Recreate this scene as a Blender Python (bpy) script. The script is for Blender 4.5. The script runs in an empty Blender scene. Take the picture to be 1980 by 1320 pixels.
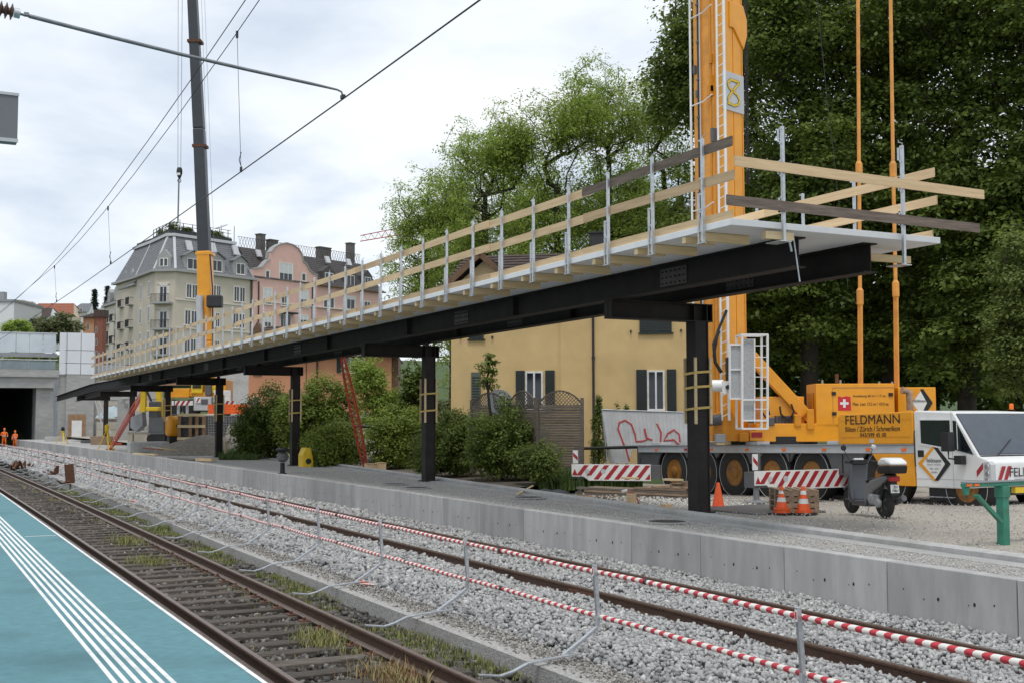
import bpy, bmesh, math, random
import numpy as np
from mathutils import Vector, Matrix
random.seed(7); rng = np.random.default_rng(11)
R_ = math.radians
scene = bpy.context.scene
col = scene.collection

# ------------------------------------------------------------------ camera, sky, sun, exposure
FPX, CX, CY, CAMZ = 2300.0, 990.0, 660.0, 2.485
YAW, PITCH, ROLL = R_(27.26), R_(3.68), R_(-0.128)
cF = Vector((math.sin(YAW)*math.cos(PITCH), math.cos(YAW)*math.cos(PITCH), math.sin(PITCH)))
cR0 = Vector((math.cos(YAW), -math.sin(YAW), 0)); cU0 = cR0.cross(cF)
cR = math.cos(ROLL)*cR0 + math.sin(ROLL)*cU0; cU = -math.sin(ROLL)*cR0 + math.cos(ROLL)*cU0
CAM = Vector((0, 0, CAMZ))
cam_d = bpy.data.cameras.new('camera'); cam = bpy.data.objects.new('camera', cam_d); col.objects.link(cam)
cam.matrix_world = Matrix(((cR.x, cU.x, -cF.x, 0), (cR.y, cU.y, -cF.y, 0), (cR.z, cU.z, -cF.z, CAMZ), (0, 0, 0, 1)))
cam_d.sensor_width = 36; cam_d.lens = FPX/1980*36; cam_d.clip_start = 0.1; cam_d.clip_end = 3000
scene.camera = cam

SUN_EL, SUN_AZ = R_(67), R_(215)      # azimuth clockwise from +Y
world = bpy.data.worlds.new('World'); scene.world = world; world.use_nodes = True
wt = world.node_tree; wt.nodes.clear()
def wn(t, **k):
    n = wt.nodes.new(t)
    for a, b in k.items(): setattr(n, a, b)
    return n
w_out = wn('ShaderNodeOutputWorld'); w_bg = wn('ShaderNodeBackground'); w_bg.inputs['Strength'].default_value = 0.1
w_sky = wn('ShaderNodeTexSky', sky_type='NISHITA', sun_disc=False); w_sky.sun_elevation = SUN_EL; w_sky.sun_rotation = SUN_AZ
w_tc = wn('ShaderNodeTexCoord'); w_sep = wn('ShaderNodeSeparateXYZ')
wt.links.new(w_tc.outputs['Generated'], w_sep.inputs[0])
w_den = wn('ShaderNodeMath', operation='ADD'); w_den.inputs[1].default_value = 0.22
w_abs = wn('ShaderNodeMath', operation='MAXIMUM'); w_abs.inputs[1].default_value = 0.0
wt.links.new(w_sep.outputs['Z'], w_abs.inputs[0]); wt.links.new(w_abs.outputs[0], w_den.inputs[0])
w_dx = wn('ShaderNodeMath', operation='DIVIDE'); w_dy = wn('ShaderNodeMath', operation='DIVIDE')
wt.links.new(w_sep.outputs['X'], w_dx.inputs[0]); wt.links.new(w_den.outputs[0], w_dx.inputs[1])
wt.links.new(w_sep.outputs['Y'], w_dy.inputs[0]); wt.links.new(w_den.outputs[0], w_dy.inputs[1])
w_cmb = wn('ShaderNodeCombineXYZ'); wt.links.new(w_dx.outputs[0], w_cmb.inputs[0]); wt.links.new(w_dy.outputs[0], w_cmb.inputs[1])
w_n = wn('ShaderNodeTexNoise'); w_n.inputs['Scale'].default_value = 1.7; w_n.inputs['Detail'].default_value = 7; w_n.inputs['Roughness'].default_value = 0.52
w_n.inputs['Distortion'].default_value = 0.25
wt.links.new(w_cmb.outputs[0], w_n.inputs['Vector'])
w_r = wn('ShaderNodeValToRGB'); wt.links.new(w_n.outputs['Fac'], w_r.inputs[0])
SK = 10.0
for i, (p, c) in enumerate([(0.36, (.55, .62, .73)), (0.46, (.68, .74, .82)), (0.55, (.81, .85, .89)), (0.68, (.91, .925, .945))]):
    e = w_r.color_ramp.elements[i] if i < 2 else w_r.color_ramp.elements.new(p)
    e.position = p; e.color = (c[0], c[1], c[2], 1)
w_sc = wn('ShaderNodeMix', data_type='RGBA', blend_type='MULTIPLY'); w_sc.inputs['Factor'].default_value = 1
wt.links.new(w_r.outputs['Color'], w_sc.inputs['A']); w_sc.inputs['B'].default_value = (SK, SK, SK, 1)
w_mx = wn('ShaderNodeMix', data_type='RGBA'); w_mx.inputs['Factor'].default_value = 0.93
wt.links.new(w_sky.outputs[0], w_mx.inputs['A']); wt.links.new(w_sc.outputs['Result'], w_mx.inputs['B'])
wt.links.new(w_mx.outputs['Result'], w_bg.inputs['Color']); wt.links.new(w_bg.outputs[0], w_out.inputs[0])

sun_d = bpy.data.lights.new('sun', 'SUN'); sun_d.energy = 1.35; sun_d.angle = R_(14); sun_d.color = (1, .97, .92)
sun = bpy.data.objects.new('sun', sun_d); col.objects.link(sun); sun.location = (0, 0, 60)
sd = Vector((math.sin(SUN_AZ)*math.cos(SUN_EL), math.cos(SUN_AZ)*math.cos(SUN_EL), math.sin(SUN_EL)))
sun.rotation_euler = sd.to_track_quat('Z', 'Y').to_euler()
vs = scene.view_settings; vs.view_transform = 'Standard'; vs.look = 'None'; vs.exposure = 0.31; vs.gamma = 1; vs.use_curve_mapping = False
scene.render.resolution_x = 1024; scene.render.resolution_y = 682

# ------------------------------------------------------------------ pixel -> place (photo pixels, 1980 x 1320)
def ray(u, v): return cF + (u-CX)/FPX*cR - (v-CY)/FPX*cU
def az(u, v, z): d = ray(u, v); return CAM + d*((z-CAMZ)/d.z)
def ax(u, v, x): d = ray(u, v); return CAM + d*(x/d.x)
def ay(u, v, y): d = ray(u, v); return CAM + d*(y/d.y)
def ad(u, v, D): return CAM + ray(u, v)*D
def bend(y): return -0.00021*(y-30)**2 if y > 30 else 0.0
def dbend(y): return -0.00042*(y-30) if y > 30 else 0.0
def yard_z(y): return max(0.10, 0.50 - 0.030*max(0.0, y-18.5))

# ------------------------------------------------------------------ mesh building
class MB:
    def __init__(s): s.v = []; s.f = []; s.m = []; s.cur = 0
    def add(s, vs, fs):
        b = len(s.v); s.v.extend([tuple(p) for p in vs])
        for f in fs: s.f.append(tuple(b+i for i in f)); s.m.append(s.cur)
        return s
    def box(s, x0, x1, y0, y1, z0, z1):
        return s.add([(x0,y0,z0),(x1,y0,z0),(x1,y1,z0),(x0,y1,z0),(x0,y0,z1),(x1,y0,z1),(x1,y1,z1),(x0,y1,z1)],
                     [(0,3,2,1),(4,5,6,7),(0,1,5,4),(1,2,6,5),(2,3,7,6),(3,0,4,7)])
    def beam(s, p, q, w, h, up=(0,0,1)):
        p = Vector(p); q = Vector(q); d = (q-p).normalized(); up = Vector(up)
        if abs(d.dot(up)) > .99: up = Vector((0,1,0))
        a = d.cross(up).normalized()*(w/2); b = a.cross(d).normalized()*(h/2)
        V = [p-a-b, p+a-b, p+a+b, p-a+b, q-a-b, q+a-b, q+a+b, q-a+b]
        return s.add(V, [(0,1,2,3),(4,7,6,5),(0,4,5,1),(1,5,6,2),(2,6,7,3),(3,7,4,0)])
    def taper(s, p, q, w0, h0, w1, h1, up=(0,0,1)):
        p = Vector(p); q = Vector(q); d = (q-p).normalized(); up = Vector(up)
        if abs(d.dot(up)) > .99: up = Vector((0,1,0))
        a = d.cross(up).normalized(); b = a.cross(d).normalized()
        V = [p-a*w0/2-b*h0/2, p+a*w0/2-b*h0/2, p+a*w0/2+b*h0/2, p-a*w0/2+b*h0/2, q-a*w1/2-b*h1/2, q+a*w1/2-b*h1/2, q+a*w1/2+b*h1/2, q-a*w1/2+b*h1/2]
        return s.add(V, [(0,1,2,3),(4,7,6,5),(0,4,5,1),(1,5,6,2),(2,6,7,3),(3,7,4,0)])
    def tube(s, path, r, n=8, cap=True):
        path = [Vector(p) for p in path]; N = len(path)
        rr = r if isinstance(r, (list, tuple)) else [r]*N
        V = []; pa = None
        for i, p in enumerate(path):
            d = (path[min(i+1, N-1)] - path[max(i-1, 0)]).normalized()
            if pa is None:
                up = Vector((0,0,1)) if abs(d.z) < .9 else Vector((1,0,0))
                a = d.cross(up).normalized()
            else: a = (pa - d*pa.dot(d)).normalized()
            pa = a; b = d.cross(a)
            for k in range(n):
                t = 2*math.pi*k/n; V.append(p + (a*math.cos(t)+b*math.sin(t))*rr[i])
        F = [(i*n+k, i*n+(k+1)%n, (i+1)*n+(k+1)%n, (i+1)*n+k) for i in range(N-1) for k in range(n)]
        if cap: F += [tuple(range(n-1, -1, -1)), tuple((N-1)*n+k for k in range(n))]
        return s.add(V, F)
    def lathe(s, prof, c=(0,0,0), axis='z', n=16, cap=True):
        V = []
        for r, h in prof:
            for k in range(n):
                t = 2*math.pi*k/n; a, b = r*math.cos(t), r*math.sin(t)
                V.append({'z': (c[0]+a, c[1]+b, c[2]+h), 'y': (c[0]+a, c[1]+h, c[2]-b), 'x': (c[0]+h, c[1]+a, c[2]+b)}[axis])
        m = len(prof)
        F = [(i*n+k, i*n+(k+1)%n, (i+1)*n+(k+1)%n, (i+1)*n+k) for i in range(m-1) for k in range(n)]
        if cap: F += [tuple(range(n-1, -1, -1)), tuple((m-1)*n+k for k in range(n))]
        return s.add(V, F)
    def prism(s, poly, ext):            # poly: 3D points of one face, ext: extrusion vector
        ext = Vector(ext); P = [Vector(p) for p in poly]; n = len(P)
        nrm = Vector((0,0,0))
        for i in range(n): nrm += P[i].cross(P[(i+1)%n])
        if nrm.dot(ext) > 0: P = P[::-1]
        V = P + [p+ext for p in P]
        return s.add(V, [tuple(range(n)), tuple(range(2*n-1, n-1, -1))] + [((i+1)%n, i, i+n, (i+1)%n+n) for i in range(n)])
    def sweep(s, prof, ys, closed=True, cap=True, xf=None, zf=None):   # profile (X,z) carried along the (gently bending) line
        n = len(prof); V = []
        for y in ys:
            dx = bend(y) if xf is None else xf(y); dz = 0 if zf is None else zf(y)
            for X, z in prof: V.append((X+dx, y, z+dz))
        k2 = n if closed else n-1
        F = [(i*n+k, (i+1)*n+k, (i+1)*n+(k+1)%n, i*n+(k+1)%n) for i in range(len(ys)-1) for k in range(k2)]
        if closed and cap: F += [tuple(range(n)), tuple(range(len(V)-1, len(V)-n-1, -1))]
        return s.add(V, F)
    def build(s, name, mat, parent=None, world=True, smooth=False, bevel=0, kind=None, label=None, fix=True):
        me = bpy.data.meshes.new(name)
        if parent is not None and world:
            r = parent
            while r.parent: r = r.parent
            Mi = r.matrix_basis.inverted(); s.v = [tuple(Mi @ Vector(p)) for p in s.v]
        me.from_pydata(s.v, [], s.f)
        mats = mat if isinstance(mat, (list, tuple)) else [mat]
        for m in mats: me.materials.append(M(m) if isinstance(m, str) else m)
        if len(mats) > 1: me.polygons.foreach_set('material_index', s.m)
        if smooth: me.polygons.foreach_set('use_smooth', [True]*len(me.polygons))
        if fix or smooth:
            bm = bmesh.new(); bm.from_mesh(me); bmesh.ops.recalc_face_normals(bm, faces=bm.faces); bm.to_mesh(me); bm.free()
        me.update()
        o = bpy.data.objects.new(name, me); col.objects.link(o)
        if parent is not None: o.parent = parent
        if bevel:
            b = o.modifiers.new('bevel', 'BEVEL'); b.width = bevel; b.segments = 2; b.limit_method = 'ANGLE'; b.angle_limit = R_(40)
        if smooth and smooth != 'all':
            try: me.set_sharp_from_angle(angle=R_(38))
            except Exception: pass
        if kind: o['kind'] = kind
        if label: o['label'] = label
        return o

def thing(name, label, cat, loc=(0,0,0), rotz=0.0, group=None, rot=None):
    o = bpy.data.objects.new(name, None); col.objects.link(o); o.empty_display_size = .2
    o.location = loc; o.rotation_euler = rot if rot else (0, 0, rotz); o['label'] = label; o['category'] = cat
    if group: o['group'] = group
    return o
def tag(o, label, cat, group=None):
    o['label'] = label; o['category'] = cat
    if group: o['group'] = group
    return o
def base_at(o):                    # move a single-mesh thing's origin to the middle of its foot
    me = o.data; co = np.empty(len(me.vertices)*3); me.vertices.foreach_get('co', co); co = co.reshape(-1, 3)
    c = (co.min(0)+co.max(0))/2; c[2] = co[:, 2].min(); me.vertices.foreach_set('co', (co-c).ravel()); me.update(); o.location = c
    return o
def structure(name, mb, mat, **k):
    return mb.build(name, mat, kind='structure', **k)
def copy_tree(o, parent=None):
    c = o.copy(); col.objects.link(c); c.parent = parent
    for ch in o.children: copy_tree(ch, c)
    return c
def npmesh(name, V, F, mat, parent=None, kind=None, smooth=False, mi=None, attr=None):
    me = bpy.data.meshes.new(name); nv, nf, k = len(V), len(F), F.shape[1]
    me.vertices.add(nv); me.vertices.foreach_set('co', np.ascontiguousarray(V, dtype=np.float32).ravel())
    me.loops.add(nf*k); me.loops.foreach_set('vertex_index', np.ascontiguousarray(F, dtype=np.int32).ravel())
    me.polygons.add(nf); me.polygons.foreach_set('loop_start', np.arange(0, nf*k, k, dtype=np.int32))
    me.polygons.foreach_set('loop_total', np.full(nf, k, dtype=np.int32))
    if smooth: me.polygons.foreach_set('use_smooth', np.ones(nf, dtype=bool))
    for m in (mat if isinstance(mat, (list, tuple)) else [mat]): me.materials.append(M(m) if isinstance(m, str) else m)
    if mi is not None: me.polygons.foreach_set('material_index', mi)
    if attr is not None:
        a = me.attributes.new('tint', 'FLOAT', 'POINT'); a.data.foreach_set('value', np.ascontiguousarray(attr, dtype=np.float32))
    me.update(); me.validate()
    o = bpy.data.objects.new(name, me); col.objects.link(o)
    if parent is not None: o.parent = parent
    if kind: o['kind'] = kind
    return o
def lpx(root, u, v, yl=0.0):       # pixel -> (local x, local z) on the thing's own plane y = yl
    Mi = root.matrix_basis.inverted(); o = Mi @ CAM; d = (Mi.to_3x3() @ ray(u, v)); t = (yl-o.y)/d.y
    p = o + d*t; return p.x, p.z
def lpx_x(root, u, v, xl=0.0):     # pixel -> (local y, local z) on the plane x = xl
    Mi = root.matrix_basis.inverted(); o = Mi @ CAM; d = (Mi.to_3x3() @ ray(u, v)); t = (xl-o.x)/d.x
    p = o + d*t; return p.y, p.z
ORD = ['first','second','third','fourth','fifth','sixth','seventh','eighth','ninth','tenth','eleventh','twelfth']

# ------------------------------------------------------------------ materials
MATS = {}
def M(n): return MATS[n]
def mat(name, c, rough=.6, metal=0., var=.12, scale=4., bump=0., bscale=40., c2=None, stretch=None, coords='Object', detail=6, rnd=0., spec=.5, trans=0., thr=(.35,.65), coat=0., dirt=None, dscale=1.2, sub=0.):
    m = bpy.data.materials.new(name); m.use_nodes = True; t = m.node_tree; b = t.nodes['Principled BSDF']
    b.inputs['Roughness'].default_value = rough; b.inputs['Metallic'].default_value = metal
    b.inputs['Specular IOR Level'].default_value = spec
    if trans: b.inputs['Transmission Weight'].default_value = trans
    if coat: b.inputs['Coat Weight'].default_value = coat
    tc = t.nodes.new('ShaderNodeTexCoord'); vec = tc.outputs[coords]
    if coords == 'World':
        pass
    if stretch:
        mp = t.nodes.new('ShaderNodeMapping'); mp.inputs['Scale'].default_value = stretch; t.links.new(vec, mp.inputs[0]); vec = mp.outputs[0]
    if rnd:
        oi = t.nodes.new('ShaderNodeObjectInfo'); ad_ = t.nodes.new('ShaderNodeVectorMath'); ad_.operation = 'ADD'
        ml = t.nodes.new('ShaderNodeMath'); ml.operation = 'MULTIPLY'; ml.inputs[1].default_value = 37.0
        t.links.new(oi.outputs['Random'], ml.inputs[0]); t.links.new(vec, ad_.inputs[0]); t.links.new(ml.outputs[0], ad_.inputs[1]); vec = ad_.outputs[0]
    n = t.nodes.new('ShaderNodeTexNoise'); n.inputs['Scale'].default_value = scale; n.inputs['Detail'].default_value = detail; n.inputs['Roughness'].default_value = .62
    t.links.new(vec, n.inputs['Vector'])
    r = t.nodes.new('ShaderNodeValToRGB'); e = r.color_ramp.elements
    e[0].position, e[1].position = thr
    if c2 is None:
        lo = [max(0, x*(1-var)) for x in c]; hi = [min(1, x*(1+var)) for x in c]
    else: lo, hi = c2, c
    e[0].color = (*lo, 1); e[1].color = (*hi, 1)
    t.links.new(n.outputs['Fac'], r.inputs[0]); out = r.outputs['Color']
    if dirt is not None:
        n3 = t.nodes.new('ShaderNodeTexNoise'); n3.inputs['Scale'].default_value = dscale; n3.inputs['Detail'].default_value = 5; t.links.new(vec, n3.inputs['Vector'])
        r3 = t.nodes.new('ShaderNodeValToRGB'); r3.color_ramp.elements[0].position = .48; r3.color_ramp.elements[1].position = .72
        r3.color_ramp.elements[1].color = (dirt[3],)*3 + (1,)
        t.links.new(n3.outputs['Fac'], r3.inputs[0])
        mx = t.nodes.new('ShaderNodeMix'); mx.data_type = 'RGBA'; t.links.new(r3.outputs['Color'], mx.inputs['Factor']); t.links.new(out, mx.inputs['A']); mx.inputs['B'].default_value = (*dirt[:3], 1); out = mx.outputs['Result']
    if rnd:
        oi2 = t.nodes.new('ShaderNodeObjectInfo'); hv = t.nodes.new('ShaderNodeHueSaturation'); mr = t.nodes.new('ShaderNodeMapRange')
        mr.inputs['To Min'].default_value = 1-rnd; mr.inputs['To Max'].default_value = 1+rnd
        t.links.new(oi2.outputs['Random'], mr.inputs['Value']); t.links.new(mr.outputs[0], hv.inputs['Value']); t.links.new(out, hv.inputs['Color']); out = hv.outputs['Color']
    t.links.new(out, b.inputs['Base Color'])
    if bump:
        n2 = t.nodes.new('ShaderNodeTexNoise'); n2.inputs['Scale'].default_value = bscale; n2.inputs['Detail'].default_value = 5; t.links.new(vec, n2.inputs['Vector'])
        bp = t.nodes.new('ShaderNodeBump'); bp.inputs['Strength'].default_value = min(1, bump); bp.inputs['Distance'].default_value = .02*max(1, bump)
        t.links.new(n2.outputs['Fac'], bp.inputs['Height']); t.links.new(bp.outputs[0], b.inputs['Normal'])
    MATS[name] = m; return m
def leafmat(name, c0, c1, c2=None):
    m = bpy.data.materials.new(name); m.use_nodes = True; t = m.node_tree; b = t.nodes['Principled BSDF']
    at = t.nodes.new('ShaderNodeAttribute'); at.attribute_name = 'tint'
    r = t.nodes.new('ShaderNodeValToRGB'); e = r.color_ramp.elements; e[0].color = (*c0, 1); e[1].color = (*c1, 1)
    if c2: q = e.new(.93); q.color = (*c1, 1); e[2].color = (*c2, 1)
    t.links.new(at.outputs['Fac'], r.inputs[0]); t.links.new(r.outputs[0], b.inputs['Base Color'])
    b.inputs['Roughness'].default_value = .55; b.inputs['Specular IOR Level'].default_value = .3
    tr = t.nodes.new('ShaderNodeBsdfTranslucent'); mx = t.nodes.new('ShaderNodeMixShader'); mx.inputs[0].default_value = .4
    hs = t.nodes.new('ShaderNodeHueSaturation'); hs.inputs['Value'].default_value = 1.25; hs.inputs['Hue'].default_value = .485
    t.links.new(r.outputs[0], hs.inputs['Color']); t.links.new(hs.outputs[0], tr.inputs['Color'])
    o = t.nodes['Material Output']; t.links.new(b.outputs[0], mx.inputs[1]); t.links.new(tr.outputs[0], mx.inputs[2]); t.links.new(mx.outputs[0], o.inputs['Surface'])
    MATS[name] = m; return m

mat('teal', (.105,.245,.275), .85, var=.10, scale=9, bump=.35, bscale=260, dirt=(.07,.165,.185,.95), dscale=.7)
mat('line_white', (.80,.80,.78), .7, var=.06, scale=9, bump=.1, bscale=200, dirt=(.55,.58,.57,.9), dscale=5)
mat('concrete', (.39,.385,.375), .85, var=.13, scale=3, stretch=(1,1,.25), bump=.12, bscale=60, rnd=.15, dirt=(.30,.295,.285,.7), dscale=1.6)
mat('concrete_light', (.44,.435,.42), .9, var=.12, scale=5, bump=.3, bscale=60, dirt=(.32,.31,.29,.8), dscale=.8)
mat('concrete_grey', (.36,.355,.34), .9, var=.12, scale=1.2, stretch=(1,1,3), bump=.15, bscale=20, dirt=(.25,.25,.25,.5), dscale=.4)
mat('gravel_top', (.50,.485,.46), .95, c2=(.27,.262,.25), scale=34, bump=.9, bscale=55, dirt=(.33,.32,.30,.7), dscale=.7)
mat('yard', (.47,.425,.36), .95, c2=(.29,.265,.225), scale=22, bump=.9, bscale=45, dirt=(.24,.22,.20,.8), dscale=.35)
mat('earth', (.16,.13,.10), .95, c2=(.09,.075,.06), scale=8, bump=.8, bscale=30)
mat('grass_ground', (.075,.12,.035), .95, c2=(.03,.055,.015), scale=5, bump=.7, bscale=30)
mat('ballast_bed', (.10,.10,.10), .95, c2=(.03,.03,.03), scale=45, bump=1, bscale=60)  # darkened so gaps between stones read deep: their shade is in the colour
mat('oldbed', (.075,.065,.055), .95, c2=(.022,.018,.015), scale=40, bump=1, bscale=60)
mat('stone_new', (.50,.50,.50), .85, var=.2, scale=25, coords='Object')
mat('stone_old', (.19,.175,.16), .9, var=.35, scale=3, coords='Object')
mat('rail_rust', (.095,.052,.034), .75, metal=.25, var=.25, scale=20, bump=.15, bscale=120)
mat('rail_top', (.23,.175,.145), .42, metal=.7, var=.15, scale=10)
mat('sleeper', (.15,.125,.103), .9, c2=(.055,.044,.035), scale=3, stretch=(1.2,14,14), bump=.9, bscale=8, rnd=.3)
mat('moss', (.10,.12,.035), .95, c2=(.05,.05,.03), scale=6, bump=.6, bscale=40)
mat('galv', (.52,.54,.56), .42, metal=.75, var=.14, scale=14)
mat('tube_dark', (.03,.03,.032), .5)
mat('steel_black', (.024,.0195,.018), .68, metal=0, spec=.3, var=.25, scale=2.5)
mat('steel_edge', (.10,.085,.085), .5, metal=.4, var=.2, scale=5)
mat('slab', (.78,.79,.80), .6, var=.03, scale=3)
mat('wood_new', (.73,.54,.32), .7, c2=(.60,.42,.235), scale=2, stretch=(12,.7,12), bump=.15, bscale=6, rnd=.12)
mat('wood_pale', (.72,.57,.34), .7, c2=(.60,.45,.25), scale=2, stretch=(.7,12,12), bump=.15, bscale=6, rnd=.1)
mat('wood_old', (.17,.13,.10), .85, c2=(.085,.065,.05), scale=2.5, stretch=(9,.8,9), bump=.3, bscale=8, rnd=.15)
mat('wood_oldx', (.19,.15,.12), .85, c2=(.10,.075,.06), scale=2.5, stretch=(.8,9,9), bump=.3, bscale=8, rnd=.15)
mat('wood_grey', (.25,.21,.175), .85, c2=(.14,.115,.095), scale=3, stretch=(1,9,9), bump=.3, bscale=8, rnd=.2)
mat('wood_stack', (.36,.26,.175), .85, c2=(.19,.13,.085), scale=3, stretch=(1,9,9), bump=.3, bscale=8, rnd=.25)
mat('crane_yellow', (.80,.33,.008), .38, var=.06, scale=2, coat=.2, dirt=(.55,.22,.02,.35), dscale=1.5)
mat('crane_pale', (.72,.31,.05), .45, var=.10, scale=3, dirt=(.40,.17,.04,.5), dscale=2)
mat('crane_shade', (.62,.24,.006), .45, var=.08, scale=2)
mat('white_paint', (.78,.78,.77), .4, var=.03, scale=4, dirt=(.6,.59,.56,.5), dscale=1.2)
mat('grey_paint', (.10,.10,.105), .5, var=.1, scale=3)
mat('grey_mid', (.28,.29,.30), .5, var=.08, scale=3)
mat('grey_light', (.50,.51,.52), .45, var=.06, scale=3)
mat('black', (.012,.012,.013), .55, var=.2)
mat('rubber', (.022,.021,.020), .85, var=.25, scale=6, bump=.3, bscale=40)
mat('glass_dark', (.012,.016,.02), .06, spec=.8)
mat('glass_blue', (.045,.06,.08), .08, spec=.8)
mat('chrome', (.6,.6,.6), .2, metal=1)
mat('red', (.42,.02,.018), .5, var=.1)
mat('red_rust', (.36,.055,.03), .6, var=.3, scale=6)
mat('rust', (.115,.048,.026), .85, var=.35, scale=12, bump=.4)
mat('sign_white', (.74,.74,.72), .5, var=.05, scale=6)
mat('sign_red', (.36,.018,.025), .5, var=.08, scale=6)
mat('cone_orange', (.80,.11,.02), .55, var=.08, scale=8)
mat('green_paint', (.03,.20,.13), .45, var=.15, scale=5, dirt=(.05,.10,.07,.5), dscale=4)
mat('orange_hi', (.85,.16,.015), .6, var=.1)
mat('skin', (.50,.30,.22), .6); mat('hair', (.03,.02,.015), .7)
mat('tarp', (.03,.03,.032), .5, var=.3)
mat('insul', (.10,.055,.04), .35, var=.1)
mat('wire', (.025,.025,.027), .5)
mat('yellow_mach', (.75,.50,.02), .5, var=.08)
mat('orange_plast', (.85,.13,.02), .55)
mat('wood_grain2', (.62,.45,.27), .75, c2=(.48,.33,.185), scale=2, stretch=(12,.7,12), bump=.15, bscale=6, rnd=.12)
mat('strap', (.62,.43,.12), .5); mat('wood_newx', (.74,.55,.33), .7, c2=(.60,.43,.24), scale=2, stretch=(.7,12,12), bump=.15, bscale=6, rnd=.1)
mat('galv_dark', (.22,.23,.24), .45, metal=.6, var=.15, scale=8)
mat('grey_sign', (.16,.165,.175), .5, var=.04)
mat('red_flag', (.55,.02,.03), .6); mat('rusty_chrome', (.36,.25,.18), .45, metal=.5, var=.35, scale=8); mat('mesh_white', (.50,.51,.52), .6, c2=(.30,.31,.32), scale=30, var=.2)
mat('scooter_grey', (.065,.07,.08), .35, var=.05, coat=.3); mat('scooter_silver', (.22,.22,.22), .4, metal=.3, var=.06); mat('cone_white', (.72,.72,.70), .5); mat('hose_pink', (.45,.14,.11), .6); mat('sheet_white', (.68,.69,.69), .7, var=.06, scale=2, c2=(.56,.57,.57)); mat('spray_red', (.55,.08,.08), .7); mat('dish_grey', (.36,.37,.38), .5); mat('wood_screen', (.17,.14,.115), .85, c2=(.09,.075,.06), scale=3, stretch=(1,9,9), bump=.3, bscale=8, rnd=.2)
mat('shutter_grey', (.10,.11,.09), .7); mat('tile_grey', (.16,.155,.15), .85, c2=(.10,.10,.10), scale=4); mat('chimney_grey', (.13,.12,.11), .9, var=.2); mat('panel_white', (.68,.70,.73), .35, var=.03, scale=.5); mat('wood_brown2', (.30,.18,.10), .8, var=.2); mat('earth_grey', (.26,.23,.19), .95, c2=(.15,.13,.105), scale=6, bump=.9, bscale=20)
leafmat('leaf_mid2', (.085,.125,.03), (.22,.28,.075)); leafmat('leaf_bush2', (.07,.11,.022), (.20,.27,.055))
mat('rim_orange', (.30,.125,.015), .55, var=.25, scale=6, dirt=(.10,.06,.03,.9), dscale=4); mat('iron_d', (.03,.03,.032), .6); mat('boom_dark', (.035,.04,.048), .4, var=.1, scale=2); mat('rope_grey', (.25,.26,.28), .6); mat('beige_conc', (.44,.40,.33), .9, var=.1, scale=1.2); mat('sheet_blue', (.33,.40,.42), .5); mat('jib_white', (.62,.55,.52), .6)
# ================================================================== THE SETTING
ys_long = [0, 3, 6, 9, 12, 15, 18, 21, 24, 27, 30, 34, 38, 42, 46, 50, 55, 60, 66, 72, 78, 85, 92, 100, 108, 116, 124, 132, 140]
ys_from = lambda a, b: [a] + [y for y in ys_long if a < y < b] + [b]
g = MB()                                                  # one wide sheet, rising gently behind the houses
NX = [-900, -300, -120, -60, -20, 0, 12, 18, 26, 40, 70, 120, 250, 900]; NY = [-60, 0, 20, 40, 60, 90, 120, 135, 150, 180, 240, 340, 500, 900]
def gz(x, y):
    z = -.55
    if x > 16 and y > 30: z += min(1.6, (x-16)*.12)*min(1, (y-30)/15)
    if y > 133: z += min(14, (y-133)*.16) if x > 5 else min(20, (y-133)*.14)
    return z
g.add([(x, y, gz(x, y)) for y in NY for x in NX], [(j*len(NX)+i, j*len(NX)+i+1, (j+1)*len(NX)+i+1, (j+1)*len(NX)+i) for j in range(len(NY)-1) for i in range(len(NX)-1)])
structure('ground', g, 'grass_ground')

# near platform with teal coating
p = MB(); p.sweep([(-9, -.5), (-9, .55), (2.46, .55), (2.46, .38), (2.36, .38), (2.36, -.5)], ys_from(-8, 126)); plat = structure('platform', p, 'teal')
m = MB(); m.sweep([(2.428, .554), (2.464, .554), (2.464, .52), (2.458, .52)], ys_from(-8, 126), closed=False); m.build('edge_stripe', 'line_white', plat, fix=False)
for k in range(6):
    X = 1.455 + k*.0765
    m = MB(); m.sweep([(X, .551), (X+.004, .556), (X+.034, .556), (X+.038, .551)], ys_from(2, 126), closed=False); m.build('guide_line', 'line_white', plat, fix=False)
m = MB(); m.sweep([(1.92, .554), (2.40, .554)], [21.28, 21.335], closed=False); m.build('joint_line', 'line_white', plat, fix=False)

# old track bed, low kerb, ballast shoulder, platform wall
m = MB(); m.sweep([(2.36, -.27), (5.9, -.24)], ys_from(-5, 140), closed=False); structure('old_track_bed', m, 'oldbed', fix=False)
kx = lambda y: bend(y) + (max(0, y-24)*.012)
m = MB(); m.sweep([(5.90, -.4), (5.90, -.045), (6.02, -.035), (6.46, -.06), (6.46, -.4)], ys_from(-5, 140), xf=kx)
structure('low_kerb', m, 'gravel_top', fix=True)
m = MB(); m.sweep([(6.40, -.15), (7.3, -.14), (8.3, -.17), (9.05, -.18), (10.4, -.18), (11.0, -.17), (11.95, -.21)], ys_from(-5, 140), closed=False); structure('ballast_bed', m, 'ballast_bed', fix=False)

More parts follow.
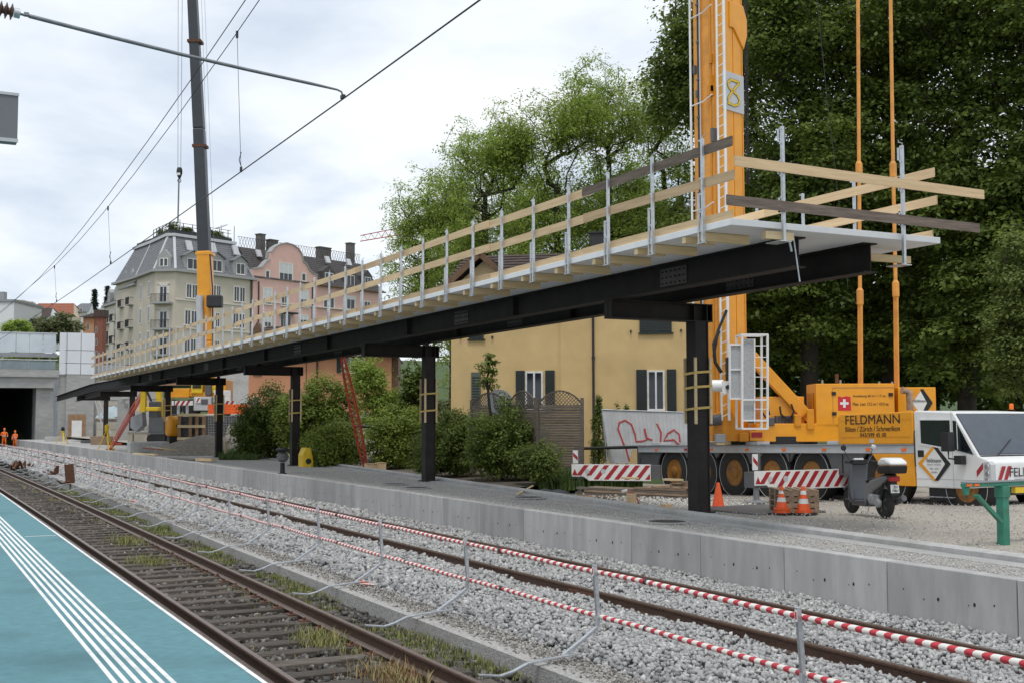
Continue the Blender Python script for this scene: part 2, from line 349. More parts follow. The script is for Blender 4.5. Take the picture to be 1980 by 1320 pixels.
KO = -.2
kerbline = [(4, 13.35), (9, 13.62), (14, 13.85), (20, 14.22), (28.7, 14.95), (36, 15.5), (44, 16.15), (55, 16.9), (70, 17.6), (90, 17.9), (140, 18.0)]
def kerb_x(y):
    for (y0, x0), (y1, x1) in zip(kerbline, kerbline[1:]):
        if y <= y1: return KO + x0 + (x1-x0)*(y-y0)/(y1-y0)
    return KO + kerbline[-1][1]
npf = structure('new_platform', MB().sweep([(12.14, -.5), (12.14, .44), (13.2, .44), (15.4, .44)], ys_from(4, 124), closed=False), 'gravel_top', fix=False)
m = MB()
for y0, y1 in zip(ys_from(4, 124), ys_from(4, 124)[1:]):
    m.add([(12.13+bend(y0), y0, .537), (kerb_x(y0)-.40, y0, .515), (kerb_x(y1)-.40, y1, .515), (12.13+bend(y1), y1, .537)], [(0, 1, 2, 3)])
m.build('gravel_fill', 'gravel_top', npf, fix=False)
ywall = MB(); ywall.box(-.11, .11, -1.040, 1.040, -.55, .555)
hole = [( .0, .11, -.18), (.0, .42, -.18), (.0, -.6, -.15), (.0, .8, -.2)]
panel_me = None; rr = random.Random(3)
def disc_mesh():
    m = MB()
    for (yy, zz, r) in [(-.42, .17, .021), (.16, .16, .021), (.40, .13, .011), (-.72, .20, .012), (-.33, .15, .009), (.75, .22, .010)]:
        m.add([(-.1125, yy+r*math.cos(t), zz+r*1.25*math.sin(t)) for t in [k*math.pi/4 for k in range(8)]], [tuple(range(8))])
    return m
k = 0; y = 5.79 - 2.1
pm = hm = None
while y < 123:
    yc = y+1.05
    if pm is None:
        po = ywall.build('wall_panel', 'concrete', npf, world=False, bevel=.012); pm = po.data
        ho = disc_mesh().build('tie_holes', 'black', po, world=False, fix=False); hm = ho.data
    else:
        po = bpy.data.objects.new('wall_panel', pm); col.objects.link(po); po.parent = npf
        b_ = po.modifiers.new('bevel', 'BEVEL'); b_.width = .012; b_.segments = 2
        if yc < 60:
            ho = bpy.data.objects.new('tie_holes', hm); col.objects.link(ho); ho.parent = po
    po.location = (12.01+bend(yc), yc, rr.uniform(-.004, .004)); po.rotation_euler = (0, 0, -math.atan(dbend(yc)))
    y += 2.1
# kerb of the yard: two courses
m = MB(); ks = ys_from(4, 110)
def ksweep(mb, prof, ks): mb.sweep(prof, ks, xf=kerb_x)
kerb = MB(); ksweep(kerb, [(-.02, .40), (-.02, .60), (.02, .625), (.20, .625), (.24, .60), (.24, .0)], ks); kerb_o = structure('yard_kerb', kerb, 'concrete_light')
m = MB(); ksweep(m, [(-.42, .36), (-.42, .53), (-.39, .545), (-.14, .545), (-.11, .53), (-.11, .36)], ks); m.build('gutter_strip', 'concrete_grey', kerb_o)
yd = MB(); YY = [0, 6, 12, 18.5, 22, 26, 30, 34, 40, 48, 60, 75, 95]; XX = [0, 2, 5, 9, 14, 22, 40]
yd.add([(kerb_x(max(4, y))+.15+x, y, yard_z(y)+(.0 if x < 1 else .03*math.sin(x*1.3+y*.5))) for y in YY for x in XX],
       [(j*len(XX)+i, j*len(XX)+i+1, (j+1)*len(XX)+i+1, (j+1)*len(XX)+i) for j in range(len(YY)-1) for i in range(len(XX)-1)])
structure('yard', yd, 'yard', fix=False)

# round openings left in the new platform
for i, (u, v, lb) in enumerate([(1290, 1008, 'dark round opening in new platform beside the nearest black column'), (805, 942, 'right one of the two dark round openings close together in new platform'),
                                (763, 935, 'left one of the two dark round openings close together in new platform'), (1023, 961, 'dark round opening in new platform with a pale lath across it')]):
    c = az(u, v, .55); t = thing('manhole', lb, 'manhole', (c.x, c.y, .54))
    MB().lathe([(.42, 0), (.42, .022), (.36, .026), (.36, .012)], n=28).build('rim', 'concrete_grey', t, world=False, smooth=True)
    MB().lathe([(.352, .0), (.352, .018)], n=28).build('cover', 'black', t, world=False)
c = az(1000, 955, .57); d_ = az(1030, 938, .60)
base_at(tag(MB().beam((c.x, c.y, .575), (d_.x, d_.y, .60), .05, .03).build('wood_lath', 'wood_pale'), 'pale wooden lath lying across a round opening in the new platform', 'lath'))

# ------------------------------------------------------------------ rails and sleepers
railp = [(-.065,-.172),(.065,-.172),(.065,-.160),(.012,-.135),(.009,-.05),(.034,-.035),(.036,-.012),(.028,0),(-.028,0),(-.036,-.012),(-.034,-.035),(-.009,-.05),(-.012,-.135),(-.065,-.160)]
def rail(parent, X, y0, y1):
    m = MB(); P = [(X+a, z) for a, z in railp]; m.sweep(P, ys_from(y0, y1))
    o = m.build('rail', ['rail_rust', 'rail_top'], parent)
    me = o.data
    for pg in me.polygons:
        if pg.normal.z > .9 and pg.center.z > -.01: pg.material_index = 1
    return o
tr1 = thing('railway_track', 'old weedy track with dark wooden sleepers beside the teal platform', 'railway track', (4.2, 8, -.2))
for X in (3.42, 4.95): rail(tr1, X, 2, 138)
s0 = None; y = 4.2; rs = random.Random(5); far = MB(); nsl = 0
def sleeper_mb():
    m = MB(); n = 7
    m.box(-1.28, 1.28, -.125, .125, -.16, 0)
    return m
slm = []
for kk in range(3):
    m = sleeper_mb(); o = m.build('sleeper', 'sleeper', tr1, world=False, bevel=.012); me = o.data
    bm = bmesh.new(); bm.from_mesh(me); bmesh.ops.subdivide_edges(bm, edges=[e for e in bm.edges if abs(e.verts[0].co.x-e.verts[1].co.x) > 1], cuts=7)
    for vv in bm.verts:
        vv.co.y += rs.uniform(-.012, .012); vv.co.z += rs.uniform(-.012, .008) if vv.co.z > -.05 else 0
    bm.to_mesh(me); bm.free(); slm.append(me); first = o if kk == 0 else first
    if kk: bpy.data.objects.remove(o)
plate_m = MB(); plate_m.box(-.17, .17, -.09, .09, .0, .02)
for sx in (-.11, .11): plate_m.lathe([(.022, .02), (.022, .05), (.012, .055)], (sx, 0, 0), n=6)
plate_me = None
while y < 100:
    if y < 66:
        o = first if nsl == 0 else bpy.data.objects.new('sleeper', slm[nsl % 3])
        if nsl: col.objects.link(o); o.parent = tr1
        if nsl: bb = o.modifiers.new('bevel', 'BEVEL'); bb.width = .012; bb.segments = 1
        o.location = (4.185+bend(y)-4.2+rs.uniform(-.03, .03), y-8, -.172+.2+rs.uniform(-.008, .004)); o.rotation_euler = (0, 0, rs.uniform(-.02, .02))
        if y < 26:
            for X in (3.42, 4.95):
                if plate_me is None: q = plate_m.build('tie_plate', 'rust', o, world=False); plate_me = q.data
                else: q = bpy.data.objects.new('tie_plate', plate_me); col.objects.link(q); q.parent = o
                q.location = (X-4.185, 0, -.006)
    else: far.box(2.92+bend(y), 5.45+bend(y), y-.12, y+.12, -.3, -.175)
    nsl += 1; y += .62
far.build('far_sleepers', 'sleeper', tr1, kind='stuff')
tr2 = thing('railway_track', 'newly laid track in pale grey ballast below the concrete wall', 'railway track', (9.8, 8, -.2))
for X in (9.03, 10.51): rail(tr2, X, 2, 138)
c = ax(1120, 1150, 9.0)
m = MB(); yj = ax(1128, 1150, 9.03).y
for sx in (-1, 1): m.box(9.03+sx*.012-.001*sx, 9.03+sx*.05, yj-.35, yj+.35, -.13, -.045)
for dy in (-.25, -.08, .08, .25):
    m.lathe([(.022, -.075), (.022, .075)], (9.03, yj+dy, -.09), 'x', 6)
m.build('fishplate', 'rust', tr2)
# ================================================================== BALLAST, WEEDS
def tintmat(name, cols, rough=.9):
    m = bpy.data.materials.new(name); m.use_nodes = True; t = m.node_tree; b = t.nodes['Principled BSDF']; b.inputs['Roughness'].default_value = rough
    at = t.nodes.new('ShaderNodeAttribute'); at.attribute_name = 'tint'; r = t.nodes.new('ShaderNodeValToRGB'); e = r.color_ramp.elements
    while len(e) < len(cols): e.new(.5)
    for i, c in enumerate(cols): e[i].position = i/(len(cols)-1); e[i].color = (*c, 1)
    t.links.new(at.outputs['Fac'], r.inputs[0]); t.links.new(r.outputs[0], b.inputs['Base Color']); MATS[name] = m
tintmat('stones', [(.16,.158,.155), (.31,.305,.30), (.42,.415,.405), (.57,.56,.54)])
tintmat('old_stones', [(.045,.04,.036), (.10,.09,.08), (.20,.185,.165), (.42,.40,.37)])
CUBE = np.array([(-1,-1,-1),(1,-1,-1),(1,1,-1),(-1,1,-1),(-1,-1,1),(1,-1,1),(1,1,1),(-1,1,1)], float)
CF = np.array([(0,3,2,1),(4,5,6,7),(0,1,5,4),(1,2,6,5),(2,3,7,6),(3,0,4,7)])
def randrot(n):
    q = rng.normal(size=(n, 4)); q /= np.linalg.norm(q, axis=1)[:, None]; w, x, y, z = q.T
    return np.stack([1-2*(y*y+z*z), 2*(x*y-z*w), 2*(x*z+y*w), 2*(x*y+z*w), 1-2*(x*x+z*z), 2*(y*z-x*w), 2*(x*z-y*w), 2*(y*z+x*w), 1-2*(x*x+y*y)], 1).reshape(n, 3, 3)
def stones(name, P, size, mat_, tint):
    n = len(P); V = CUBE[None]*(1+rng.uniform(-.42, .22, (n, 8, 3))); V *= (size*rng.uniform(.6, 1.25, n))[:, None, None]*np.array([.5, .42, .33])
    V = np.einsum('nij,nkj->nki', randrot(n), V) + P[:, None, :]
    F = (CF[None] + (np.arange(n)*8)[:, None, None]).reshape(-1, 4)
    return V.reshape(-1, 3), F, np.repeat(tint, 8)
def join(sets):
    off = 0; Vs, Fs, Ts = [], [], []
    for V, F, T in sets: Vs.append(V); Fs.append(F+off); Ts.append(T); off += len(V)
    return np.concatenate(Vs), np.concatenate(Fs), np.concatenate(Ts)
bv = np.vectorize(bend)
def bed_z(x): return np.interp(x, [6.4, 7.3, 8.3, 9.05, 10.4, 11.0, 11.95], [-.12, -.10, -.13, -.14, -.14, -.13, -.17])
sets = []
for y0, y1, dens, sz in [(5, 9.5, 640, .052), (9.5, 17, 560, .054), (17, 30, 320, .070), (30, 60, 85, .12), (60, 120, 26, .2)]:
    n = int((11.9-6.25)*(y1-y0)*dens); P = np.empty((n, 3)); P[:, 0] = rng.uniform(6.25, 11.88, n); P[:, 1] = rng.uniform(y0, y1, n)
    thin = (P[:, 0] > 6.75) | (rng.random(n) < (P[:, 0]-6.2)*1.4)
    P = P[thin]; n = len(P)
    P[:, 2] = bed_z(P[:, 0]) + rng.uniform(-.045, .038, n) + .02*np.sin(P[:, 1]*2.1+P[:, 0]*3)
    ok = (abs(P[:, 0]-9.03) > .085) & (abs(P[:, 0]-10.51) > .085) ; P = P[ok]; n = len(P)
    T = np.clip(rng.normal(.55, .2, n), 0, 1)
    P[:, 0] += bv(P[:, 1]); sets.append(stones('s', P, sz, None, T))
V, F, T = join(sets); o = npmesh('ballast', V, F, 'stones', kind='stuff', attr=T); tag(o, 'pale grey crushed ballast around the new track', 'ballast')
sets = []
for y0, y1, dens, sz in [(6, 16, 210, .055), (16, 32, 110, .065), (32, 60, 40, .09)]:
    n = int(3.4*(y1-y0)*dens); P = np.empty((n, 3)); P[:, 0] = rng.uniform(2.5, 5.88, n); P[:, 1] = rng.uniform(y0, y1, n); P[:, 2] = -.255+rng.uniform(0, .05, n)
    ok = (abs(P[:, 0]-3.42) > .1) & (abs(P[:, 0]-4.95) > .1); P = P[ok]; n = len(P); T = np.clip(rng.beta(1.6, 3.2, n), 0, 1); P[:, 0] += bv(P[:, 1]); sets.append(stones('s', P, sz, None, T))
n = 9000; P = np.empty((n, 3)); P[:, 0] = 5.98+rng.beta(1.5, 1.5, n)*.5; P[:, 1] = 6+rng.random(n)**1.6*40; P[:, 2] = -.04+rng.uniform(-.005, .008, n); P[:, 0] += bv(P[:, 1])
sets.append(stones('s', P, .028, None, np.clip(rng.normal(.75, .2, n), 0, 1)))
V, F, T = join(sets); o = npmesh('old_gravel', V, F, 'old_stones', kind='stuff', attr=T); tag(o, 'dark loose stones between the old sleepers', 'gravel')

tintmat('weeds', [(.10,.14,.03), (.17,.20,.045), (.25,.25,.075), (.30,.26,.12), (.28,.15,.07)], .8)
def blades(P, h, w, tint, lean=.5):
    n = len(P); a = rng.uniform(0, 2*math.pi, n); L = rng.uniform(.1, lean, n)*h
    d = np.stack([np.cos(a), np.sin(a), np.zeros(n)], 1); s = np.stack([-np.sin(a), np.cos(a), np.zeros(n)], 1)
    hh = h[:, None]*np.array([0, 0, 1.0]); wv = s*w[:, None]
    V = np.stack([P-wv, P+wv, P+d*L[:, None]*.35+hh*.6+wv*.7, P+d*L[:, None]*.35+hh*.6-wv*.7, P+d*L[:, None]+hh], 1).reshape(-1, 3)
    b = (np.arange(n)*5)[:, None]; F = np.concatenate([b+np.array([0, 1, 2]), b+np.array([0, 2, 3]), b+np.array([3, 2, 4])])
    return V, F, np.repeat(tint, 5)
def patch(x0, x1, y0, y1, n, thr, f1, ph):
    P = np.empty((n, 3)); P[:, 0] = rng.uniform(x0, x1, n); P[:, 1] = rng.uniform(y0, y1, n); P[:, 2] = -.235
    q = np.sin(P[:, 1]*f1+ph)*.5+np.sin(P[:, 1]*f1*2.7+P[:, 0]*5+ph*2)*.3+np.sin(P[:, 0]*7+P[:, 1]*.9)*.25+rng.normal(0, .22, n)
    P = P[q > thr]; P[:, 0] += bv(P[:, 1]); return P
sets = []
P = patch(5.12, 5.93, 6, 48, 30000, .02, 1.1, .4); n = len(P); sets.append(blades(P, rng.uniform(.03, .11, n), rng.uniform(.003, .007, n)*(1+P[:, 1]/35), np.clip(rng.normal(.36, .2, n), 0, 1)))
P = patch(3.6, 4.85, 7, 60, 16000, .5, .8, 1.9); n = len(P); sets.append(blades(P, rng.uniform(.02, .07, n), rng.uniform(.003, .008, n)*(1+P[:, 1]/30), np.clip(rng.normal(.5, .22, n), 0, 1)))
P = patch(4.55, 4.9, 7, 60, 9000, .4, 1.3, 3.1); n = len(P); sets.append(blades(P, rng.uniform(.03, .12, n), rng.uniform(.003, .008, n)*(1+P[:, 1]/40), np.clip(rng.normal(.6, .25, n), 0, 1), .8))
for cx_, cy_, k, r, hue in [(4.62, 11.6, 900, .34, .85), (3.75, 9.6, 500, .3, .9), (4.6, 14.0, 500, .3, .5), (4.2, 23, 400, .4, .45), (4.55, 27, 500, .5, .45), (6.05, 30, 400, .25, .15)]:
    P = np.stack([rng.normal(cx_, r*.5, k), rng.normal(cy_, r, k), np.full(k, -.2)], 1); sets.append(blades(P, rng.uniform(.03, .17, k), rng.uniform(.003, .008, k), np.clip(rng.normal(hue, .13, k), 0, 1), .9))
V, F, T = join(sets); o = npmesh('weeds', V, F, 'weeds', kind='stuff', attr=T); tag(o, 'yellow green weeds and grass growing along the old track', 'weeds')

# ================================================================== TRACK SAFETY BARRIER
m_ = bpy.data.materials.new('stripe_tube'); m_.use_nodes = True; t_ = m_.node_tree; b_ = t_.nodes['Principled BSDF']
tc = t_.nodes.new('ShaderNodeTexCoord'); sp = t_.nodes.new('ShaderNodeSeparateXYZ'); t_.links.new(tc.outputs['Object'], sp.inputs[0])
ma = t_.nodes.new('ShaderNodeMath'); ma.operation = 'MULTIPLY_ADD'; ma.inputs[1].default_value = 0.9; t_.links.new(sp.outputs['X'], ma.inputs[0]); t_.links.new(sp.outputs['Y'], ma.inputs[2])
md = t_.nodes.new('ShaderNodeMath'); md.operation = 'MULTIPLY'; md.inputs[1].default_value = 1/.15; t_.links.new(ma.outputs[0], md.inputs[0])
fr = t_.nodes.new('ShaderNodeMath'); fr.operation = 'FRACT'; t_.links.new(md.outputs[0], fr.inputs[0])
gt = t_.nodes.new('ShaderNodeMath'); gt.operation = 'GREATER_THAN'; gt.inputs[1].default_value = .52; t_.links.new(fr.outputs[0], gt.inputs[0])
mxx = t_.nodes.new('ShaderNodeMix'); mxx.data_type = 'RGBA'; mxx.inputs['A'].default_value = (.74,.72,.66,1); mxx.inputs['B'].default_value = (.50,.035,.05,1)
t_.links.new(gt.outputs[0], mxx.inputs['Factor']); t_.links.new(mxx.outputs['Result'], b_.inputs['Base Color']); b_.inputs['Roughness'].default_value = .5; MATS['stripe_tube'] = m_
bar = thing('track_safety_barrier', 'red and white striped tube barrier on bent galvanised brackets between the tracks', 'safety barrier', (6.62, 6, -.15))
def bp(u, v): q = ay(u, v, 10.85); return (q.x, q.z)
foot = [bp(*q) for q in ((925, 1304), (968, 1306), (993, 1297), (1020, 1282), (1060, 1273), (1122, 1262))]
arm = [bp(*q) for q in ((1090, 1268), (1128, 1238), (1157, 1212), (1159, 1190), (1152, 1091))]
XT = bp(1153, 1100)[0]+.05
def bracket(y, dx):
    m = MB()
    for i in range(len(foot)-1): m.beam((foot[i][0]+dx, y, foot[i][1]), (foot[i+1][0]+dx, y, foot[i+1][1]), .05, .022)
    for i in range(len(arm)-1): m.beam((arm[i][0]+dx, y+.028, arm[i][1]), (arm[i+1][0]+dx, y+.028, arm[i+1][1]), .045, .035)
    o = m.build('bracket', 'galv', bar, bevel=.004)
    if y < 30:
        s = MB(); X = arm[-1][0]+dx
        s.box(X-.0215, X-.0195, y+.012, y+.044, arm[-1][1]-.12, arm[-1][1]-.02); q = s.build('decal', 'sign_white', o)
        s = MB(); s.box(X-.0235, X-.0225, y+.02, y+.036, arm[-1][1]-.10, arm[-1][1]-.04); s.build('decal_mark', 'red', o)
    return o
yb = [7.65, 10.85, 14.08, 17.15, 20.2, 23.4]
while yb[-1] < 110: yb.append(yb[-1]+3.15)
for i, y in enumerate(yb): bracket(y, bend(y))
dense = lambda a, b: sorted(set([a, b] + [round(a+(b-a)*k/max(1, int((b-a)/1.5)), 3) for k in range(int((b-a)/1.5))]))
for (dx, z) in ((0, .865), (.02, .40)):
    yj = [5.2] + [y-.85 for y in yb[1:]]
    for a, b in zip(yj, yj[1:]):
        ymid = (a+b)/2
        sag = .012
        m = MB(); m.tube([(XT+dx+bend(y)+(rr.uniform(-.01, .01)), y, z-sag*(1-((y-ymid)/(b-a)*2)**2)+rr.uniform(-.004, .004)) for y in dense(a, b)], .0265, 10); m.build('tube', 'stripe_tube', bar, smooth=True)
        if b < 60: m = MB(); m.tube([(XT+dx+bend(b), b-.045, z), (XT+dx+bend(b), b+.045, z)], .0295, 10); m.build('sleeve', 'tube_dark', bar, smooth=True)
# bundles of cable ties / rope at two brackets
for (u, v, lb) in ((690, 1131, 'orange and white rope ends tied to the second nearest full bracket'), (250, 971, 'orange rope ends tied to a far bracket')):
    c = az(u, v, -.02); m = MB()
    for k in range(14):
        a = rr.uniform(-.9, .5); L = rr.uniform(.12, .32)
        m.tube([(c.x, c.y, .0), (c.x+math.cos(a)*L*.5, c.y+math.sin(a)*L*.5, rr.uniform(.0, .08)), (c.x+math.cos(a)*L, c.y+math.sin(a)*L, rr.uniform(-.03, .03))], .006, 5)
        m.cur = k % 2
    base_at(tag(m.build('rope_bundle', ['orange_plast', 'sign_white']), lb, 'rope'))

# rusty stops standing beside the track
def rusty(u, v, u2, v2, w, name, lb):
    c = az(u, v, -.05); top = ay(u2, v2, c.y); h = top.z+.05; lean = top.x-c.x
    t = thing(name, lb, 'rusty post', (c.x, c.y, -.08))
    m = MB(); m.beam((0, 0, 0), (lean, 0, h), w, .02); m.beam((0, -.09, 0), (lean, -.09, h), w, .02); m.beam((0, -.045, 0), (lean, -.045, h*.99), .02, .09); m.build('post', 'rust', t, world=False)
    m = MB(); m.box(-.22, .22, -.3, .2, 0, .05)
    for k in range(7): a = rr.uniform(0, 6.28); m.tube([(rr.uniform(-.3, .1), rr.uniform(-.1, .3), .02), (rr.uniform(-.6, .1), rr.uniform(-.2, .5), rr.uniform(.03, .25))], rr.uniform(.02, .05), 6)
    m.build('base', 'rust', t, world=False)
rusty(136, 934, 133, 895, .34, 'rusty_stop', 'wide rusty steel post standing beside the old track')
rusty(108, 917, 110, 896, .2, 'rusty_stop', 'narrow rusty steel post behind the wide rusty post')
c = az(40, 905, -.1); m = MB()
for k in range(26): a = rr.uniform(0, 3.1); x, y = rr.uniform(-.6, .6), rr.uniform(-1, 1); h = .36*(1-abs(x)*1.3); m.tube([(c.x+x, c.y+y, 0-.1), (c.x+x*.8+rr.uniform(-.2, .2), c.y+y+rr.uniform(-.4, .4), max(.1, h))], rr.uniform(.03, .07), 6)
base_at(tag(m.build('scrap_heap', 'rust'), 'low dark heap of rusty scrap iron beside the far track', 'scrap'))

# ================================================================== CANOPY
GR = .006
def zt(y): return -GR*(y-20.3)
YE0, YE1 = 14.3, 78.0
ysc = [YE0] + [y for y in range(17, 78, 3)] + [YE1]
can = thing('platform_canopy', 'long unfinished platform canopy with white roof slab on black steel columns', 'canopy', (14.8, 20.3, .54))
SL, SR = 11.10, 15.45
m = MB(); m.sweep([(SL, 5.345), (SR, 5.345), (SR, 5.448), (SL, 5.448)], ysc, zf=zt); m.build('roof_slab', 'slab', can, bevel=.006)
def ibeam(mb, X, ys, zb, h, w=.30, tf=.022, tw=.016):
    mb.sweep([(X-w/2, zb), (X+w/2, zb), (X+w/2, zb+tf), (X+tw/2, zb+tf), (X+tw/2, zb+h-tf), (X+w/2, zb+h-tf), (X+w/2, zb+h), (X-w/2, zb+h), (X-w/2, zb+h-tf), (X-tw/2, zb+h-tf), (X-tw/2, zb+tf), (X-w/2, zb+tf)], ys, zf=zt)
BL, BR = 12.78, 14.32
for X in (BL, BR):
    m = MB(); ibeam(m, X, [14.75, 20.3, 27, 34.5, 41, 49, 55, 61.7, 68, 74.4, 82, 88], 4.85, .493)
    bo = m.build('roof_beam', 'steel_black', can)
    # tapered nose at the far end
    ya, yb_ = 88.05, 104.5; m = MB()
    for (za, zb_, w, q) in ((4.85, 5.36, .3, 0),):
        x0, x1 = X+bend(ya), X+bend(yb_)
        m.prism([(x0-.01, ya, 4.87+zt(ya)), (x0-.01, ya, 5.32+zt(ya)), (x1-.01, yb_, 4.86+zt(yb_)), (x1-.01, yb_, 4.50+zt(yb_))], (.02, 0, 0))
        m.beam((x0, ya, 5.33+zt(ya)), (x1, yb_, 4.87+zt(yb_)), .3, .022); m.beam((x0, ya, 4.86+zt(ya)), (x1, yb_, 4.49+zt(yb_)), .3, .022)
    m.build('beam_nose', 'steel_black', can)
    for y in (24.5, 31, 38, 45.5, 52, 58, 65, 71):
        m = MB(); m.box(X-.14+bend(y), X+.14+bend(y), y-.01, y+.01, 4.873+zt(y), 5.32+zt(y)); m.build('stiffener', 'steel_black', bo)
for X in (BL, BR):
    for y in (18.2, 27.6, 41.6, 55.4, 68.2):
        for sx in (-1, 1):
            m = MB(); x = X+bend(y)+sx*.017; m.box(x-.008, x+.008, y-.42, y+.42, 4.93+zt(y), 5.26+zt(y)); sp_ = m.build('splice_plate', 'steel_edge', can)
            if sx < 0 and y < 45:
                m = MB()
                for i in range(6):
                    for j in range(3): m.lathe([(.016, -.022), (.016, 0)], (x-.008, y-.35+i*.14, 4.98+zt(y)+j*.11), 'x', 6)
                m.build('bolts', 'steel_black', sp_, kind='stuff')
cols_y = [(20.3, 14.82), (34.5, 14.82), (49.0, 14.92), (61.7, 14.75), (74.4, 14.62), (87.5, 14.75), (100.5, 14.9)]
def hsec(mb, x, y, z0, z1, w=.33, t=.024):
    mb.box(x-w/2, x-w/2+t, y-w/2, y+w/2, z0, z1); mb.box(x+w/2-t, x+w/2, y-w/2, y+w/2, z0, z1); mb.box(x-w/2+t, x+w/2-t, y-.01, y+.01, z0, z1)
    mb.box(x-w/2+t, x+w/2-t, y-w/2+.02, y-w/2+.03, z0, z1); 
for i, (y, X) in enumerate(cols_y):
    zl = zt(y); topz = 4.845+zl
    m = MB(); hsec(m, X, y, .30 if i == 0 else .2, topz-.36); co = m.build('column', 'steel_black', can)
    m = MB(); m.box(X-.24, X+.24, y-.24, y+.24, .53, .56); m.build('base_plate', 'steel_black', co)
    xl = 12.63+(X-14.82)
    m = MB(); m.box(xl, X+.30, y-.15, y+.15, topz-.022, topz); m.box(xl, X+.30, y-.15, y+.15, topz-.37, topz-.348); m.box(xl, X+.30, y-.01, y+.01, topz-.348, topz-.022)
    for xx in (xl+.01, X-.16, X+.16, X+.29): m.box(xx-.01, xx+.01, y-.14, y+.14, topz-.348, topz-.022)
    m.build('cross_beam', 'steel_black', can)
    if i < 5:                                        # laths strapped round the column
        for sx in (-1, 1):
            for sy in (-1, 1):
                m = MB(); m.box(X+sx*.19-.028, X+sx*.19+.028, y+sy*.185-.016, y+sy*.185+.016, 2.36, 3.73); m.build('protection_lath', 'wood_pale', co)
        for z in ([2.68, 3.12, 3.42] if i == 0 else [2.72, 3.25] if i < 4 else [2.6, 3.0, 3.3]):
            m = MB(); dz = .03
            P = [(X-.222, y-.205, z), (X+.222, y-.205, z+dz), (X+.222, y+.205, z), (X-.222, y+.205, z-dz), (X-.222, y-.205, z)]
            for a, b in zip(P, P[1:]): m.beam(a, b, .006, .05)
            m.build('strap', 'strap', co)

# edge timbers below the slab
posts_y = [14.95 + 1.393*k for k in range(45)]
j0 = None
for k, y in enumerate(posts_y):
    for side in (-1, 1):
        m = MB(); x = bend(y)
        if side < 0:
            m.box(SL-.03+x, SL+.90+x, y+.06, y+.15, 5.205+zt(y), 5.338+zt(y)); m.box(SL+.42+x, SL+.53+x, y+.151, y+.55, 5.25+zt(y), 5.338+zt(y)); m.box(SL+.02+x, SL+.60+x, y+.56, y+.66, 5.235+zt(y), 5.338+zt(y))
        else:
            if k > 3 and k % 2: continue
            m.box(BR+.17+x, SR+.05+x, y+.06, y+.15, 5.10+zt(y), 5.22+zt(y))
        m.build('edge_timber', 'wood_pale', can)

# ------------------------------------------------------------------ guard rails on the slab
def post(parent, x, y, z0, z1, out, axis='y', detail=True):
    m = MB(); m.box(x-.022, x+.022, y-.022, y+.022, z0, z1)
    for zz in (z1-.02, z1-.62): m.box(x-.01, x+.01, y-.02, y+.09, zz-.012, zz+.012)
    m.box(x-.03, x+.03, y-.05, y+.14, z0, z0+.012)
    o = m.build('post', 'galv', parent)
    if detail:
        m = MB(); a, b = z0+.02, z0+.80
        yy = y+.115
        m.box(x-.014, x+.014, yy-.014, yy+.014, a, b)
        for zz in (z0+.20, z0+.5, b-.015): m.box(x-.012, x+.012, y+.022, yy-.014, zz-.012, zz+.012)
        m.build('clamp', 'galv', o)
        m = MB(); m.tube([(x, y, z1), (x, y, z1+.03), (x, y-.05, z1+.04), (x, y-.06, z1+.07)], .007, 6); m.build('hook', 'galv', o)
    return o
gl = thing('edge_guardrail', 'timber guardrail with galvanised posts along the canopy edge facing the tracks', 'guardrail', (SL, 16, 5.43), group=None)
for k, y in enumerate(posts_y): post(gl, SL-.045+bend(y), y, 5.15+zt(y), 6.80+zt(y), -1, detail=k < 26)
def boards(parent, X, z0, z1, ystart, first_mats, th=.03, seg=4.18, yend=78, jit=.02):
    y = ystart; k = 0; r = random.Random(int(z0*100))
    while y < yend:
        ye = min(y+seg+.25, yend); m = MB(); o = .032*(k % 2)
        dz0, dz1 = r.uniform(-jit, jit), r.uniform(-jit, jit)
        Y = [y, (y+ye)/2, ye]; V = []
        for i, yy in enumerate(Y):
            x = X+bend(yy)+o; zz = zt(yy)+dz0+(dz1-dz0)*i/2
            V += [(x, yy, z0+zz), (x+th, yy, z0+zz), (x+th, yy, z1+zz), (x, yy, z1+zz)]
        m.add(V, [(0, 1, 2, 3), (11, 10, 9, 8)] + [(i*4+a, (i+1)*4+a, (i+1)*4+(a+1) % 4, i*4+(a+1) % 4) for i in range(2) for a in range(4)])
        m.build('board', first_mats[k] if k < len(first_mats) else ('wood_new' if r.random() < .8 else 'wood_grain2'), parent); y += seg; k += 1
boards(gl, SL-.015, 6.54, 6.69, 14.26, ['wood_old', 'wood_new'])
boards(gl, SL-.015, 6.04, 6.19, 14.22, ['wood_grain2', 'wood_new'])
boards(gl, SL+.05, 5.435, 5.585, 14.36, ['wood_new'], jit=.004)
gr = thing('edge_guardrail', 'timber guardrail along the canopy edge facing the houses and trees', 'guardrail', (SR, 16, 5.43))
for k in range(44):
    y = 16.35+1.393*k; post(gr, SR+.05+bend(y), y, 5.10+zt(y), 6.80+zt(y), 1, detail=False)
boards(gr, SR-.01, 6.50, 6.66, 14.40, ['wood_new']); boards(gr, SR-.01, 6.0, 6.15, 14.36, ['wood_new']); boards(gr, SR-.06, 5.435, 5.58, 14.42, ['wood_new'], jit=.004)
ge = thing('end_guardrail', 'crossing boards of the guardrail at the near end of the canopy', 'guardrail', (13.2, 14.2, 5.43))
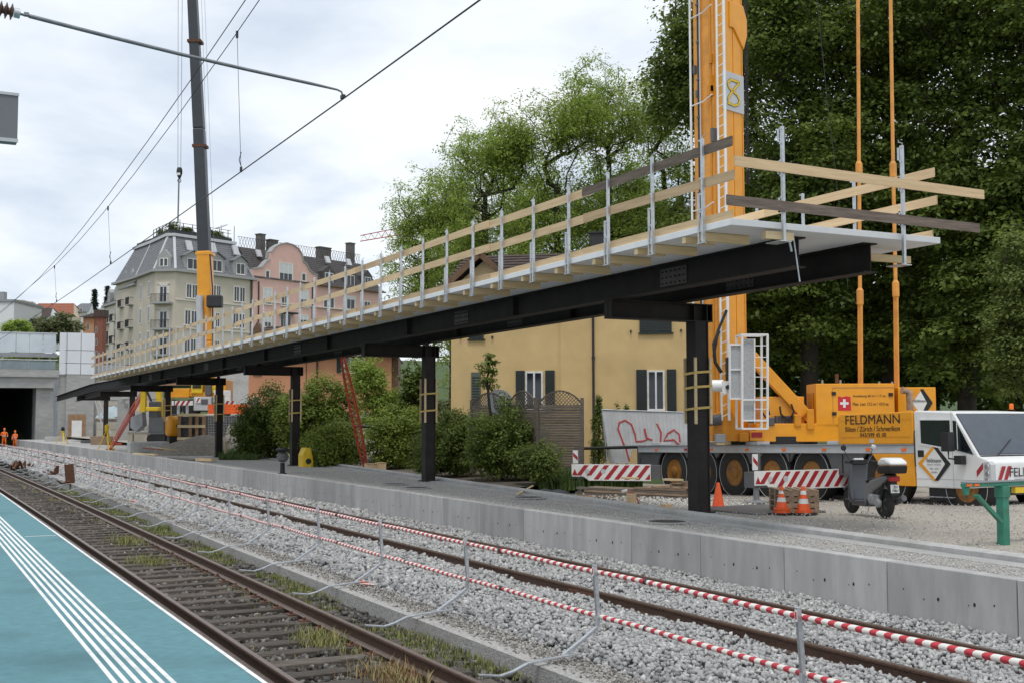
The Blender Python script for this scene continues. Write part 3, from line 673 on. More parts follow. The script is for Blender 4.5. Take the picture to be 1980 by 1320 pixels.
for (x, z0, z1) in ((12.03, 5.17, 6.97), (14.53, 4.95, 6.93)):
    m = MB(); m.box(x-.024, x+.024, 14.19, 14.24, z0, z1)
    po = m.build('post', 'galv', ge)
    m = MB()
    for zz in (z1-.28, z1-.78, z1-1.35): m.box(x-.10, x-.075, 14.2, 14.22, zz, zz+.25); m.box(x-.10, x-.024, 14.2, 14.22, zz, zz+.02); m.box(x-.10, x-.024, 14.2, 14.22, zz+.23, zz+.25)
    m.box(x-.12, x+.1, 14.15, 14.50, z0-.0, z0+.014); m.build('clamp', 'galv', po)
    m = MB(); m.tube([(x, 14.2, z1), (x-.02, 14.18, z1+.03), (x-.10, 14.18, z1+.035), (x-.11, 14.18, z1+.07)], .008, 6); m.build('hook', 'galv', po)
for (xa, za, xb, zb, mt) in ((11.07, 6.33, 16.35, 6.26, 'wood_newx'), (10.91, 5.725, 16.22, 5.675, 'wood_oldx')):
    m = MB(); m.beam((xa, 14.165, za), (xb, 14.165, zb), .032, .155); m.build('board', mt, ge)
m = MB(); m.box(11.75, 12.3, 14.3, 14.4, 5.22, 5.338); m.build('edge_timber', 'wood_pale', ge)
m = MB(); x, z = 12.52, 4.6; m.tube([(12.55, 14.6, 5.34), (12.62, 14.55, 4.62)], .012, 6); m.tube([(12.38, 14.5, 5.24), (12.42, 14.5, 5.08)], .018, 8); m.build('tie_rod', 'galv', ge)

# ================================================================== OVERHEAD LINE
ohl = thing('overhead_line_arm', 'catenary registration arm with brown ribbed insulator reaching over the old track', 'catenary arm', (-2.2, 12.44, .55))
yA = 12.44; A0 = ay(62, 33, yA); A1 = ay(605, 163, yA); A2 = ay(652, 174, yA); A3 = ay(663, 186, yA)
A1m = [A0.lerp(A1, t) for t in (0, .25, .5, .75, 1)]
for i, p in enumerate(A1m): p.z -= .02*math.sin(math.pi*i/4)
m = MB(); m.tube([*A1m, A2, (A2.lerp(A3, .6)+Vector((.01, 0, .02))), A3], [.021, .02, .019, .018, .017, .011, .011, .011], 10); m.build('arm_tube', 'galv_dark', ohl, smooth=True)
d = (A0-A1).normalized(); I0 = A0 + d*.02
m = MB(); m.tube([A0-d*.06, A0+d*.03], .022, 8); m.tube([A0+d*.02, A0+d*.12], .014, 8); m.box(A0.x-.075, A0.x-.03, yA-.03, yA+.03, A0.z+.0, A0.z+.03); m.build('fork', 'galv_dark', ohl, smooth=True)
m = MB(); m.tube([I0+d*.09, I0+d*.145], .05, 12); m.build('insulator_cap', 'galv', ohl, smooth=True)
m = MB(); pr = []; L = 0
pts, rad = [], []
for k in range(9):
    b0 = .15+k*.05
    for (dd, r) in ((0, .035), (.016, .08), (.024, .083), (.036, .037)): pts.append(I0+d*(b0+dd)); rad.append(r)
m.tube(pts, rad, 14); m.build('insulator', 'insul', ohl, smooth=True)
Ie = pts[-1]; mx, = (-2.2,)
m = MB(); m.tube([Ie, Ie+d*.15, (mx, yA, Ie.z+.25)], .03, 10); m.build('bracket_tube', 'galv', ohl, smooth=True)
m = MB(); m.box(mx-.12, mx+.12, yA-.12, yA+.12, .55, 9); m.build('mast', 'galv', ohl)
m = MB(); m.box(A3.x-.02, A3.x+.02, yA-.035, yA+.035, A3.z-.03, A3.z+.01); m.build('wire_clamp', 'wire', ohl)
zc_ = A3.z-.035
def wire(name, pts, r, lb, mt='wire'):
    m = MB(); m.tube(pts, r, 6); return tag(m.build(name, mt, smooth=True), lb, 'wire')
def cwx(y): return A3.x + bend(y) - (max(0, y-12.44)*.004)
wire('contact_wire', [(A3.x+.02, -30, zc_), *[(cwx(y), y, zc_-.012*math.sin((y-12.44)/9)) for y in (2, 8, 12.44, 18, 26, 34, 44, 60, 80, 100, 122)]], .0085, 'black contact wire held by the registration arm above the old track')
def mz(y): return 7.35 + .62*((y-33)/20)**2 if y < 53 else 7.35+.62*((73-y)/20)**2 if y < 95 else 8.1
def mwx(y): return 4.22+bend(y)-.004*max(0, y-12)
ysm = [-20, -8, 0, 5, 9, 13, 17.4, 22, 26, 30, 34, 40, 46, 53, 60, 68, 76, 86, 95, 108, 122]
# messenger and feeder follow the photo: fitted through measured pixels
def fitz(px, X):
    out = []
    for u, v in px: q = ax(u, v, X(0)); q = ax(u, v, X(q.y)); out.append((q.y, q.z))
    return np.polyfit([a for a, b in out], [b for a, b in out], 2), out
f1, o1 = fitz([(500, 0), (450, 78), (330, 245), (208, 400), (110, 510)], mwx)
f2, o2 = fitz([(475, 0), (400, 110), (300, 255), (200, 388), (100, 512)], lambda y: 3.75+bend(y)-.003*max(0, y-12))
YM = [-6, 0, 5, 9, 13, 17, 21, 25, 29, 33, 38, 44, 50]
wire('messenger_wire', [(mwx(y), y, float(np.polyval(f1, min(y, 45)))) for y in YM]+[(mwx(y), y, float(np.polyval(f1, 45))) for y in (70, 95, 122)], .007, 'upper messenger wire carrying the thin droppers above the old track')
wire('feeder_wire', [(3.75+bend(y)-.003*max(0, y-12), y, float(np.polyval(f2, min(y, 45)))) for y in YM]+[(3.75+bend(y)-.003*y, y, float(np.polyval(f2, 45))) for y in (70, 95, 122)], .007, 'thin overhead wire running just left of the messenger wire')
for i, (u, v, lb) in enumerate([(448, 345, 'nearest vertical dropper wire hanging between messenger and contact wire'), (206, 527, 'middle vertical dropper wire left of the dark crane boom'), (107, 590, 'far vertical dropper wire above the red roofed houses')]):
    y = ax(u, v, 4.15).y; zm = float(np.polyval(f1, min(y, 45)))
    t = thing('dropper', lb, 'dropper', (cwx(y), y, zc_))
    MB().tube([(cwx(y), y, zc_), (mwx(y), y, zm)], .004, 5).build('dropper_wire', 'wire', t)
    m = MB(); m.tube([(cwx(y), y, zc_-.01), (cwx(y), y, zc_+.06)], .02, 6); m.tube([(cwx(y)+.01, y, zc_+.05), (cwx(y)-.03, y, zc_+.16), (cwx(y), y, zc_+.28)], .007, 5); m.tube([(mwx(y), y, zm-.08), (mwx(y), y, zm+.02)], .02, 6); m.build('dropper_clamp', 'wire', t)

# grey panel at the left edge, hung from a post outside the picture
q = ay(34, 230, 9.0); z0, z1 = ay(34, 278, 9.0).z, ay(34, 183, 9.0).z
sg = thing('hanging_sign', 'plain grey back of a hanging sign panel at the left picture edge', 'sign', (q.x-.9, 9.0, .55))
m = MB(); m.box(q.x-1.5, q.x, 8.97, 9.07, z0, z1); m.build('panel', 'grey_sign', sg, bevel=.006)
m = MB(); m.box(q.x-1.5, q.x+.004, 8.962, 8.969, z0, z0+.025); m.box(q.x-1.5, q.x+.004, 8.962, 8.969, z1-.02, z1); m.build('rim', 'grey_light', sg)
m = MB(); m.box(q.x-.96, q.x-.84, 9.071, 9.19, .55, z1+.3); m.build('post', 'galv', sg)
# ================================================================== MOBILE TOWER CRANE
class Fr:                                   # a bare local frame
    def __init__(s, loc, rotz): s.matrix_basis = Matrix.Translation(loc) @ Matrix.Rotation(rotz, 4, 'Z')
def xf(mb, fr): mb.v = [tuple(fr.matrix_basis @ Vector(p)) for p in mb.v]; return mb
def text_mesh(s, size, depth=.004, align='LEFT'):
    cu = bpy.data.curves.new('t', 'FONT'); cu.body = s; cu.size = size; cu.extrude = depth/2; cu.align_x = align
    o = bpy.data.objects.new('t', cu); col.objects.link(o); dg = bpy.context.evaluated_depsgraph_get()
    me = bpy.data.meshes.new_from_object(o.evaluated_get(dg)); bpy.data.objects.remove(o); return me
def put_text(name, s, height, width, M4, material, parent, align='LEFT'):   # M4: local (x right, y up) -> parent space
    me = text_mesh(s, 1.0, .004); co = np.empty(len(me.vertices)*3); me.vertices.foreach_get('co', co); co = co.reshape(-1, 3)
    mn, mx = co.min(0), co.max(0); sc = np.array([width/(mx[0]-mn[0]), height/(mx[1]-mn[1]), 1]); co = (co-np.array([mn[0], mn[1], 0]))*sc
    if align == 'C': co[:, 0] -= width/2
    A = np.array(M4); co = co @ A[:3, :3].T + A[:3, 3]; me.vertices.foreach_set('co', co.ravel()); me.materials.clear(); me.materials.append(M(material)); me.update()
    o = bpy.data.objects.new(name, me); col.objects.link(o); o.parent = parent; return o
UPX = Matrix(((1,0,0,0),(0,0,-1,0),(0,1,0,0),(0,0,0,1)))     # text in the plane facing -y
FRX = Matrix(((0,0,1,0),(1,0,0,0),(0,1,0,0),(0,0,0,1)))      # text in the plane facing +x
tk = thing('mobile_crane', 'big yellow and white mobile tower crane parked on the gravel yard', 'crane truck', (21.7, 33, .06), rot=(0, -R_(1.25), -math.pi/2))
tk_w = [1.9, 3.42, 4.93, 6.62, 8.25, 10.95, 13.62]
W = 2.75
def q_(u, v, yl=0.): return lpx(tk, u, v, yl)
m = MB(); n = 150; top = 1.30; P = []
for k in range(n+1):
    x = 0.1+k*(11.9)/n; z = .74
    for xc in tk_w:
        if abs(x-xc) < .86: z = max(z, .69+math.sqrt(.86**2-(x-xc)**2))
    P.append((x, .02, min(z, 1.285)))
m.prism(P+[(12.0, .02, top), (.1, .02, top)], (0, .06, 0)); m.build('side_skirt', 'grey_paint', tk, world=False)
m = MB(); m.box(.05, 11.95, .35, W-.35, .55, 1.28); m.build('chassis', 'black', tk, world=False)
m = MB(); m.box(.0, 11.98, -.02, W, 1.301, 1.50); m.build('deck', 'grey_light', tk, world=False, bevel=.01)
m = MB(); m.box(0, 11.98, -.05, .5, 1.502, 1.53); m.build('deck_edge', 'grey_mid', tk, world=False)
for x in (1.0, 2.6, 3.9, 5.6, 7.2, 8.8, 10.4, 11.6):
    m = MB(); m.box(x, x+.14, -.04, -.021, 1.36, 1.43); m.build('side_marker', 'orange_hi' if x not in (2.6,) else 'red', tk, world=False)
m = MB(); m.box(-.25, .3, .1, 1.0, .6, 1.5); m.box(-.05, .0, .05, 1.1, 1.0, 1.1); m.build('rear_box', 'grey_paint', tk, world=False)
m = MB(); m.tube([(.05, .25, 1.48), (-4.6, .25, 1.42)], .055, 8); m.build('boom_rest_tube', 'black', tk, world=False, smooth=True)
# wheels
def tyre_mb(r=.665, w=.38):
    m = MB(); m.lathe([(.335, .03), (.36, .0), (.60, 0), (.645, .03), (r, .07), (r, w-.07), (.645, w-.03), (.60, w), (.335, w)], axis='y', n=40, cap=False); return m
def rim_mb():
    m = MB(); m.lathe([(.345, .02), (.335, .005), (.32, .03), (.305, .12), (.27, .14), (.235, .10), (.16, .10), (.145, .0), (.10, -.02), (.0, -.02)], axis='y', n=32)
    for k in range(10): a = 2*math.pi*k/10; m.lathe([(.02, 0), (.02, -.045)], (.195*math.cos(a), .10, .195*math.sin(a)), 'y', 6)
    return m
def line_mb():
    m = MB(); pts = [(.617*math.cos(2*math.pi*k/48), -.003, .617*math.sin(2*math.pi*k/48)) for k in range(49)]; m.tube(pts, .007, 5, cap=False); return m
tm = rm = lm = None
for x in tk_w:
    for side in (0, 1):
        if tm is None:
            w = tyre_mb().build('wheel', 'rubber', tk, world=False, smooth=True); r = rim_mb().build('rim', 'rim_orange', w, world=False, smooth=True); l = line_mb().build('tyre_line', 'grey_light', w, world=False); tm, rm, lm = w.data, r.data, l.data
        else:
            w = bpy.data.objects.new('wheel', tm); col.objects.link(w); w.parent = tk
            for nm, d in (('rim', rm), ('tyre_line', lm)): o = bpy.data.objects.new(nm, d); col.objects.link(o); o.parent = w
        k_ = 1.11 if x < 12 else .97; w.scale = (k_, 1, k_); w.location = (x if x < 12 else 13.45, .06 if side == 0 else W-.06, .715 if x < 12 else .52); w.rotation_euler = (0, rr.uniform(0, 6), 0 if side == 0 else math.pi)
m = MB()
for x in tk_w: m.tube([(x, .3, .66), (x, W-.3, .66)], .1, 8)
m.build('axles', 'black', tk, world=False)
# orange machinery body and cab
m = MB(); m.prism([(9.42, -.03, 1.53), (9.42, -.03, 2.22), (9.52, -.03, 2.30), (11.99, -.03, 2.31), (11.99, -.03, 1.53)], (0, W+.03, 0)); side_b = m.build('engine_cover', 'crane_yellow', tk, world=False, bevel=.02)
m = MB(); m.box(9.55, 11.9, -.036, -.031, 1.70, 1.712); m.box(9.55, 11.95, -.036, -.031, 2.12, 2.128); m.build('cover_seam', 'crane_shade', side_b, world=False)
m = MB(); m.box(10.55, 10.7, -.045, -.031, 1.56, 1.66); m.build('latch', 'grey_light', side_b, world=False)
m = MB(); m.prism([(11.0, -.02, .52), (11.98, -.02, .52), (11.98, -.02, 1.295), (10.6, -.02, 1.295), (10.72, -.02, 1.15), (10.9, -.02, .9)], (0, .5, 0)); m.build('lower_panel', 'crane_yellow', tk, world=False, bevel=.015)
prof = [(12.0, .50), (12.0, 2.30), (12.06, 2.325), (13.20, 2.26), (13.88, 1.25), (14.12, 1.17), (14.20, 1.10), (14.22, .62), (14.1, .55), (13.42, .50)]
m = MB(); m.prism([(x, 0, z) for x, z in prof], (0, W, 0)); cab = m.build('cab', 'white_paint', tk, world=False, bevel=.03)
m = MB(); m.prism([(13.235, .06, 2.215), (13.235, W-.06, 2.215), (13.865, W-.06, 1.28), (13.865, .06, 1.28)], (.02, 0, .013)); m.build('windscreen', 'glass_blue', cab, world=False)
m = MB(); m.prism([(12.21, -.008, 1.55), (12.21, -.008, 2.09), (13.11, -.008, 2.07), (13.11, -.008, 1.42)], (0, .02, 0)); m.build('side_window', 'glass_dark', cab, world=False)
m = MB()
F_ = [(12.19, 1.53), (12.19, 2.11), (13.13, 2.09), (13.13, 1.40), (12.19, 1.53)]
for a, b in zip(F_, F_[1:]): m.beam((a[0], -.008, a[1]), (b[0], -.008, b[1]), .02, .03)
m.build('window_frame', 'white_paint', cab, world=False)
m = MB(); m.prism([(13.19, -.008, 1.40), (13.19, -.008, 2.07), (13.28, -.008, 2.05), (13.75, -.008, 1.28)], (0, .02, 0)); m.build('quarter_window', 'glass_dark', cab, world=False)
m = MB(); m.box(13.30, 13.32, -.012, -.0, 1.40, 2.0); m.build('quarter_bar', 'white_paint', cab, world=False)
m = MB(); m.box(13.145, 13.152, -.004, .0, .52, 2.28); m.box(12.02, 14.0, -.004, 0., .70, .708); m.build('door_seam', 'grey_mid', cab, world=False)
m = MB(); m.box(12.10, 12.28, -.012, 0, 1.22, 1.38); m.build('fuel_flap', 'black', cab, world=False)
m = MB(); m.box(13.20, 13.42, -.42, -.22, 1.36, 1.80); m.tube([(13.3, -.3, 1.36), (13.3, -.3, 1.2), (13.45, 0.05, 1.15)], .02, 6); m.box(13.36, 13.56, -.2, -.03, 1.06, 1.26); m.build('wing_mirror', 'black', cab, world=False, bevel=.03)
m = MB(); m.box(13.86, 13.93, .05, W-.05, 1.20, 1.262); m.build('cowl_grille', 'black', cab, world=False)
for yy in (.6, 1.6): 
    m = MB(); m.tube([(13.93, yy, 1.27), (13.70, yy+.7, 1.62)], .012, 5); m.build('wiper', 'black', cab, world=False)
# chevrons and lamps on the front corner
for i, (x0, y0) in enumerate(((13.86, 0), (14.04, 0))):
    m = MB(); m.prism([(13.80+.02, -.006, .78), (13.80+.02, -.006, .92), (14.0, -.006, 1.10), (14.0, -.006, .96)], (0, .006, 0)); m.prism([(13.95, -.006, .58), (14.0, -.006, .65), (14.0, -.006, .58)], (0, .006, 0))
m.build('chevron_side', 'sign_red', cab, world=False)
m = MB(); m.prism([(14.02, -.02, .60), (14.02, -.02, 1.12), (14.17, -.02, 1.14), (14.235, -.02, 1.06), (14.235, -.02, .60)], (0, .16, 0)); lamp = m.build('headlight', 'grey_light', cab, world=False, bevel=.02)
for z in (.70, .86, 1.02): m = MB(); m.lathe([(.0, -.03), (.05, -.03), (.06, .0)], (14.13, -.02, z), 'y', 16); m.build('lamp_lens', 'chrome', lamp, world=False, smooth=True)
m = MB()
for y0 in (.17, .36): m.prism([(14.225, y0, .64), (14.225, y0+.10, .64), (14.225, y0+.30, .92+.1), (14.225, y0+.18, .92+.1)], (.006, 0, 0))
m.build('chevron_front', 'sign_red', cab, world=False)
m = MB(); m.box(14.205, 14.24, .75, 2.6, .645, .72); m.build('grille', 'black', cab, world=False)
put_text('front_lettering', 'FELDMANN', .20, 1.55, Matrix.Translation((14.232, .58, .78)) @ FRX, 'black', cab)
m = MB(); m.lathe([(.05, 0), (.05, .12), (.04, .14)], (13.0, 2.2, 2.33), 'z', 12); m.build('beacon', 'orange_hi', cab, world=False, smooth=True)
m = MB(); m.box(12.3, 13.3, .1, .8, .20, .495); m.box(12.0, 14.0, .5, W-.3, .35, .495); m.build('under_frame', 'black', tk, world=False)
c0 = Matrix.Translation((0, -.036, 0))
def T_(u, v, yl): x, z = q_(u, v, yl); return Matrix.Translation((x, yl, z))
a = q_(1635, 820, -.036); b = q_(1740, 820, -.036)
put_text('lettering', 'FELDMANN', .225, b[0]-a[0], T_(1635, 820, -.036) @ UPX, 'black', side_b)
put_text('lettering', 'Bilten / Zürich / Schmerikon', .13, b[0]-a[0], T_(1635, 834, -.036) @ UPX, 'black', side_b)
put_text('lettering', '043/399 45 00', .10, (b[0]-a[0])*.48, T_(1663, 844, -.036) @ UPX, 'black', side_b)
def diamond(parent, x, z, w, h, y, fr=None, txt=True):
    T = (lambda mb: xf(mb, fr)) if fr else (lambda mb: mb); wd = fr is not None; t = .13
    m = MB(); m.prism([(x-w, y, z), (x, y, z+h), (x+w, y, z), (x, y, z-h)], (0, .003, 0)); o = T(m).build('logo_plate', 'sign_white', parent, world=wd)
    e = .004
    m = MB(); m.prism([(x-w, y-e, z), (x-.03, y-e, z+h), (x+.07, y-e, z+h), (x-w+.14, y-e, z), (x+.07, y-e, z-h), (x-.03, y-e, z-h)], (0, .003, 0)); T(m).build('logo_chevron', 'crane_yellow', o, world=wd)
    m = MB(); m.prism([(x+w, y-e, z), (x+.10, y-e, z+h), (x+.0+.0, y-e, z+h*.97), (x+w-.16, y-e, z), (x+.0, y-e, z-h*.97), (x+.10, y-e, z-h)], (0, .003, 0)); T(m).build('logo_chevron', 'black', o, world=wd)
    return o
x_, z_ = q_(1806, 893, -.01); lg = diamond(cab, x_, z_-.03, .50, .40, -.012)
put_text('logo_text', 'feldmann', .10, .44, Matrix.Translation((x_-.22, -.018, z_+.0)) @ UPX, 'grey_paint', lg)
put_text('logo_text', 'Pneukran / Transporte', .035, .40, Matrix.Translation((x_-.20, -.018, z_-.07)) @ UPX, 'grey_mid', lg)
put_text('logo_text', 'Bilten   Zürich', .035, .26, Matrix.Translation((x_-.13, -.018, z_-.16)) @ UPX, 'grey_mid', lg)
put_text('logo_text', 'Schmerikon', .035, .18, Matrix.Translation((x_-.09, -.018, z_-.24)) @ UPX, 'grey_mid', lg)

# ---- superstructure (turned across the carrier)
S = Fr((23.1, 27.6, 0), R_(-30))
def sq(u, v, yl=-.9): return lpx(S, u, v, yl)
def sbox(name, u0, v0, u1, v1, y0, y1, mt, parent=tk, bevel=.02):
    xa, za = sq(u0, v0, y0); xb, zb = sq(u1, v1, y0); m = MB(); m.box(xa, xb, y0, y1, min(za, zb), max(za, zb)); return xf(m, S).build(name, mt, parent, bevel=bevel)
m = MB(); m.lathe([(.95, 1.62), (.95, 1.95)], (0, 0, 0), 'z', 32); xf(m, S).build('slewing_ring', 'black', tk, smooth=True)
sbox('slewing_platform', 1462, 818, 1625, 853, -.9, .9, 'crane_yellow')
pa = [sq(*k) for k in ((1378, 852), (1383, 800), (1412, 788), (1425, 812), (1432, 822), (1450, 834), (1480, 852))]
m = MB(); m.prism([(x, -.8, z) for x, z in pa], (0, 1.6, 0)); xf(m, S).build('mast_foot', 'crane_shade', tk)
sbox('counter_jib', 1470, 766, 1556, 818, -.55, .5, 'crane_yellow')
sbox('foot_plate', 1450, 832, 1478, 851, -.92, -.80, 'crane_yellow', bevel=.01)
o = sbox('warning_sign', 1453, 835, 1474, 845, -.94, -.93, 'sign_red', bevel=0)
hb = sbox('machine_house', 1577, 741, 1731, 825, -.9, .45, 'crane_yellow')
hx0, hz0 = sq(1577, 825); hx1, hz1 = sq(1731, 741)
m = MB()
for k in range(3): m.box(hx0-.012, hx0-.002, -.62+k*.33, -.42+k*.33, hz0+.35, hz1-.25)
xf(m, S).build('vent', 'crane_shade', hb)
m = MB(); da = sq(1610, 749); db = sq(1729, 749); 
for (a, b) in (((da[0], hz0+.1), (da[0], da[1])), ((da[0], da[1]), (db[0], da[1]))): m.beam((a[0], -.903, a[1]), (b[0], -.903, b[1]), .006, .012)
xf(m, S).build('door_seam', 'grey_paint', hb)
m = MB()
for (u, v) in ((1612, 760), (1613, 799), (1722, 762)): a = sq(u, v); m.box(a[0]-.06, a[0]+.06, -.93, -.901, a[1]-.05, a[1]+.05)
xf(m, S).build('door_hinge', 'black', hb)
fa = sq(1620, 765); fb = sq(1645, 793)
m = MB(); m.prism([(fa[0], -.906, fa[1]), (fa[0]+.12, -.906, fa[1]-.03), (fb[0]-.12, -.906, fa[1]), (fb[0], -.906, fa[1]-.02), (fb[0]+.01, -.906, fb[1]), (fa[0]-.0, -.906, fb[1])], (0, .004, 0)); fl = xf(m, S).build('swiss_flag', 'red_flag', hb)
cxm, czm = (fa[0]+fb[0])/2, (fa[1]+fb[1])/2; m = MB(); m.box(cxm-.035, cxm+.035, -.912, -.907, czm-.12, czm+.12); xf(m, S).build('flag_cross', 'sign_white', fl); m = MB(); m.box(cxm-.12, cxm+.12, -.913, -.908, czm-.035, czm+.035); xf(m, S).build('flag_cross', 'sign_white', fl)
rootinv = tk.matrix_basis.inverted()
for s, u0, u1, v in (('Ausladung 60 m / 1.7 to.', 1649, 1713, 768), ('Max. Last 13.2 m / 10.0 to.', 1649, 1719, 783)):
    a = sq(u0, v); b = sq(u1, v); put_text('lettering', s, .085, b[0]-a[0], rootinv @ S.matrix_basis @ Matrix.Translation((a[0], -.908, a[1])) @ UPX, 'black', hb)
ob = sbox('ballast_box', 1736, 748, 1811, 815, -.75, .6, 'crane_yellow')
bx, bz = sq(1779, 778, -.77); lg = diamond(ob, bx, bz, .36, .40, -.765, fr=S)
put_text('logo_text', 'feldmann', .085, .36, rootinv @ S.matrix_basis @ Matrix.Translation((bx-.18, -.775, bz+.02)) @ UPX, 'grey_paint', lg)
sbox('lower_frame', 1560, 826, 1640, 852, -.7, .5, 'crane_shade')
# exhaust
e0 = sq(1760, 792, -1.2); e1 = sq(1758, 758, -1.2); e2 = sq(1750, 755, -1.2)
m = MB(); m.tube([(e0[0], -1.2, e0[1]), (e1[0], -1.2, e1[1]), (e2[0]-.1, -1.25, e2[1]+.02)], [.10, .10, .11], 12); xf(m, S).build('exhaust', 'rusty_chrome', tk, smooth=True)
# tie bars
for i, pts in enumerate([((1659, 0), (1661, 330), (1663, 575), (1664, 742)), ((1722, 0), (1727, 330), (1732, 560), (1734, 750))]):
    Pw = [S.matrix_basis @ Vector((sq(u, v, -.3)[0], -.3, sq(u, v, -.3)[1])) for u, v in pts]
    Pt = Pw[0] + (Pw[0]-Pw[1])*2.2
    m = MB(); m.tube([Pt, Pw[0], Pw[1]], .052, 8); m.tube([Pw[1], Pw[2]], .055, 8); m.beam(Pw[2], Pw[3], .15, .06, up=(1, 0, 0)); o = m.build('tie_bar', 'crane_pale', tk)
    up = Vector((0, 0, 1))
    for p in (Pw[1], Pw[2]): m = MB(); m.tube([p-up*.28, p-up*.2, p+up*.2, p+up*.28], [.05, .10, .10, .05], 8); m.build('tie_coupling', 'crane_pale', o)
# thin rope
rp = [ad(u, v, 36.5) for u, v in ((1580, 0), (1600, 200), (1610, 280), (1640, 560))]; m = MB(); m.tube([rp[0]+(rp[0]-rp[1])*1.5, *rp], .010, 5); m.build('control_rope', 'wire', tk)
# mast: seen over its near corner
vh = Vector((ray(1405, 660).x, ray(1405, 660).y, 0)).normalized(); rh = Vector((vh.y, -vh.x, 0))
K0 = ad(1405, 660, 34.8); K0.z = 0
KL = K0 - rh*.84 + vh*.60; KRr = K0 + rh*.60 + vh*.84; KB = KL + (KRr-K0)
eL = (KL-K0).normalized(); eR = (KRr-K0).normalized(); nL = -eR; nR = -eL
m = MB(); m.prism([K0+Vector((0,0,2.0)), KRr+Vector((0,0,2.0)), KB+Vector((0,0,2.0)), KL+Vector((0,0,2.0))], (0, 0, 26)); mast = m.build('mast', 'crane_yellow', tk, bevel=.02)
def onface(F0, e, n, a0, a1, z0, z1, d, name, mt, parent=mast):   # raised strip on a mast face
    m = MB(); P = [F0+e*a0+Vector((0,0,z0)), F0+e*a1+Vector((0,0,z0)), F0+e*a1+Vector((0,0,z1)), F0+e*a0+Vector((0,0,z1))]
    m.prism([p+n*.002 for p in P], n*d); return m.build(name, mt, parent)
def zat(u, v): return ad(u, v, 34.9).z
wl = (KL-K0).length; wr = (KRr-K0).length
onface(K0, eL, nL, 0.0, .16, 2.0, 28, .06, 'corner_profile', 'crane_yellow'); onface(K0, eL, nL, wl-.30, wl, 2.0, 28, .05, 'corner_profile', 'crane_pale'); onface(K0, eL, nL, .30, wl-.30, 2.0, 28, .02, 'inner_channel', 'crane_pale')
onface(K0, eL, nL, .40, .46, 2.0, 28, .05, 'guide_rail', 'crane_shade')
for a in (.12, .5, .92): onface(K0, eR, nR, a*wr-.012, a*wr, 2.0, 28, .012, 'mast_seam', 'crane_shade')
z0, z1 = zat(1420, 205), zat(1420, 128)
sgn = onface(K0, eR, nR, -.06, wr-.02, z0, z1, .03, 'logo_board', 'grey_light')
LG = [(460, 592), (372, 592), (342, 622), (352, 660), (432, 702), (456, 738), (446, 776), (408, 797), (338, 790)]
LG2 = [(460, 592), (372, 705), (345, 752), (352, 788)]
def lp_(x, y): a = (x-300)/205*(wr+.03)-.04; z = z1-(y-530)/315*(z1-z0); return K0+eR*a+nR*.04+Vector((0, 0, z))
for wv, mt, dd in ((.115, 'black', 0), (.085, 'yellow_mach', .006)):
    m = MB()
    for L_ in (LG, LG2):
        for a, b in zip(L_, L_[1:]): 
            p, q = lp_(*a)+nR*dd, lp_(*b)+nR*dd; m.beam(p, q, .008, wv*.75, up=nR.cross((q-p).normalized()))
    m.build('logo_mark', mt, sgn)
zt0 = zat(1440, 50)
m = MB(); m.prism([KRr+nR*.05+eR*-.5+Vector((0,0,zt0+.2)), KRr+nR*.05+Vector((0,0,zt0-.35)), KRr+nR*.05+eR*.18+Vector((0,0,zt0+.1)), KRr+nR*.05+eR*.18+Vector((0,0,zt0+.6)), KRr+nR*.05+Vector((0,0,zt0+1.0)), KRr+nR*.05+eR*-.7+Vector((0,0,zt0+1.0)), KRr+nR*.05+eR*-.7+Vector((0,0,zt0+.2))], -nR*.6); m.build('mast_head_plate', 'crane_yellow', tk, bevel=.02)
m = MB()
for k in range(3): m.tube([KRr+eR*(.10+.07*k)+Vector((0,0,zat(1450, 345))), KRr+eR*(.10+.07*k)+Vector((0,0,28))], .014, 5)
m.build('hoist_ropes', 'wire', tk)
# service line, white tube, ladder on the left face
def lf(a, d, z): return K0+eL*a+nL*d+Vector((0,0,z))
m = MB(); m.tube([lf(wl*.80, .10, 3.2), lf(wl*.80, .10, 28)], .03, 6); m.build('power_cable', 'black', mast)
m = MB(); m.tube([lf(wl*.75, .09, 3.2), lf(wl*.75, .09, 28)], .025, 6); m.build('conduit', 'grey_light', mast)
for k in range(12):
    z = 3.4+k*1.15; q = lf(wl*.80, .1, z); m = MB(); m.box(q.x-.05, q.x+.05, q.y-.05, q.y+.05, z, z+.06); m.build('cable_clip', 'grey_paint', mast)
for (z, a, w_, h_) in ((zat(1380, 165), .42, .22, .3), (zat(1380, 150), .42, .1, .5), (zat(1380, 255), .30, .25, .4), (zat(1360, 165), .9, .12, .2), (zat(1380, 100), .42, .06, .3), (zat(1350, 115), 1.0, .1, .25)):
    p = lf(a, .06, z); m = MB(); m.box(p.x-w_/2, p.x+w_/2, p.y-.08, p.y+.02, z-h_/2, z+h_/2); m.build('mast_fitting', 'grey_paint' if a != .42 else 'crane_shade', mast)
wx = wl+.05
m = MB(); p0 = lf(wx+.02, .12, zat(1347, 650)); p1 = lf(wx+.02, .12, 27); m.tube([p0, p1], .035, 8)
for v in (188, 10, 400): z = zat(1347, v); m.tube([lf(wx+.02, .12, z), lf(.5, .30, z-.0), lf(.1, .42, z+.12)], .02, 6)
m.build('handrail_tube', 'white_paint', tk, smooth=True)
m = MB(); la, lb = lf(.12, .36, 0), lf(-.06, .36, 0); zb0 = zat(1400, 812)
la = ad(1394, 660, 34.3); lb = ad(1408, 660, 34.2)
for p in (la, lb): m.tube([(p.x, p.y, zb0), (p.x, p.y, 27)], .032 if p is la else .042, 6)
z = zb0+.1
while z < 27: m.tube([(la.x, la.y, z), (lb.x, lb.y, z+.10)], .014, 5); z += .30
m.build('mast_ladder', 'white_paint', tk)
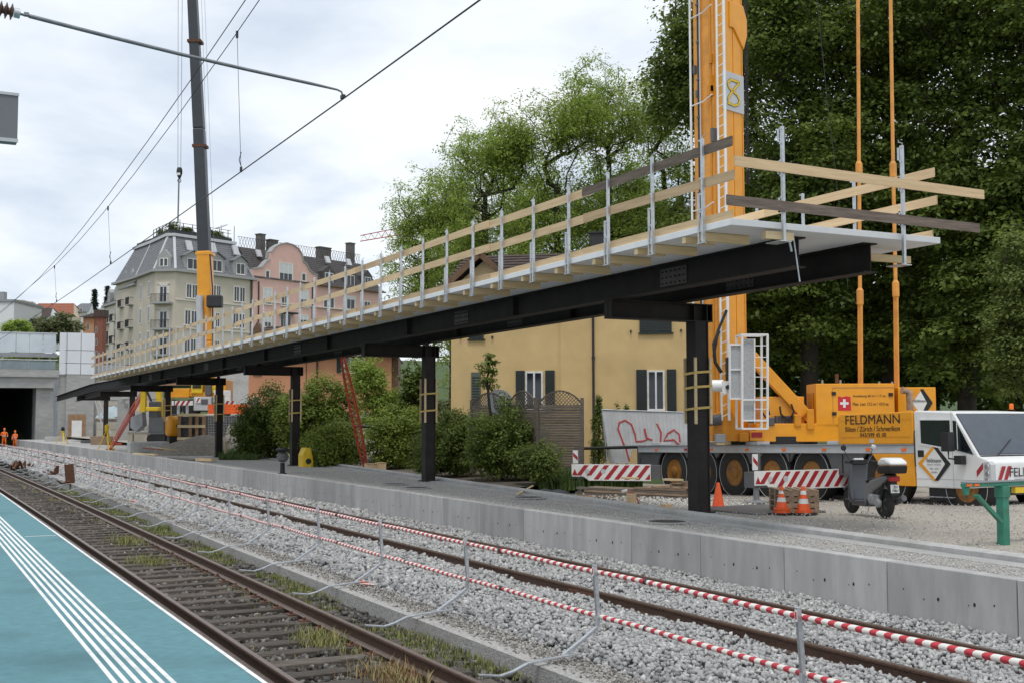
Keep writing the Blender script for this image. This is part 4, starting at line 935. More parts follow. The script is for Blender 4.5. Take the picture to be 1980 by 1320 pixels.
# luffing strut, lift basket, drum, hoses
def spt(u, v, yl=-1.0): a = sq(u, v, yl); return S.matrix_basis @ Vector((a[0], yl, a[1]))
m = MB(); m.beam(spt(1452, 688, -.5), spt(1556, 800, -.5), .32, .34); m.build('luffing_cylinder', 'crane_yellow', tk, bevel=.02); m = MB(); m.beam(spt(1552, 796, -.5), spt(1582, 830, -.5), .2, .22); m.build('cylinder_rod', 'crane_shade', tk)
m = MB(); m.tube([spt(1508, 785, -.75), spt(1510, 800, -.8), spt(1525, 812, -.8), spt(1535, 795, -.8), spt(1530, 780, -.8)], .03, 6); m.build('hydraulic_hose', 'black', tk, smooth=True); m = MB(); m.tube([spt(1390, 640, -1.1), spt(1380, 665, -1.15), spt(1383, 700, -1.1), spt(1395, 720, -1.1)], .05, 6); m.build('hydraulic_hose', 'black', tk, smooth=True); m = MB(); m.tube([spt(1405, 600, -1.1), spt(1388, 640, -1.1), spt(1380, 690, -1.1)], .04, 6); m.build('hydraulic_hose', 'black', tk, smooth=True); m = MB(); m.tube([spt(1470, 790, -.9), spt(1480, 806, -.9), spt(1488, 800, -.9), spt(1484, 785, -.9)], .03, 6); m.build('hydraulic_hose', 'black', tk, smooth=True)
m = MB()
for k in range(8): p = spt(1502+k*6, 818, -.7); m.box(p.x-.05, p.x+.05, p.y-.05, p.y+.05, p.z, p.z+.22)
m.build('valve_block', 'grey_paint', tk)
yb0, yb1 = -1.9, -1.2
def cage(us, vs, name):
    m = MB(); c = [spt(u, v, y) for u in us for v in vs for y in (yb0,)]
    return m
m = MB(); u0, u1, va, vb = 1435, 1484, 647, 828
A = [spt(u0, va, yb0), spt(u1, va, yb0), spt(u1, vb, yb0), spt(u0, vb, yb0)]; off = Vector((vh.x, vh.y, 0))*.55-rh*.15
B = [p+off for p in A]
for L_ in (A, B):
    for i in range(4): m.beam(L_[i], L_[(i+1) % 4], .05, .05)
for a, b in zip(A, B): m.beam(a, b, .05, .05)
for v in (668, 690, 710, 728, 750, 772, 790):
    m.beam(spt(1460, v, yb0), spt(u1, v, yb0), .022, .022)
for v in (772, 812): m.beam(spt(u0, v, yb0), spt(u1, v, yb0), .04, .05)
m.beam(spt(1459, va+8, yb0+.02), spt(1459, 812, yb0+.02), .03, .03)
bk = m.build('lift_basket', 'white_paint', tk)
m = MB(); m.prism([spt(1437, 655, yb0+.1), spt(1458, 655, yb0+.1), spt(1458, 810, yb0+.1), spt(1437, 810, yb0+.1)], Vector((vh.x, vh.y, 0))*.02); m.build('basket_panel', 'mesh_white', bk)
m = MB(); m.prism([spt(1412, 668, yb0+.15), spt(1433, 668, yb0+.15), spt(1433, 768, yb0+.15), spt(1412, 768, yb0+.15)], Vector((vh.x, vh.y, 0))*.02); m.build('basket_panel', 'mesh_white', bk)
m = MB(); E = [spt(1411, 666, yb0+.12), spt(1434, 666, yb0+.12), spt(1434, 770, yb0+.12), spt(1411, 770, yb0+.12)]
for i in range(4): m.beam(E[i], E[(i+1) % 4], .045, .045)
m.beam(spt(1411, 714, yb0+.12), spt(1434, 714, yb0+.12), .03, .04); m.build('basket_door', 'white_paint', bk)
p = spt(1392, 745, -1.6); m = MB(); m.tube([p-rh*.35, p+rh*.1], .17, 14); m.box(p.x-.05, p.x+.28, p.y-.2, p.y-.15, p.z-.22, p.z+.12); m.build('cable_drum', 'white_paint', tk, smooth=True)
m = MB(); p2 = p+Vector((.09, -.22, -.04)); m.tube([p2, p2-Vector((0, .06, 0))], .06, 8); m.build('drum_hub', 'black', tk)
m = MB(); m.tube([spt(1368, 812, -.9), spt(1395, 810, -1.0)], .16, 12); m.build('motor', 'grey_paint', tk, smooth=True)
# ---- outriggers with striped boards
def outrigger(pr_, pl_, ztop, h, parent, nm):
    d = Vector((pr_[0]-pl_[0], pr_[1]-pl_[1], 0)); L = d.length; fr = Fr((pl_[0], pl_[1], 0), math.atan2(d.y, d.x)); zb = ztop-h
    m = MB(); m.box(.0, L+.3, .03, .42, zb+.06, ztop-.03); o = xf(m, fr).build('outrigger_beam', 'grey_paint', parent)
    P = [(0, zb+.12), (0, ztop), (L, ztop), (L, zb), (.52, zb), (.38, zb+.12)]
    m = MB(); m.prism([(x, 0, z) for x, z in P], (0, .025, 0)); b = xf(m, fr).build('striped_board', 'sign_white', o, bevel=.004)
    s = .165; x = .05; zl = zb+.035; zh = ztop-.03; sl = (zh-zl)*.78
    while x < L-.05:
        xa, xb = x, min(x+s*.9, L-.03)
        z_lo = zl if xa > .5 else zb+.155
        t0 = (z_lo-zl)/(zh-zl)*sl
        xt0, xt1 = xa+sl, xb+sl
        m = MB()
        if xt1 <= L-.02: pts = [(xa+t0, z_lo), (xb+t0, z_lo), (xt1, zh), (xt0, zh)]
        else:
            zz = lambda xx, x_: zl+(L-.02-x_)/sl*(zh-zl)
            z_r = zz(0, xb); z_l = zz(0, xa)
            pts = [(xa, zl), (xb, zl), (L-.02, min(zh, z_r)), (L-.02, min(zh, z_l))] if xt0 > L-.02 else [(xa, zl), (xb, zl), (L-.02, z_r), (L-.02, zh), (xt0, zh)]
        m.prism([(px, -.004, pz) for px, pz in pts], (0, .003, 0)); xf(m, fr).build('red_stripe', 'sign_red', b); x += s*1.9
    m = MB(); m.prism([(.02, -.004, zb+.16), (.10, -.004, ztop-.14), (.19, -.004, zb+.16)], (0, .003, 0)); xf(m, fr).build('red_stripe', 'sign_red', b)
    for x in (.48, .98): m = MB(); m.lathe([(.075, -.007), (.075, .0)], (x, 0, (zb+ztop)/2+.03), 'y', 16); xf(m, fr).build('reflector', 'grey_light', b)
    m = MB(); m.lathe([(.30, 0.02), (.30, .06), (.12, .08), (.075, .10), (.075, zb+.2-yard_z(pl_[1]))], (.22, .22, yard_z(pl_[1])), 'z', 16); xf(m, fr).build('jack', 'grey_mid', o, smooth=True)
    m = MB(); m.box(.03, .19, .10, .13, ztop+.02, ztop+.42); mk = xf(m, fr).build('marker_plate', 'sign_white', o); m = MB(); m.prism([(.04, .096, ztop+.36), (.18, .096, ztop+.22), (.18, .096, ztop+.10), (.04, .096, ztop+.24)], (0, .003, 0)); xf(m, fr).build('red_stripe', 'sign_red', mk)
    m = MB(); m.box(.2, .27, .10, .2, ztop, ztop+.45); xf(m, fr).build('marker_post', 'grey_paint', o)
r1, l1 = az(1258, 897, 1.08), az(1105, 895, 1.10); outrigger((r1.x, r1.y), (l1.x, l1.y), 1.08, .50, tk, 'a')
r2, l2 = ad(1641, 912, 31.0), ad(1459, 903, 29.6); outrigger((r2.x, r2.y), (l2.x, l2.y), 1.16, .48, tk, 'b')
pl = az(1470, 990, .40); 
tag(MB().box(pl.x-1.0, pl.x+.9, pl.y-1.1, pl.y+1.1, yard_z(pl.y)-.02, yard_z(pl.y)+.06).build('spreader_plate', 'grey_paint', bevel=.01), 'flat dark spreader plate on the ground under the front outrigger jack', 'plate')

# mechanical clutter round the mast foot
for (u0, v0, u1, v1, y0, y1, mt, nm) in ((1384, 838, 1404, 856, -1.2, -.85, 'grey_mid', 'junction_box'), (1404, 690, 1412, 735, -1.15, -.9, 'iron_d', 'control_box'), (1484, 806, 1498, 822, -.95, -.7, 'grey_paint', 'pump'), (1536, 800, 1550, 824, -.95, -.6, 'crane_shade', 'bracket_plate'), (1560, 790, 1575, 830, -.98, -.92, 'crane_shade', 'end_plate'), (1430, 836, 1448, 853, -1.0, -.82, 'crane_shade', 'foot_bracket')):
    sbox(nm, u0, v0, u1, v1, y0, y1, mt, bevel=.03)
for (u, v) in ((1590, 738), (1625, 738), (1700, 741), (1725, 741)): p = spt(u, v, -.5); m = MB(); m.tube([(p.x, p.y, p.z-.12), (p.x, p.y, p.z+.06)], .03, 8); m.build('lifting_eye', 'grey_mid', hb)
m = MB(); m.tube([spt(1618, 728+12, .3), spt(1618, 722, .3)], .05, 8); m.build('vent_pipe', 'rust', tk)
for k in range(3): x = 12.35+k*.28; m = MB(); m.box(x, x+.22, -.05, .1, .28, .30); m.build('cab_step', 'grey_mid', tk, world=False)
m = MB(); m.tube([(12.06, -.05, 1.0), (12.06, -.07, 1.1), (12.06, -.07, 1.75), (12.06, -.05, 1.85)], .014, 6); m.build('grab_handle', 'black', cab, world=False)
for x in (.6, 3.0, 5.5, 8.9): m = MB(); m.box(x, x+.55, .06, .5, 1.532, 1.62); m.build('deck_box', 'grey_light', tk, world=False, bevel=.01)
for x in (6.05, 7.45, 9.5): m = MB(); m.box(x, x+.02, .0, .018, .80, 1.28); m.build('skirt_seam', 'black', tk, world=False)
# ================================================================== THINGS IN THE YARD
# ---- scooter
sc_r, sc_f = az(1712, 1003, .48), az(1647, 993, .48); zg = yard_z(18.3)
ang = math.atan2(sc_f.y-sc_r.y, sc_f.x-sc_r.x)
sc = thing('motor_scooter', 'dark grey motor scooter with white lidded top box parked in front of the crane', 'scooter', (sc_r.x, sc_r.y, zg), ang)
WB = 1.30
def swheel(x, r, w):
    m = MB(); m.lathe([(r-.10, -w/2), (r-.03, -w/2), (r, -w/5), (r, w/5), (r-.03, w/2), (r-.10, w/2)], (x, 0, r), 'y', 28); o = m.build('wheel', 'rubber', sc, world=False, smooth=True)
    m = MB(); m.lathe([(r-.10, -w*.42), (r-.12, -w*.3), (.0, -w*.3)], (x, 0, r), 'y', 24)
    for k in range(5): a = 2*math.pi*k/5; m.beam((x, -w*.36, r), (x+(r-.11)*math.cos(a), -w*.36, r+(r-.11)*math.sin(a)), .03, .035, up=(0, 1, 0))
    m.lathe([(r-.10, w*.42), (r-.12, w*.3), (.0, w*.3)], (x, 0, r), 'y', 24)
    for k in range(5): a = 2*math.pi*k/5; m.beam((x, w*.36, r), (x+(r-.11)*math.cos(a), w*.36, r+(r-.11)*math.sin(a)), .03, .035, up=(0, 1, 0))
    m.build('rim', 'grey_paint', o, world=False)
swheel(0, .29, .12); swheel(WB, .29, .10)
def side(name, pts, w, mt, bev=.02, parent=None, w1=None):
    m = MB(); m.prism([(x, -w/2, z) for x, z in pts], (0, w, 0)); return m.build(name, mt, parent or sc, world=False, bevel=bev, smooth=True)
side('leg_shield', [(.92, .30), (.98, .24), (1.08, .30), (1.12, .62), (1.02, 1.02), (.96, 1.04), (1.0, .66), (.94, .40)], .40, 'scooter_grey', .03)
side('front_cowl', [(1.02, .62), (1.17, .70), (1.10, .98), (1.0, 1.05)], .30, 'scooter_grey', .04)
side('floor_board', [(.45, .20), (.98, .20), (.98, .30), (.45, .34)], .36, 'scooter_grey', .02)
side('under_seat', [(.50, .30), (.56, .32), (.52, .60), (.30, .74), (-.25, .86), (-.30, .80), (-.10, .66), (.22, .52), (.40, .34)], .30, 'scooter_silver', .03)
side('seat', [(.52, .66), (.50, .74), (.30, .79), (.05, .80), (-.20, .89), (-.27, .87), (-.22, .80), (.3, .70)], .28, 'black', .035)
side('rear_mudguard', [(-.34, .80), (-.10, .74), (-.14, .66), (-.30, .50), (-.36, .44), (-.38, .47)], .14, 'black', .01)
side('front_mudguard', [(1.08, .52), (1.20, .60), (1.38, .60), (1.52, .50), (1.50, .47), (1.36, .555), (1.22, .555), (1.12, .49)], .15, 'scooter_grey', .01)
m = MB()
for sy in (-.06, .06): m.tube([(WB, sy, .29), (WB-.09, sy, .62), (WB-.20, sy*.5, 1.0)], .022, 8)
m.build('fork', 'grey_mid', sc, world=False, smooth=True)
m = MB(); m.tube([(1.02, 0, 1.02), (.98, 0, 1.08), (.96, .20, 1.10), (.88, .36, 1.08)], .016, 8); m.tube([(.98, 0, 1.08), (.96, -.20, 1.10), (.88, -.36, 1.08)], .016, 8); m.box(.92, 1.06, -.17, .17, 1.03, 1.12); hb_ = m.build('handlebar', 'black', sc, world=False, bevel=.01)
for sy in (-1, 1): m = MB(); m.tube([(.90, sy*.26, 1.08), (.86, sy*.36, 1.075)], .024, 8); m.build('grip', 'rubber', hb_, world=False)
side('dash', [(.94, 1.10), (1.08, 1.06), (1.06, 1.13), (.98, 1.16)], .22, 'grey_light', .02)
for sy in (-1, 1):
    m = MB(); m.tube([(.98, sy*.20, 1.10), (1.0, sy*.28, 1.24), (.99, sy*.33, 1.34)], .008, 6); mm = m.build('mirror', 'black', sc, world=False); m = MB(); m.lathe([(.0, -.02), (.05, -.018), (.065, 0), (.05, .012), (.0, .014)], (.98, sy*.34, 1.37), 'x', 14); m.build('mirror_head', 'black' if sy > 0 else 'chrome', mm, world=False, smooth=True)
m = MB(); m.box(.02, .34, .02, .16, .26, .46); m.lathe([(.0, .02), (.11, .02), (.12, .10), (.10, .17), (.0, .18)], (.28, 0, .36), 'y', 16); m.lathe([(.0, .1), (.09, .1), (.09, .18), (.0, .19)], (.02, 0, .30), 'y', 14); m.build('engine', 'grey_mid', sc, world=False, bevel=.02)
m = MB(); m.tube([(.1, -.14, .28), (-.1, -.17, .32), (-.42, -.17, .42)], [.04, .065, .06], 12); m.build('silencer', 'grey_paint', sc, world=False, smooth=True)
m = MB(); m.tube([(0, .10, .30), (-.16, .11, .78)], .028, 8); m.build('shock_absorber', 'black', sc, world=False)
m = MB(); m.box(-.40, -.30, -.11, .11, .74, .84); m.build('tail_light', 'red', sc, world=False, bevel=.02)
m = MB(); m.prism([(-.385, -.09, .52), (-.385, .09, .52), (-.36, .09, .68), (-.36, -.09, .68)], (-.004, 0, 0)); npl = m.build('number_plate', 'sign_white', sc, world=False)
NP = Matrix(((0,0,-1,0),(-1,0,0,0),(.0,1,0,0),(0,0,0,1)))
put_text('plate_lettering', 'ZH', .05, .09, Matrix.Translation((-.392, .045, .61)) @ NP, 'black', npl); put_text('plate_lettering', '19861', .05, .14, Matrix.Translation((-.398, .07, .54)) @ NP, 'black', npl)
tb = side('top_box', [(-.50, .90), (-.10, .88), (-.04, .95), (-.05, 1.04), (-.54, 1.06)], .40, 'black', .03)
m = MB(); prof = [(-.55, 1.065), (-.04, 1.045), (-.08, 1.13), (-.20, 1.20), (-.36, 1.20), (-.50, 1.14)]; m.prism([(x, -.20, z) for x, z in prof], (0, .40, 0)); m.build('top_box_lid', 'white_paint', tb, world=False, bevel=.05, smooth=True)
m = MB(); m.tube([(.42, .10, .24), (.36, .20, .02), (.42, .21, .0)], .012, 6); m.build('side_stand', 'grey_mid', sc, world=False)
# ---- traffic cones
def cone(u, v, h, lb, striped=True, rings=0):
    c = az(u, v, .4); z = yard_z(c.y); c = az(u, v, z); t = thing('traffic_cone', lb, 'cone', (c.x, c.y, z), .3, group='orange traffic cones')
    b = h*.36
    m = MB(); m.box(-b, b, -b, b, 0, .05); m.build('base', 'black' if rings else 'cone_orange', t, world=False, bevel=.01)
    r = lambda z: h*.26*(1-z/h)+.035*(z/h)
    z0 = .05
    for k in range(rings): m = MB(); m.lathe([(b*.8, z0), (b*.8, z0+.05)], n=18); m.build('base_ring', 'cone_orange', t, world=False, bevel=.006); z0 += .055
    bands = [(0, .28, 'cone_orange'), (.28, .48, 'cone_white'), (.48, .66, 'cone_orange'), (.66, .82, 'cone_white'), (.82, 1, 'cone_orange')] if striped else [(0, 1, 'cone_orange')]
    for a, bb, mt in bands:
        za, zb = z0+(h-z0)*a, z0+(h-z0)*bb; m = MB(); m.lathe([(r(za), za), (r(zb), zb)], n=20); m.build('cone_body' if mt == 'cone_orange' else 'white_band', mt, t, world=False, smooth=True)
    return t
cone(1389, 982, .60, 'plain orange traffic cone right beside the nearest black column', False)
cone(1512, 995, .60, 'white banded orange cone on double base ring before the striped board', True, 2)
cone(1554, 995, .60, 'orange traffic cone with white bands nearest to the scooter', True, 1)
cone(1154, 941, .5, 'left one of the two orange cones behind the timber stack', False)
cone(1180, 941, .44, 'right one of the two orange cones behind the timber stack', True)
cone(1046, 941, .5, 'orange traffic cone at the end of the hedge left of the timber stack', False)
# ---- green steel stand
gp = az(1941, 1060, .45); gs = thing('green_stand', 'green steel stand with horizontal arm and diagonal brace at the right edge', 'steel stand', (gp.x, gp.y, .45))
gtop = ay(1941, 938, gp.y).z; gl_ = ay(1862, 945, gp.y); 
m = MB(); m.box(gp.x-.07, gp.x+.07, gp.y-.07, gp.y+.07, .45, gtop-.02); m.build('post', 'green_paint', gs, bevel=.012)
m = MB(); m.box(gp.x-.085, gp.x+.085, gp.y-.085, gp.y+.085, gtop-.18, gtop-.0); m.build('post_head', 'green_paint', gs, bevel=.01)
m = MB(); m.box(gl_.x, gp.x+1.4, gp.y-.05, gp.y+.05, gtop-.02+.02, gtop+.06); m.prism([(gl_.x, gp.y-.03, gtop), (gl_.x+.12, gp.y-.03, gtop), (gl_.x+.10, gp.y-.03, gtop-.12), (gl_.x+.03, gp.y-.03, gtop-.12)], (0, .06, 0)); am = m.build('arm', 'green_paint', gs, bevel=.008)
m = MB(); m.box(gl_.x+.02, gp.x+1.4, gp.y-.06, gp.y+.06, gtop+.062, gtop+.085); m.build('arm_plate', 'grey_mid', am)
for k in range(2): m = MB(); m.box(gl_.x+.02+k*.16, gl_.x+.13+k*.16, gp.y-.062, gp.y-.052, gtop+.015, gtop+.05); m.build('reflector', 'orange_hi', am)
b0 = ay(1884, 958, gp.y); b1 = ay(1930, 1008, gp.y); m = MB(); m.beam((b0.x, gp.y-.06, b0.z), (b1.x, gp.y-.06, b1.z), .05, .07, up=(0, 1, 0)); m.tube([(b0.x, gp.y-.1, b0.z), (b0.x, gp.y-.0, b0.z)], .03, 8); m.build('brace', 'green_paint', gs)
m = MB(); m.box(gp.x+.25, gp.x+1.4, gp.y-.04, gp.y+.04, gtop-.12, gtop-.03); m.build('yellow_bar', 'yellow_mach', gs)
# ---- timber stack, pallets
A = az(1112, 962, .22); B = az(1338, 968, .30); dT = Vector((B.x-A.x, B.y-A.y, 0)); LT = dT.length
ts = thing('timber_stack', 'stack of long weathered planks lying behind the yard kerb', 'timber stack', (A.x, A.y, .18), math.atan2(dT.y, dT.x))
for x in (.5, LT*.5, LT-.7): m = MB(); m.box(x, x+.12, -.05, .75, 0, .10); m.build('bearer', 'wood_pale', ts, world=False)
rp_ = random.Random(8)
for j in range(8):
    for i in range(4):
        if j == 7 and i in (0, 2): continue
        x0 = rp_.uniform(0, .35)+(.5*j if j > 3 else 0); x1 = LT-rp_.uniform(0, .3)-(0 if j < 4 else rp_.uniform(0, .6)); y0 = i*.19+rp_.uniform(-.015, .015)
        m = MB(); z = .102+j*.066; m.box(x0, x1, y0, y0+.175, z, z+.057); m.build('plank', 'wood_stack' if rp_.random() < .85 else 'wood_grey', ts, world=False)
for (x, L, z) in ((1.6, .5, .635), (LT-.9, .55, .635)): m = MB(); m.box(x, x+L, .0, .15, z, z+.05); m.build('plank', 'wood_pale', ts, world=False)
def pallet(t, z, parent):
    for k in range(5): m = MB(); m.box(-.6, .6, -.4+k*.175, -.30+k*.175, z+.10, z+.122); m.build('slat', 'wood_stack', t, world=False)
    for k in range(3): m = MB(); m.box(-.6+k*.53, -.46+k*.53, -.4, .4, z+.0, z+.098); m.build('block_row', 'wood_stack', t, world=False)
pp = az(1556, 996, .46); pt = thing('pallet_stack', 'small stack of wooden pallets under the front striped outrigger board', 'pallet stack', (pp.x+.35, pp.y+.75, yard_z(pp.y)), R_(62))
for k in range(4): pallet(pt, k*.125, pt)
# ---- black sheet, hose, blocks
c = az(1088, 957, .35); m = MB(); nx, ny = 12, 8; hs = random.Random(2)
V = [(c.x-1.6+1.5*i/(nx-1)*1.0+.2*j/ny, c.y-.7+1.5*j/(ny-1)-(i*.12), .22+(.30*math.sin(math.pi*i/(nx-1))*math.sin(math.pi*j/(ny-1)))+hs.uniform(0, .10)) for j in range(ny) for i in range(nx)]
m.add(V, [(j*nx+i, j*nx+i+1, (j+1)*nx+i+1, (j+1)*nx+i) for j in range(ny-1) for i in range(nx-1)])
base_at(tag(m.build('plastic_sheet', 'tarp', smooth='all'), 'crumpled black plastic sheet at the left end of the timber stack', 'plastic sheet'))
h = [ay(u, v, az(1225, 974, .4).y) for u, v in ((1203, 949), (1212, 947), (1224, 952), (1232, 963), (1237, 976))]
ho = thing('hose', 'pink hose with pale nozzle curling up before the timber stack', 'hose', (h[-1].x, h[-1].y, h[-1].z)); MB().tube(h[1:], .022, 8).build('pipe', 'hose_pink', ho, smooth=True); MB().tube([h[0], h[1]], .035, 8).build('nozzle', 'sign_white', ho, smooth=True)
for (u, v, w, hh, lb) in ((1221, 974, .16, .25, 'upright wooden block beside the pink hose'), (1288, 982, .2, .1, 'small wooden block on the gravel left of the nearest column')):
    c = az(u, v, .42); base_at(tag(MB().box(c.x-w/2, c.x+w/2, c.y-.1, c.y+.1, .25, .42+hh).build('wood_block', 'wood_new', bevel=.006), lb, 'wood block'))
# ---- white fence sheet with red graffiti
gf0, gf1 = ad(1166, 860, 41.5), ad(1345, 868, 40.0); dG = Vector((gf1.x-gf0.x, gf1.y-gf0.y, 0)); LG_ = dG.length+1.2
gf = thing('fence_panel', 'white sheeted fence panel with red spray scrawl leaning behind the crane', 'fence panel', (gf0.x, gf0.y, .35), math.atan2(dG.y, dG.x))
g_ = lambda u, v: lpx(gf, u, v, 0)
P = [g_(*k) for k in ((1180, 895), (1164, 791), (1345, 797), (1345, 868), (1222, 868), (1216, 895))]
m = MB(); m.prism([(x, 0, z) for x, z in P], (0, .02, 0)); sh = m.build('sheet', 'sheet_white', gf, world=False)
m = MB()
for a, b in zip(P[:3], P[1:3]): m.tube([(a[0], -.01, a[1]), (b[0], -.01, b[1])], .02, 6)
m.tube([(P[0][0]-.05, 0, .0), (P[1][0], 0, P[1][1]+.03)], .022, 6); m.build('frame_tube', 'galv', gf, world=False)
for k in range(24):
    t = k/23; a = Vector((P[1][0], P[1][1])).lerp(Vector((P[2][0], P[2][1])), t); b = Vector((P[0][0], P[0][1]-.0)).lerp(Vector((P[3][0], P[3][1])), t)
    m = MB(); m.tube([(a.x, -.006, a.y), (b.x if k else a.x+.1, -.006, b.y)], .004, 4); m.build('mesh_wire', 'galv', gf, world=False)
for s_ in ([(365, 860), (330, 770), (337, 735), (370, 722), (405, 745), (425, 800), (430, 838), (462, 838), (490, 830), (476, 768)], [(478, 768), (490, 820), (520, 832)], [(545, 740), (570, 790), (565, 852)], [(675, 842), (670, 800), (640, 775), (605, 797), (585, 835), (640, 830), (668, 858)], [(375, 880), (385, 915), (395, 950)]):
    m = MB(); pts = [g_(1080+x/2.87, 560+y/2.87) for x, y in s_]; m.tube([(x, -.012, z) for x, z in pts], .035, 6); 
    m.v = [(x, -.012+(y+.012)*.15, z) for x, y, z in m.v]; m.build('spray_line', 'spray_red', sh, world=False)
# ---- lattice screens and satellite dish
def screen(u0, u1, vt, vb, D0, D1, lb, arch=True):
    a, b = ad(u0, vb, D0), ad(u1, vb, D1); d = Vector((b.x-a.x, b.y-a.y, 0)); w = d.length; zb = .9
    t = thing('garden_screen', lb, 'garden screen', (a.x, a.y, zb), math.atan2(d.y, d.x)); zt_ = lpx(t, u0, vt, 0)[1]; hs_ = zt_*.0; zs = zt_-.22
    for x in (.0, w): m = MB(); m.box(x-.045, x+.045, -.045, .045, -.3, zt_+.05); m.build('post', 'wood_screen', t, world=False)
    z = .0; 
    while z < zs: m = MB(); m.box(.05, w-.05, -.012+(.01 if int(z*100) % 2 else 0), .01, z, z+.075); m.build('slat', 'wood_screen', t, world=False); z += .082
    m = MB(); m.box(.045, w-.045, -.02, .02, zs, zs+.05); m.build('rail', 'wood_screen', t, world=False)
    arc = lambda x: zs+.08+.42*math.sin(math.pi*max(0, min(1, x/w)))**.8
    m = MB(); pts = [(x*w/10, 0, arc(x*w/10)) for x in range(11)]
    for p, q in zip(pts, pts[1:]): m.beam(p, q, .04, .05)
    m.build('arch', 'wood_screen', t, world=False)
    step = .12; k = -int(.6/step)
    while k*step < w:
        for s in (1, -1):
            x0 = k*step if s > 0 else w-k*step; best = None
            z = zs+.05; L = 0
            while L < .75:
                x = x0+s*L
                if (0.05 < x < w-.05) and zs+.05+L < arc(x): best = (x, zs+.05+L) if best is None else best; last = (x, zs+.05+L)
                elif best: break
                L += .02
            if best and abs(last[0]-best[0]) > .03: m = MB(); m.beam((best[0], .008*s, best[1]), (last[0], .008*s, last[1]), .008, .022); m.build('lattice_strip', 'wood_screen', t, world=False)
        k += 1
screen(1040, 1126, 772, 850, 38.5, 38.0, 'widest arched lattice garden screen, next to the yellow house downpipe')
screen(985, 1036, 772, 850, 40.2, 39.0, 'narrow arched lattice garden screen between the dish and the widest screen')
screen(912, 982, 775, 850, 42.0, 40.6, 'arched lattice garden screen half hidden behind the satellite dish and bush')
sd_ = ad(966, 777, 41.2); dt = thing('satellite_dish', 'pale round satellite dish behind the bush at the yellow house', 'satellite dish', (sd_.x, sd_.y, .9))
m = MB(); m.lathe([(.0, .10), (.18, .08), (.36, .02), (.46, -.05), (.47, -.04), (.36, .035), (.18, .10), (.0, .12)], (0, 0, 0), 'y', 28); rx = Matrix.Rotation(R_(-20), 4, 'X') @ Matrix.Rotation(R_(-15), 4, 'Z')
m.v = [tuple(rx @ Vector(p)+Vector((0, 0, sd_.z-.9))) for p in m.v]; m.build('reflector', 'dish_grey', dt, world=False, smooth=True); m = MB(); m.tube([(0, .1, 0), (0, .12, sd_.z-.9)], .025, 8); m.build('pole', 'galv', dt, world=False)
# ---- red raking props
def prop(foot, top, lb, w=.22):
    foot = Vector(foot); top = Vector(top); t = thing('raking_prop', lb, 'prop', foot); d = (top-foot).normalized(); a = d.cross(Vector((.8, -.5, 0.1))).normalized(); b = d.cross(a).normalized(); L = (top-foot).length
    def wd(s): return w*(.35+.65*math.sin(math.pi*min(1, max(0, s/L*1.0)))**.6)
    for (sa, sb) in ((1, 1), (1, -1), (-1, 1), (-1, -1)):
        m = MB(); m.tube([foot+d*s+a*wd(s)*.5*sa+b*wd(s)*.5*sb for s in np.linspace(0, L, 9)], .028, 6); m.build('chord', 'red_rust', t, smooth=True)
    n = int(L/.22)
    for k in range(n):
        s0, s1 = k*L/n, (k+1)*L/n; m = MB()
        for (p, q) in (((1, 1), (1, -1)), ((1, -1), (-1, -1)), ((-1, -1), (-1, 1)), ((-1, 1), (1, 1))):
            m.tube([foot+d*s0+a*wd(s0)*.5*p[0]+b*wd(s0)*.5*p[1], foot+d*s1+a*wd(s1)*.5*q[0]+b*wd(s1)*.5*q[1]], .016, 4)
        m.build('lacing', 'red_rust', t)
    m = MB(); m.box(foot.x-.25, foot.x+.25, foot.y-.25, foot.y+.25, foot.z-.0, foot.z+.05); m.build('foot_plate', 'red_rust', t)
f_ = az(708, 905, .45); tp = ad(661, 684, 48.0); prop((f_.x, f_.y, .40), tp, 'red lattice raking prop leaning to the canopy before the salmon house', .27)
f_ = az(213, 868, .56); tp = ad(288, 737, 88); prop((f_.x, f_.y, .56), tp, 'long red raking prop leaning towards the far end of the canopy', .24)
# ---- small site gear on and behind the new platform
c = az(546, 915, .55); t = thing('alignment_head', 'short dark post with lamp like head standing on the new platform', 'survey post', (c.x, c.y, .545)); D = 48
MB().lathe([(.16, 0), (.16, .03), (.09, .04), (.08, .40)], n=12).build('post', 'black', t, world=False); MB().lathe([(.10, .42), (.19, .5), (.2, .68), (.12, .78)], n=12).build('head', 'grey_paint', t, world=False, smooth=True); MB().lathe([(.24, .80), (.26, .86), (.18, .92)], n=12).build('cap', 'black', t, world=False)
c = ad(592, 895, 49); t = thing('yellow_rammer', 'yellow construction machine hood standing behind the third column', 'machine', (c.x, c.y, .30))
m = MB(); m.prism([(-.25, -.3, 0), (.25, -.3, 0), (.22, -.3, .55), (.12, -.3, .98), (-.12, -.3, 1.02), (-.26, -.3, .7)], (0, .6, 0)); m.build('hood', 'yellow_mach', t, world=False, bevel=.05); m = MB(); m.tube([(.1, -.25, .95), (.5, -.2, .85), (.75, -.2, .6)], .02, 6); m.tube([(.1, .25, .95), (.5, .2, .85), (.75, .2, .6)], .02, 6); m.build('handle', 'galv', t, world=False); m = MB(); m.lathe([(.12, -.32), (.12, -.30)], (0, 0, .45), 'y', 14); m.build('vent', 'black', t, world=False)
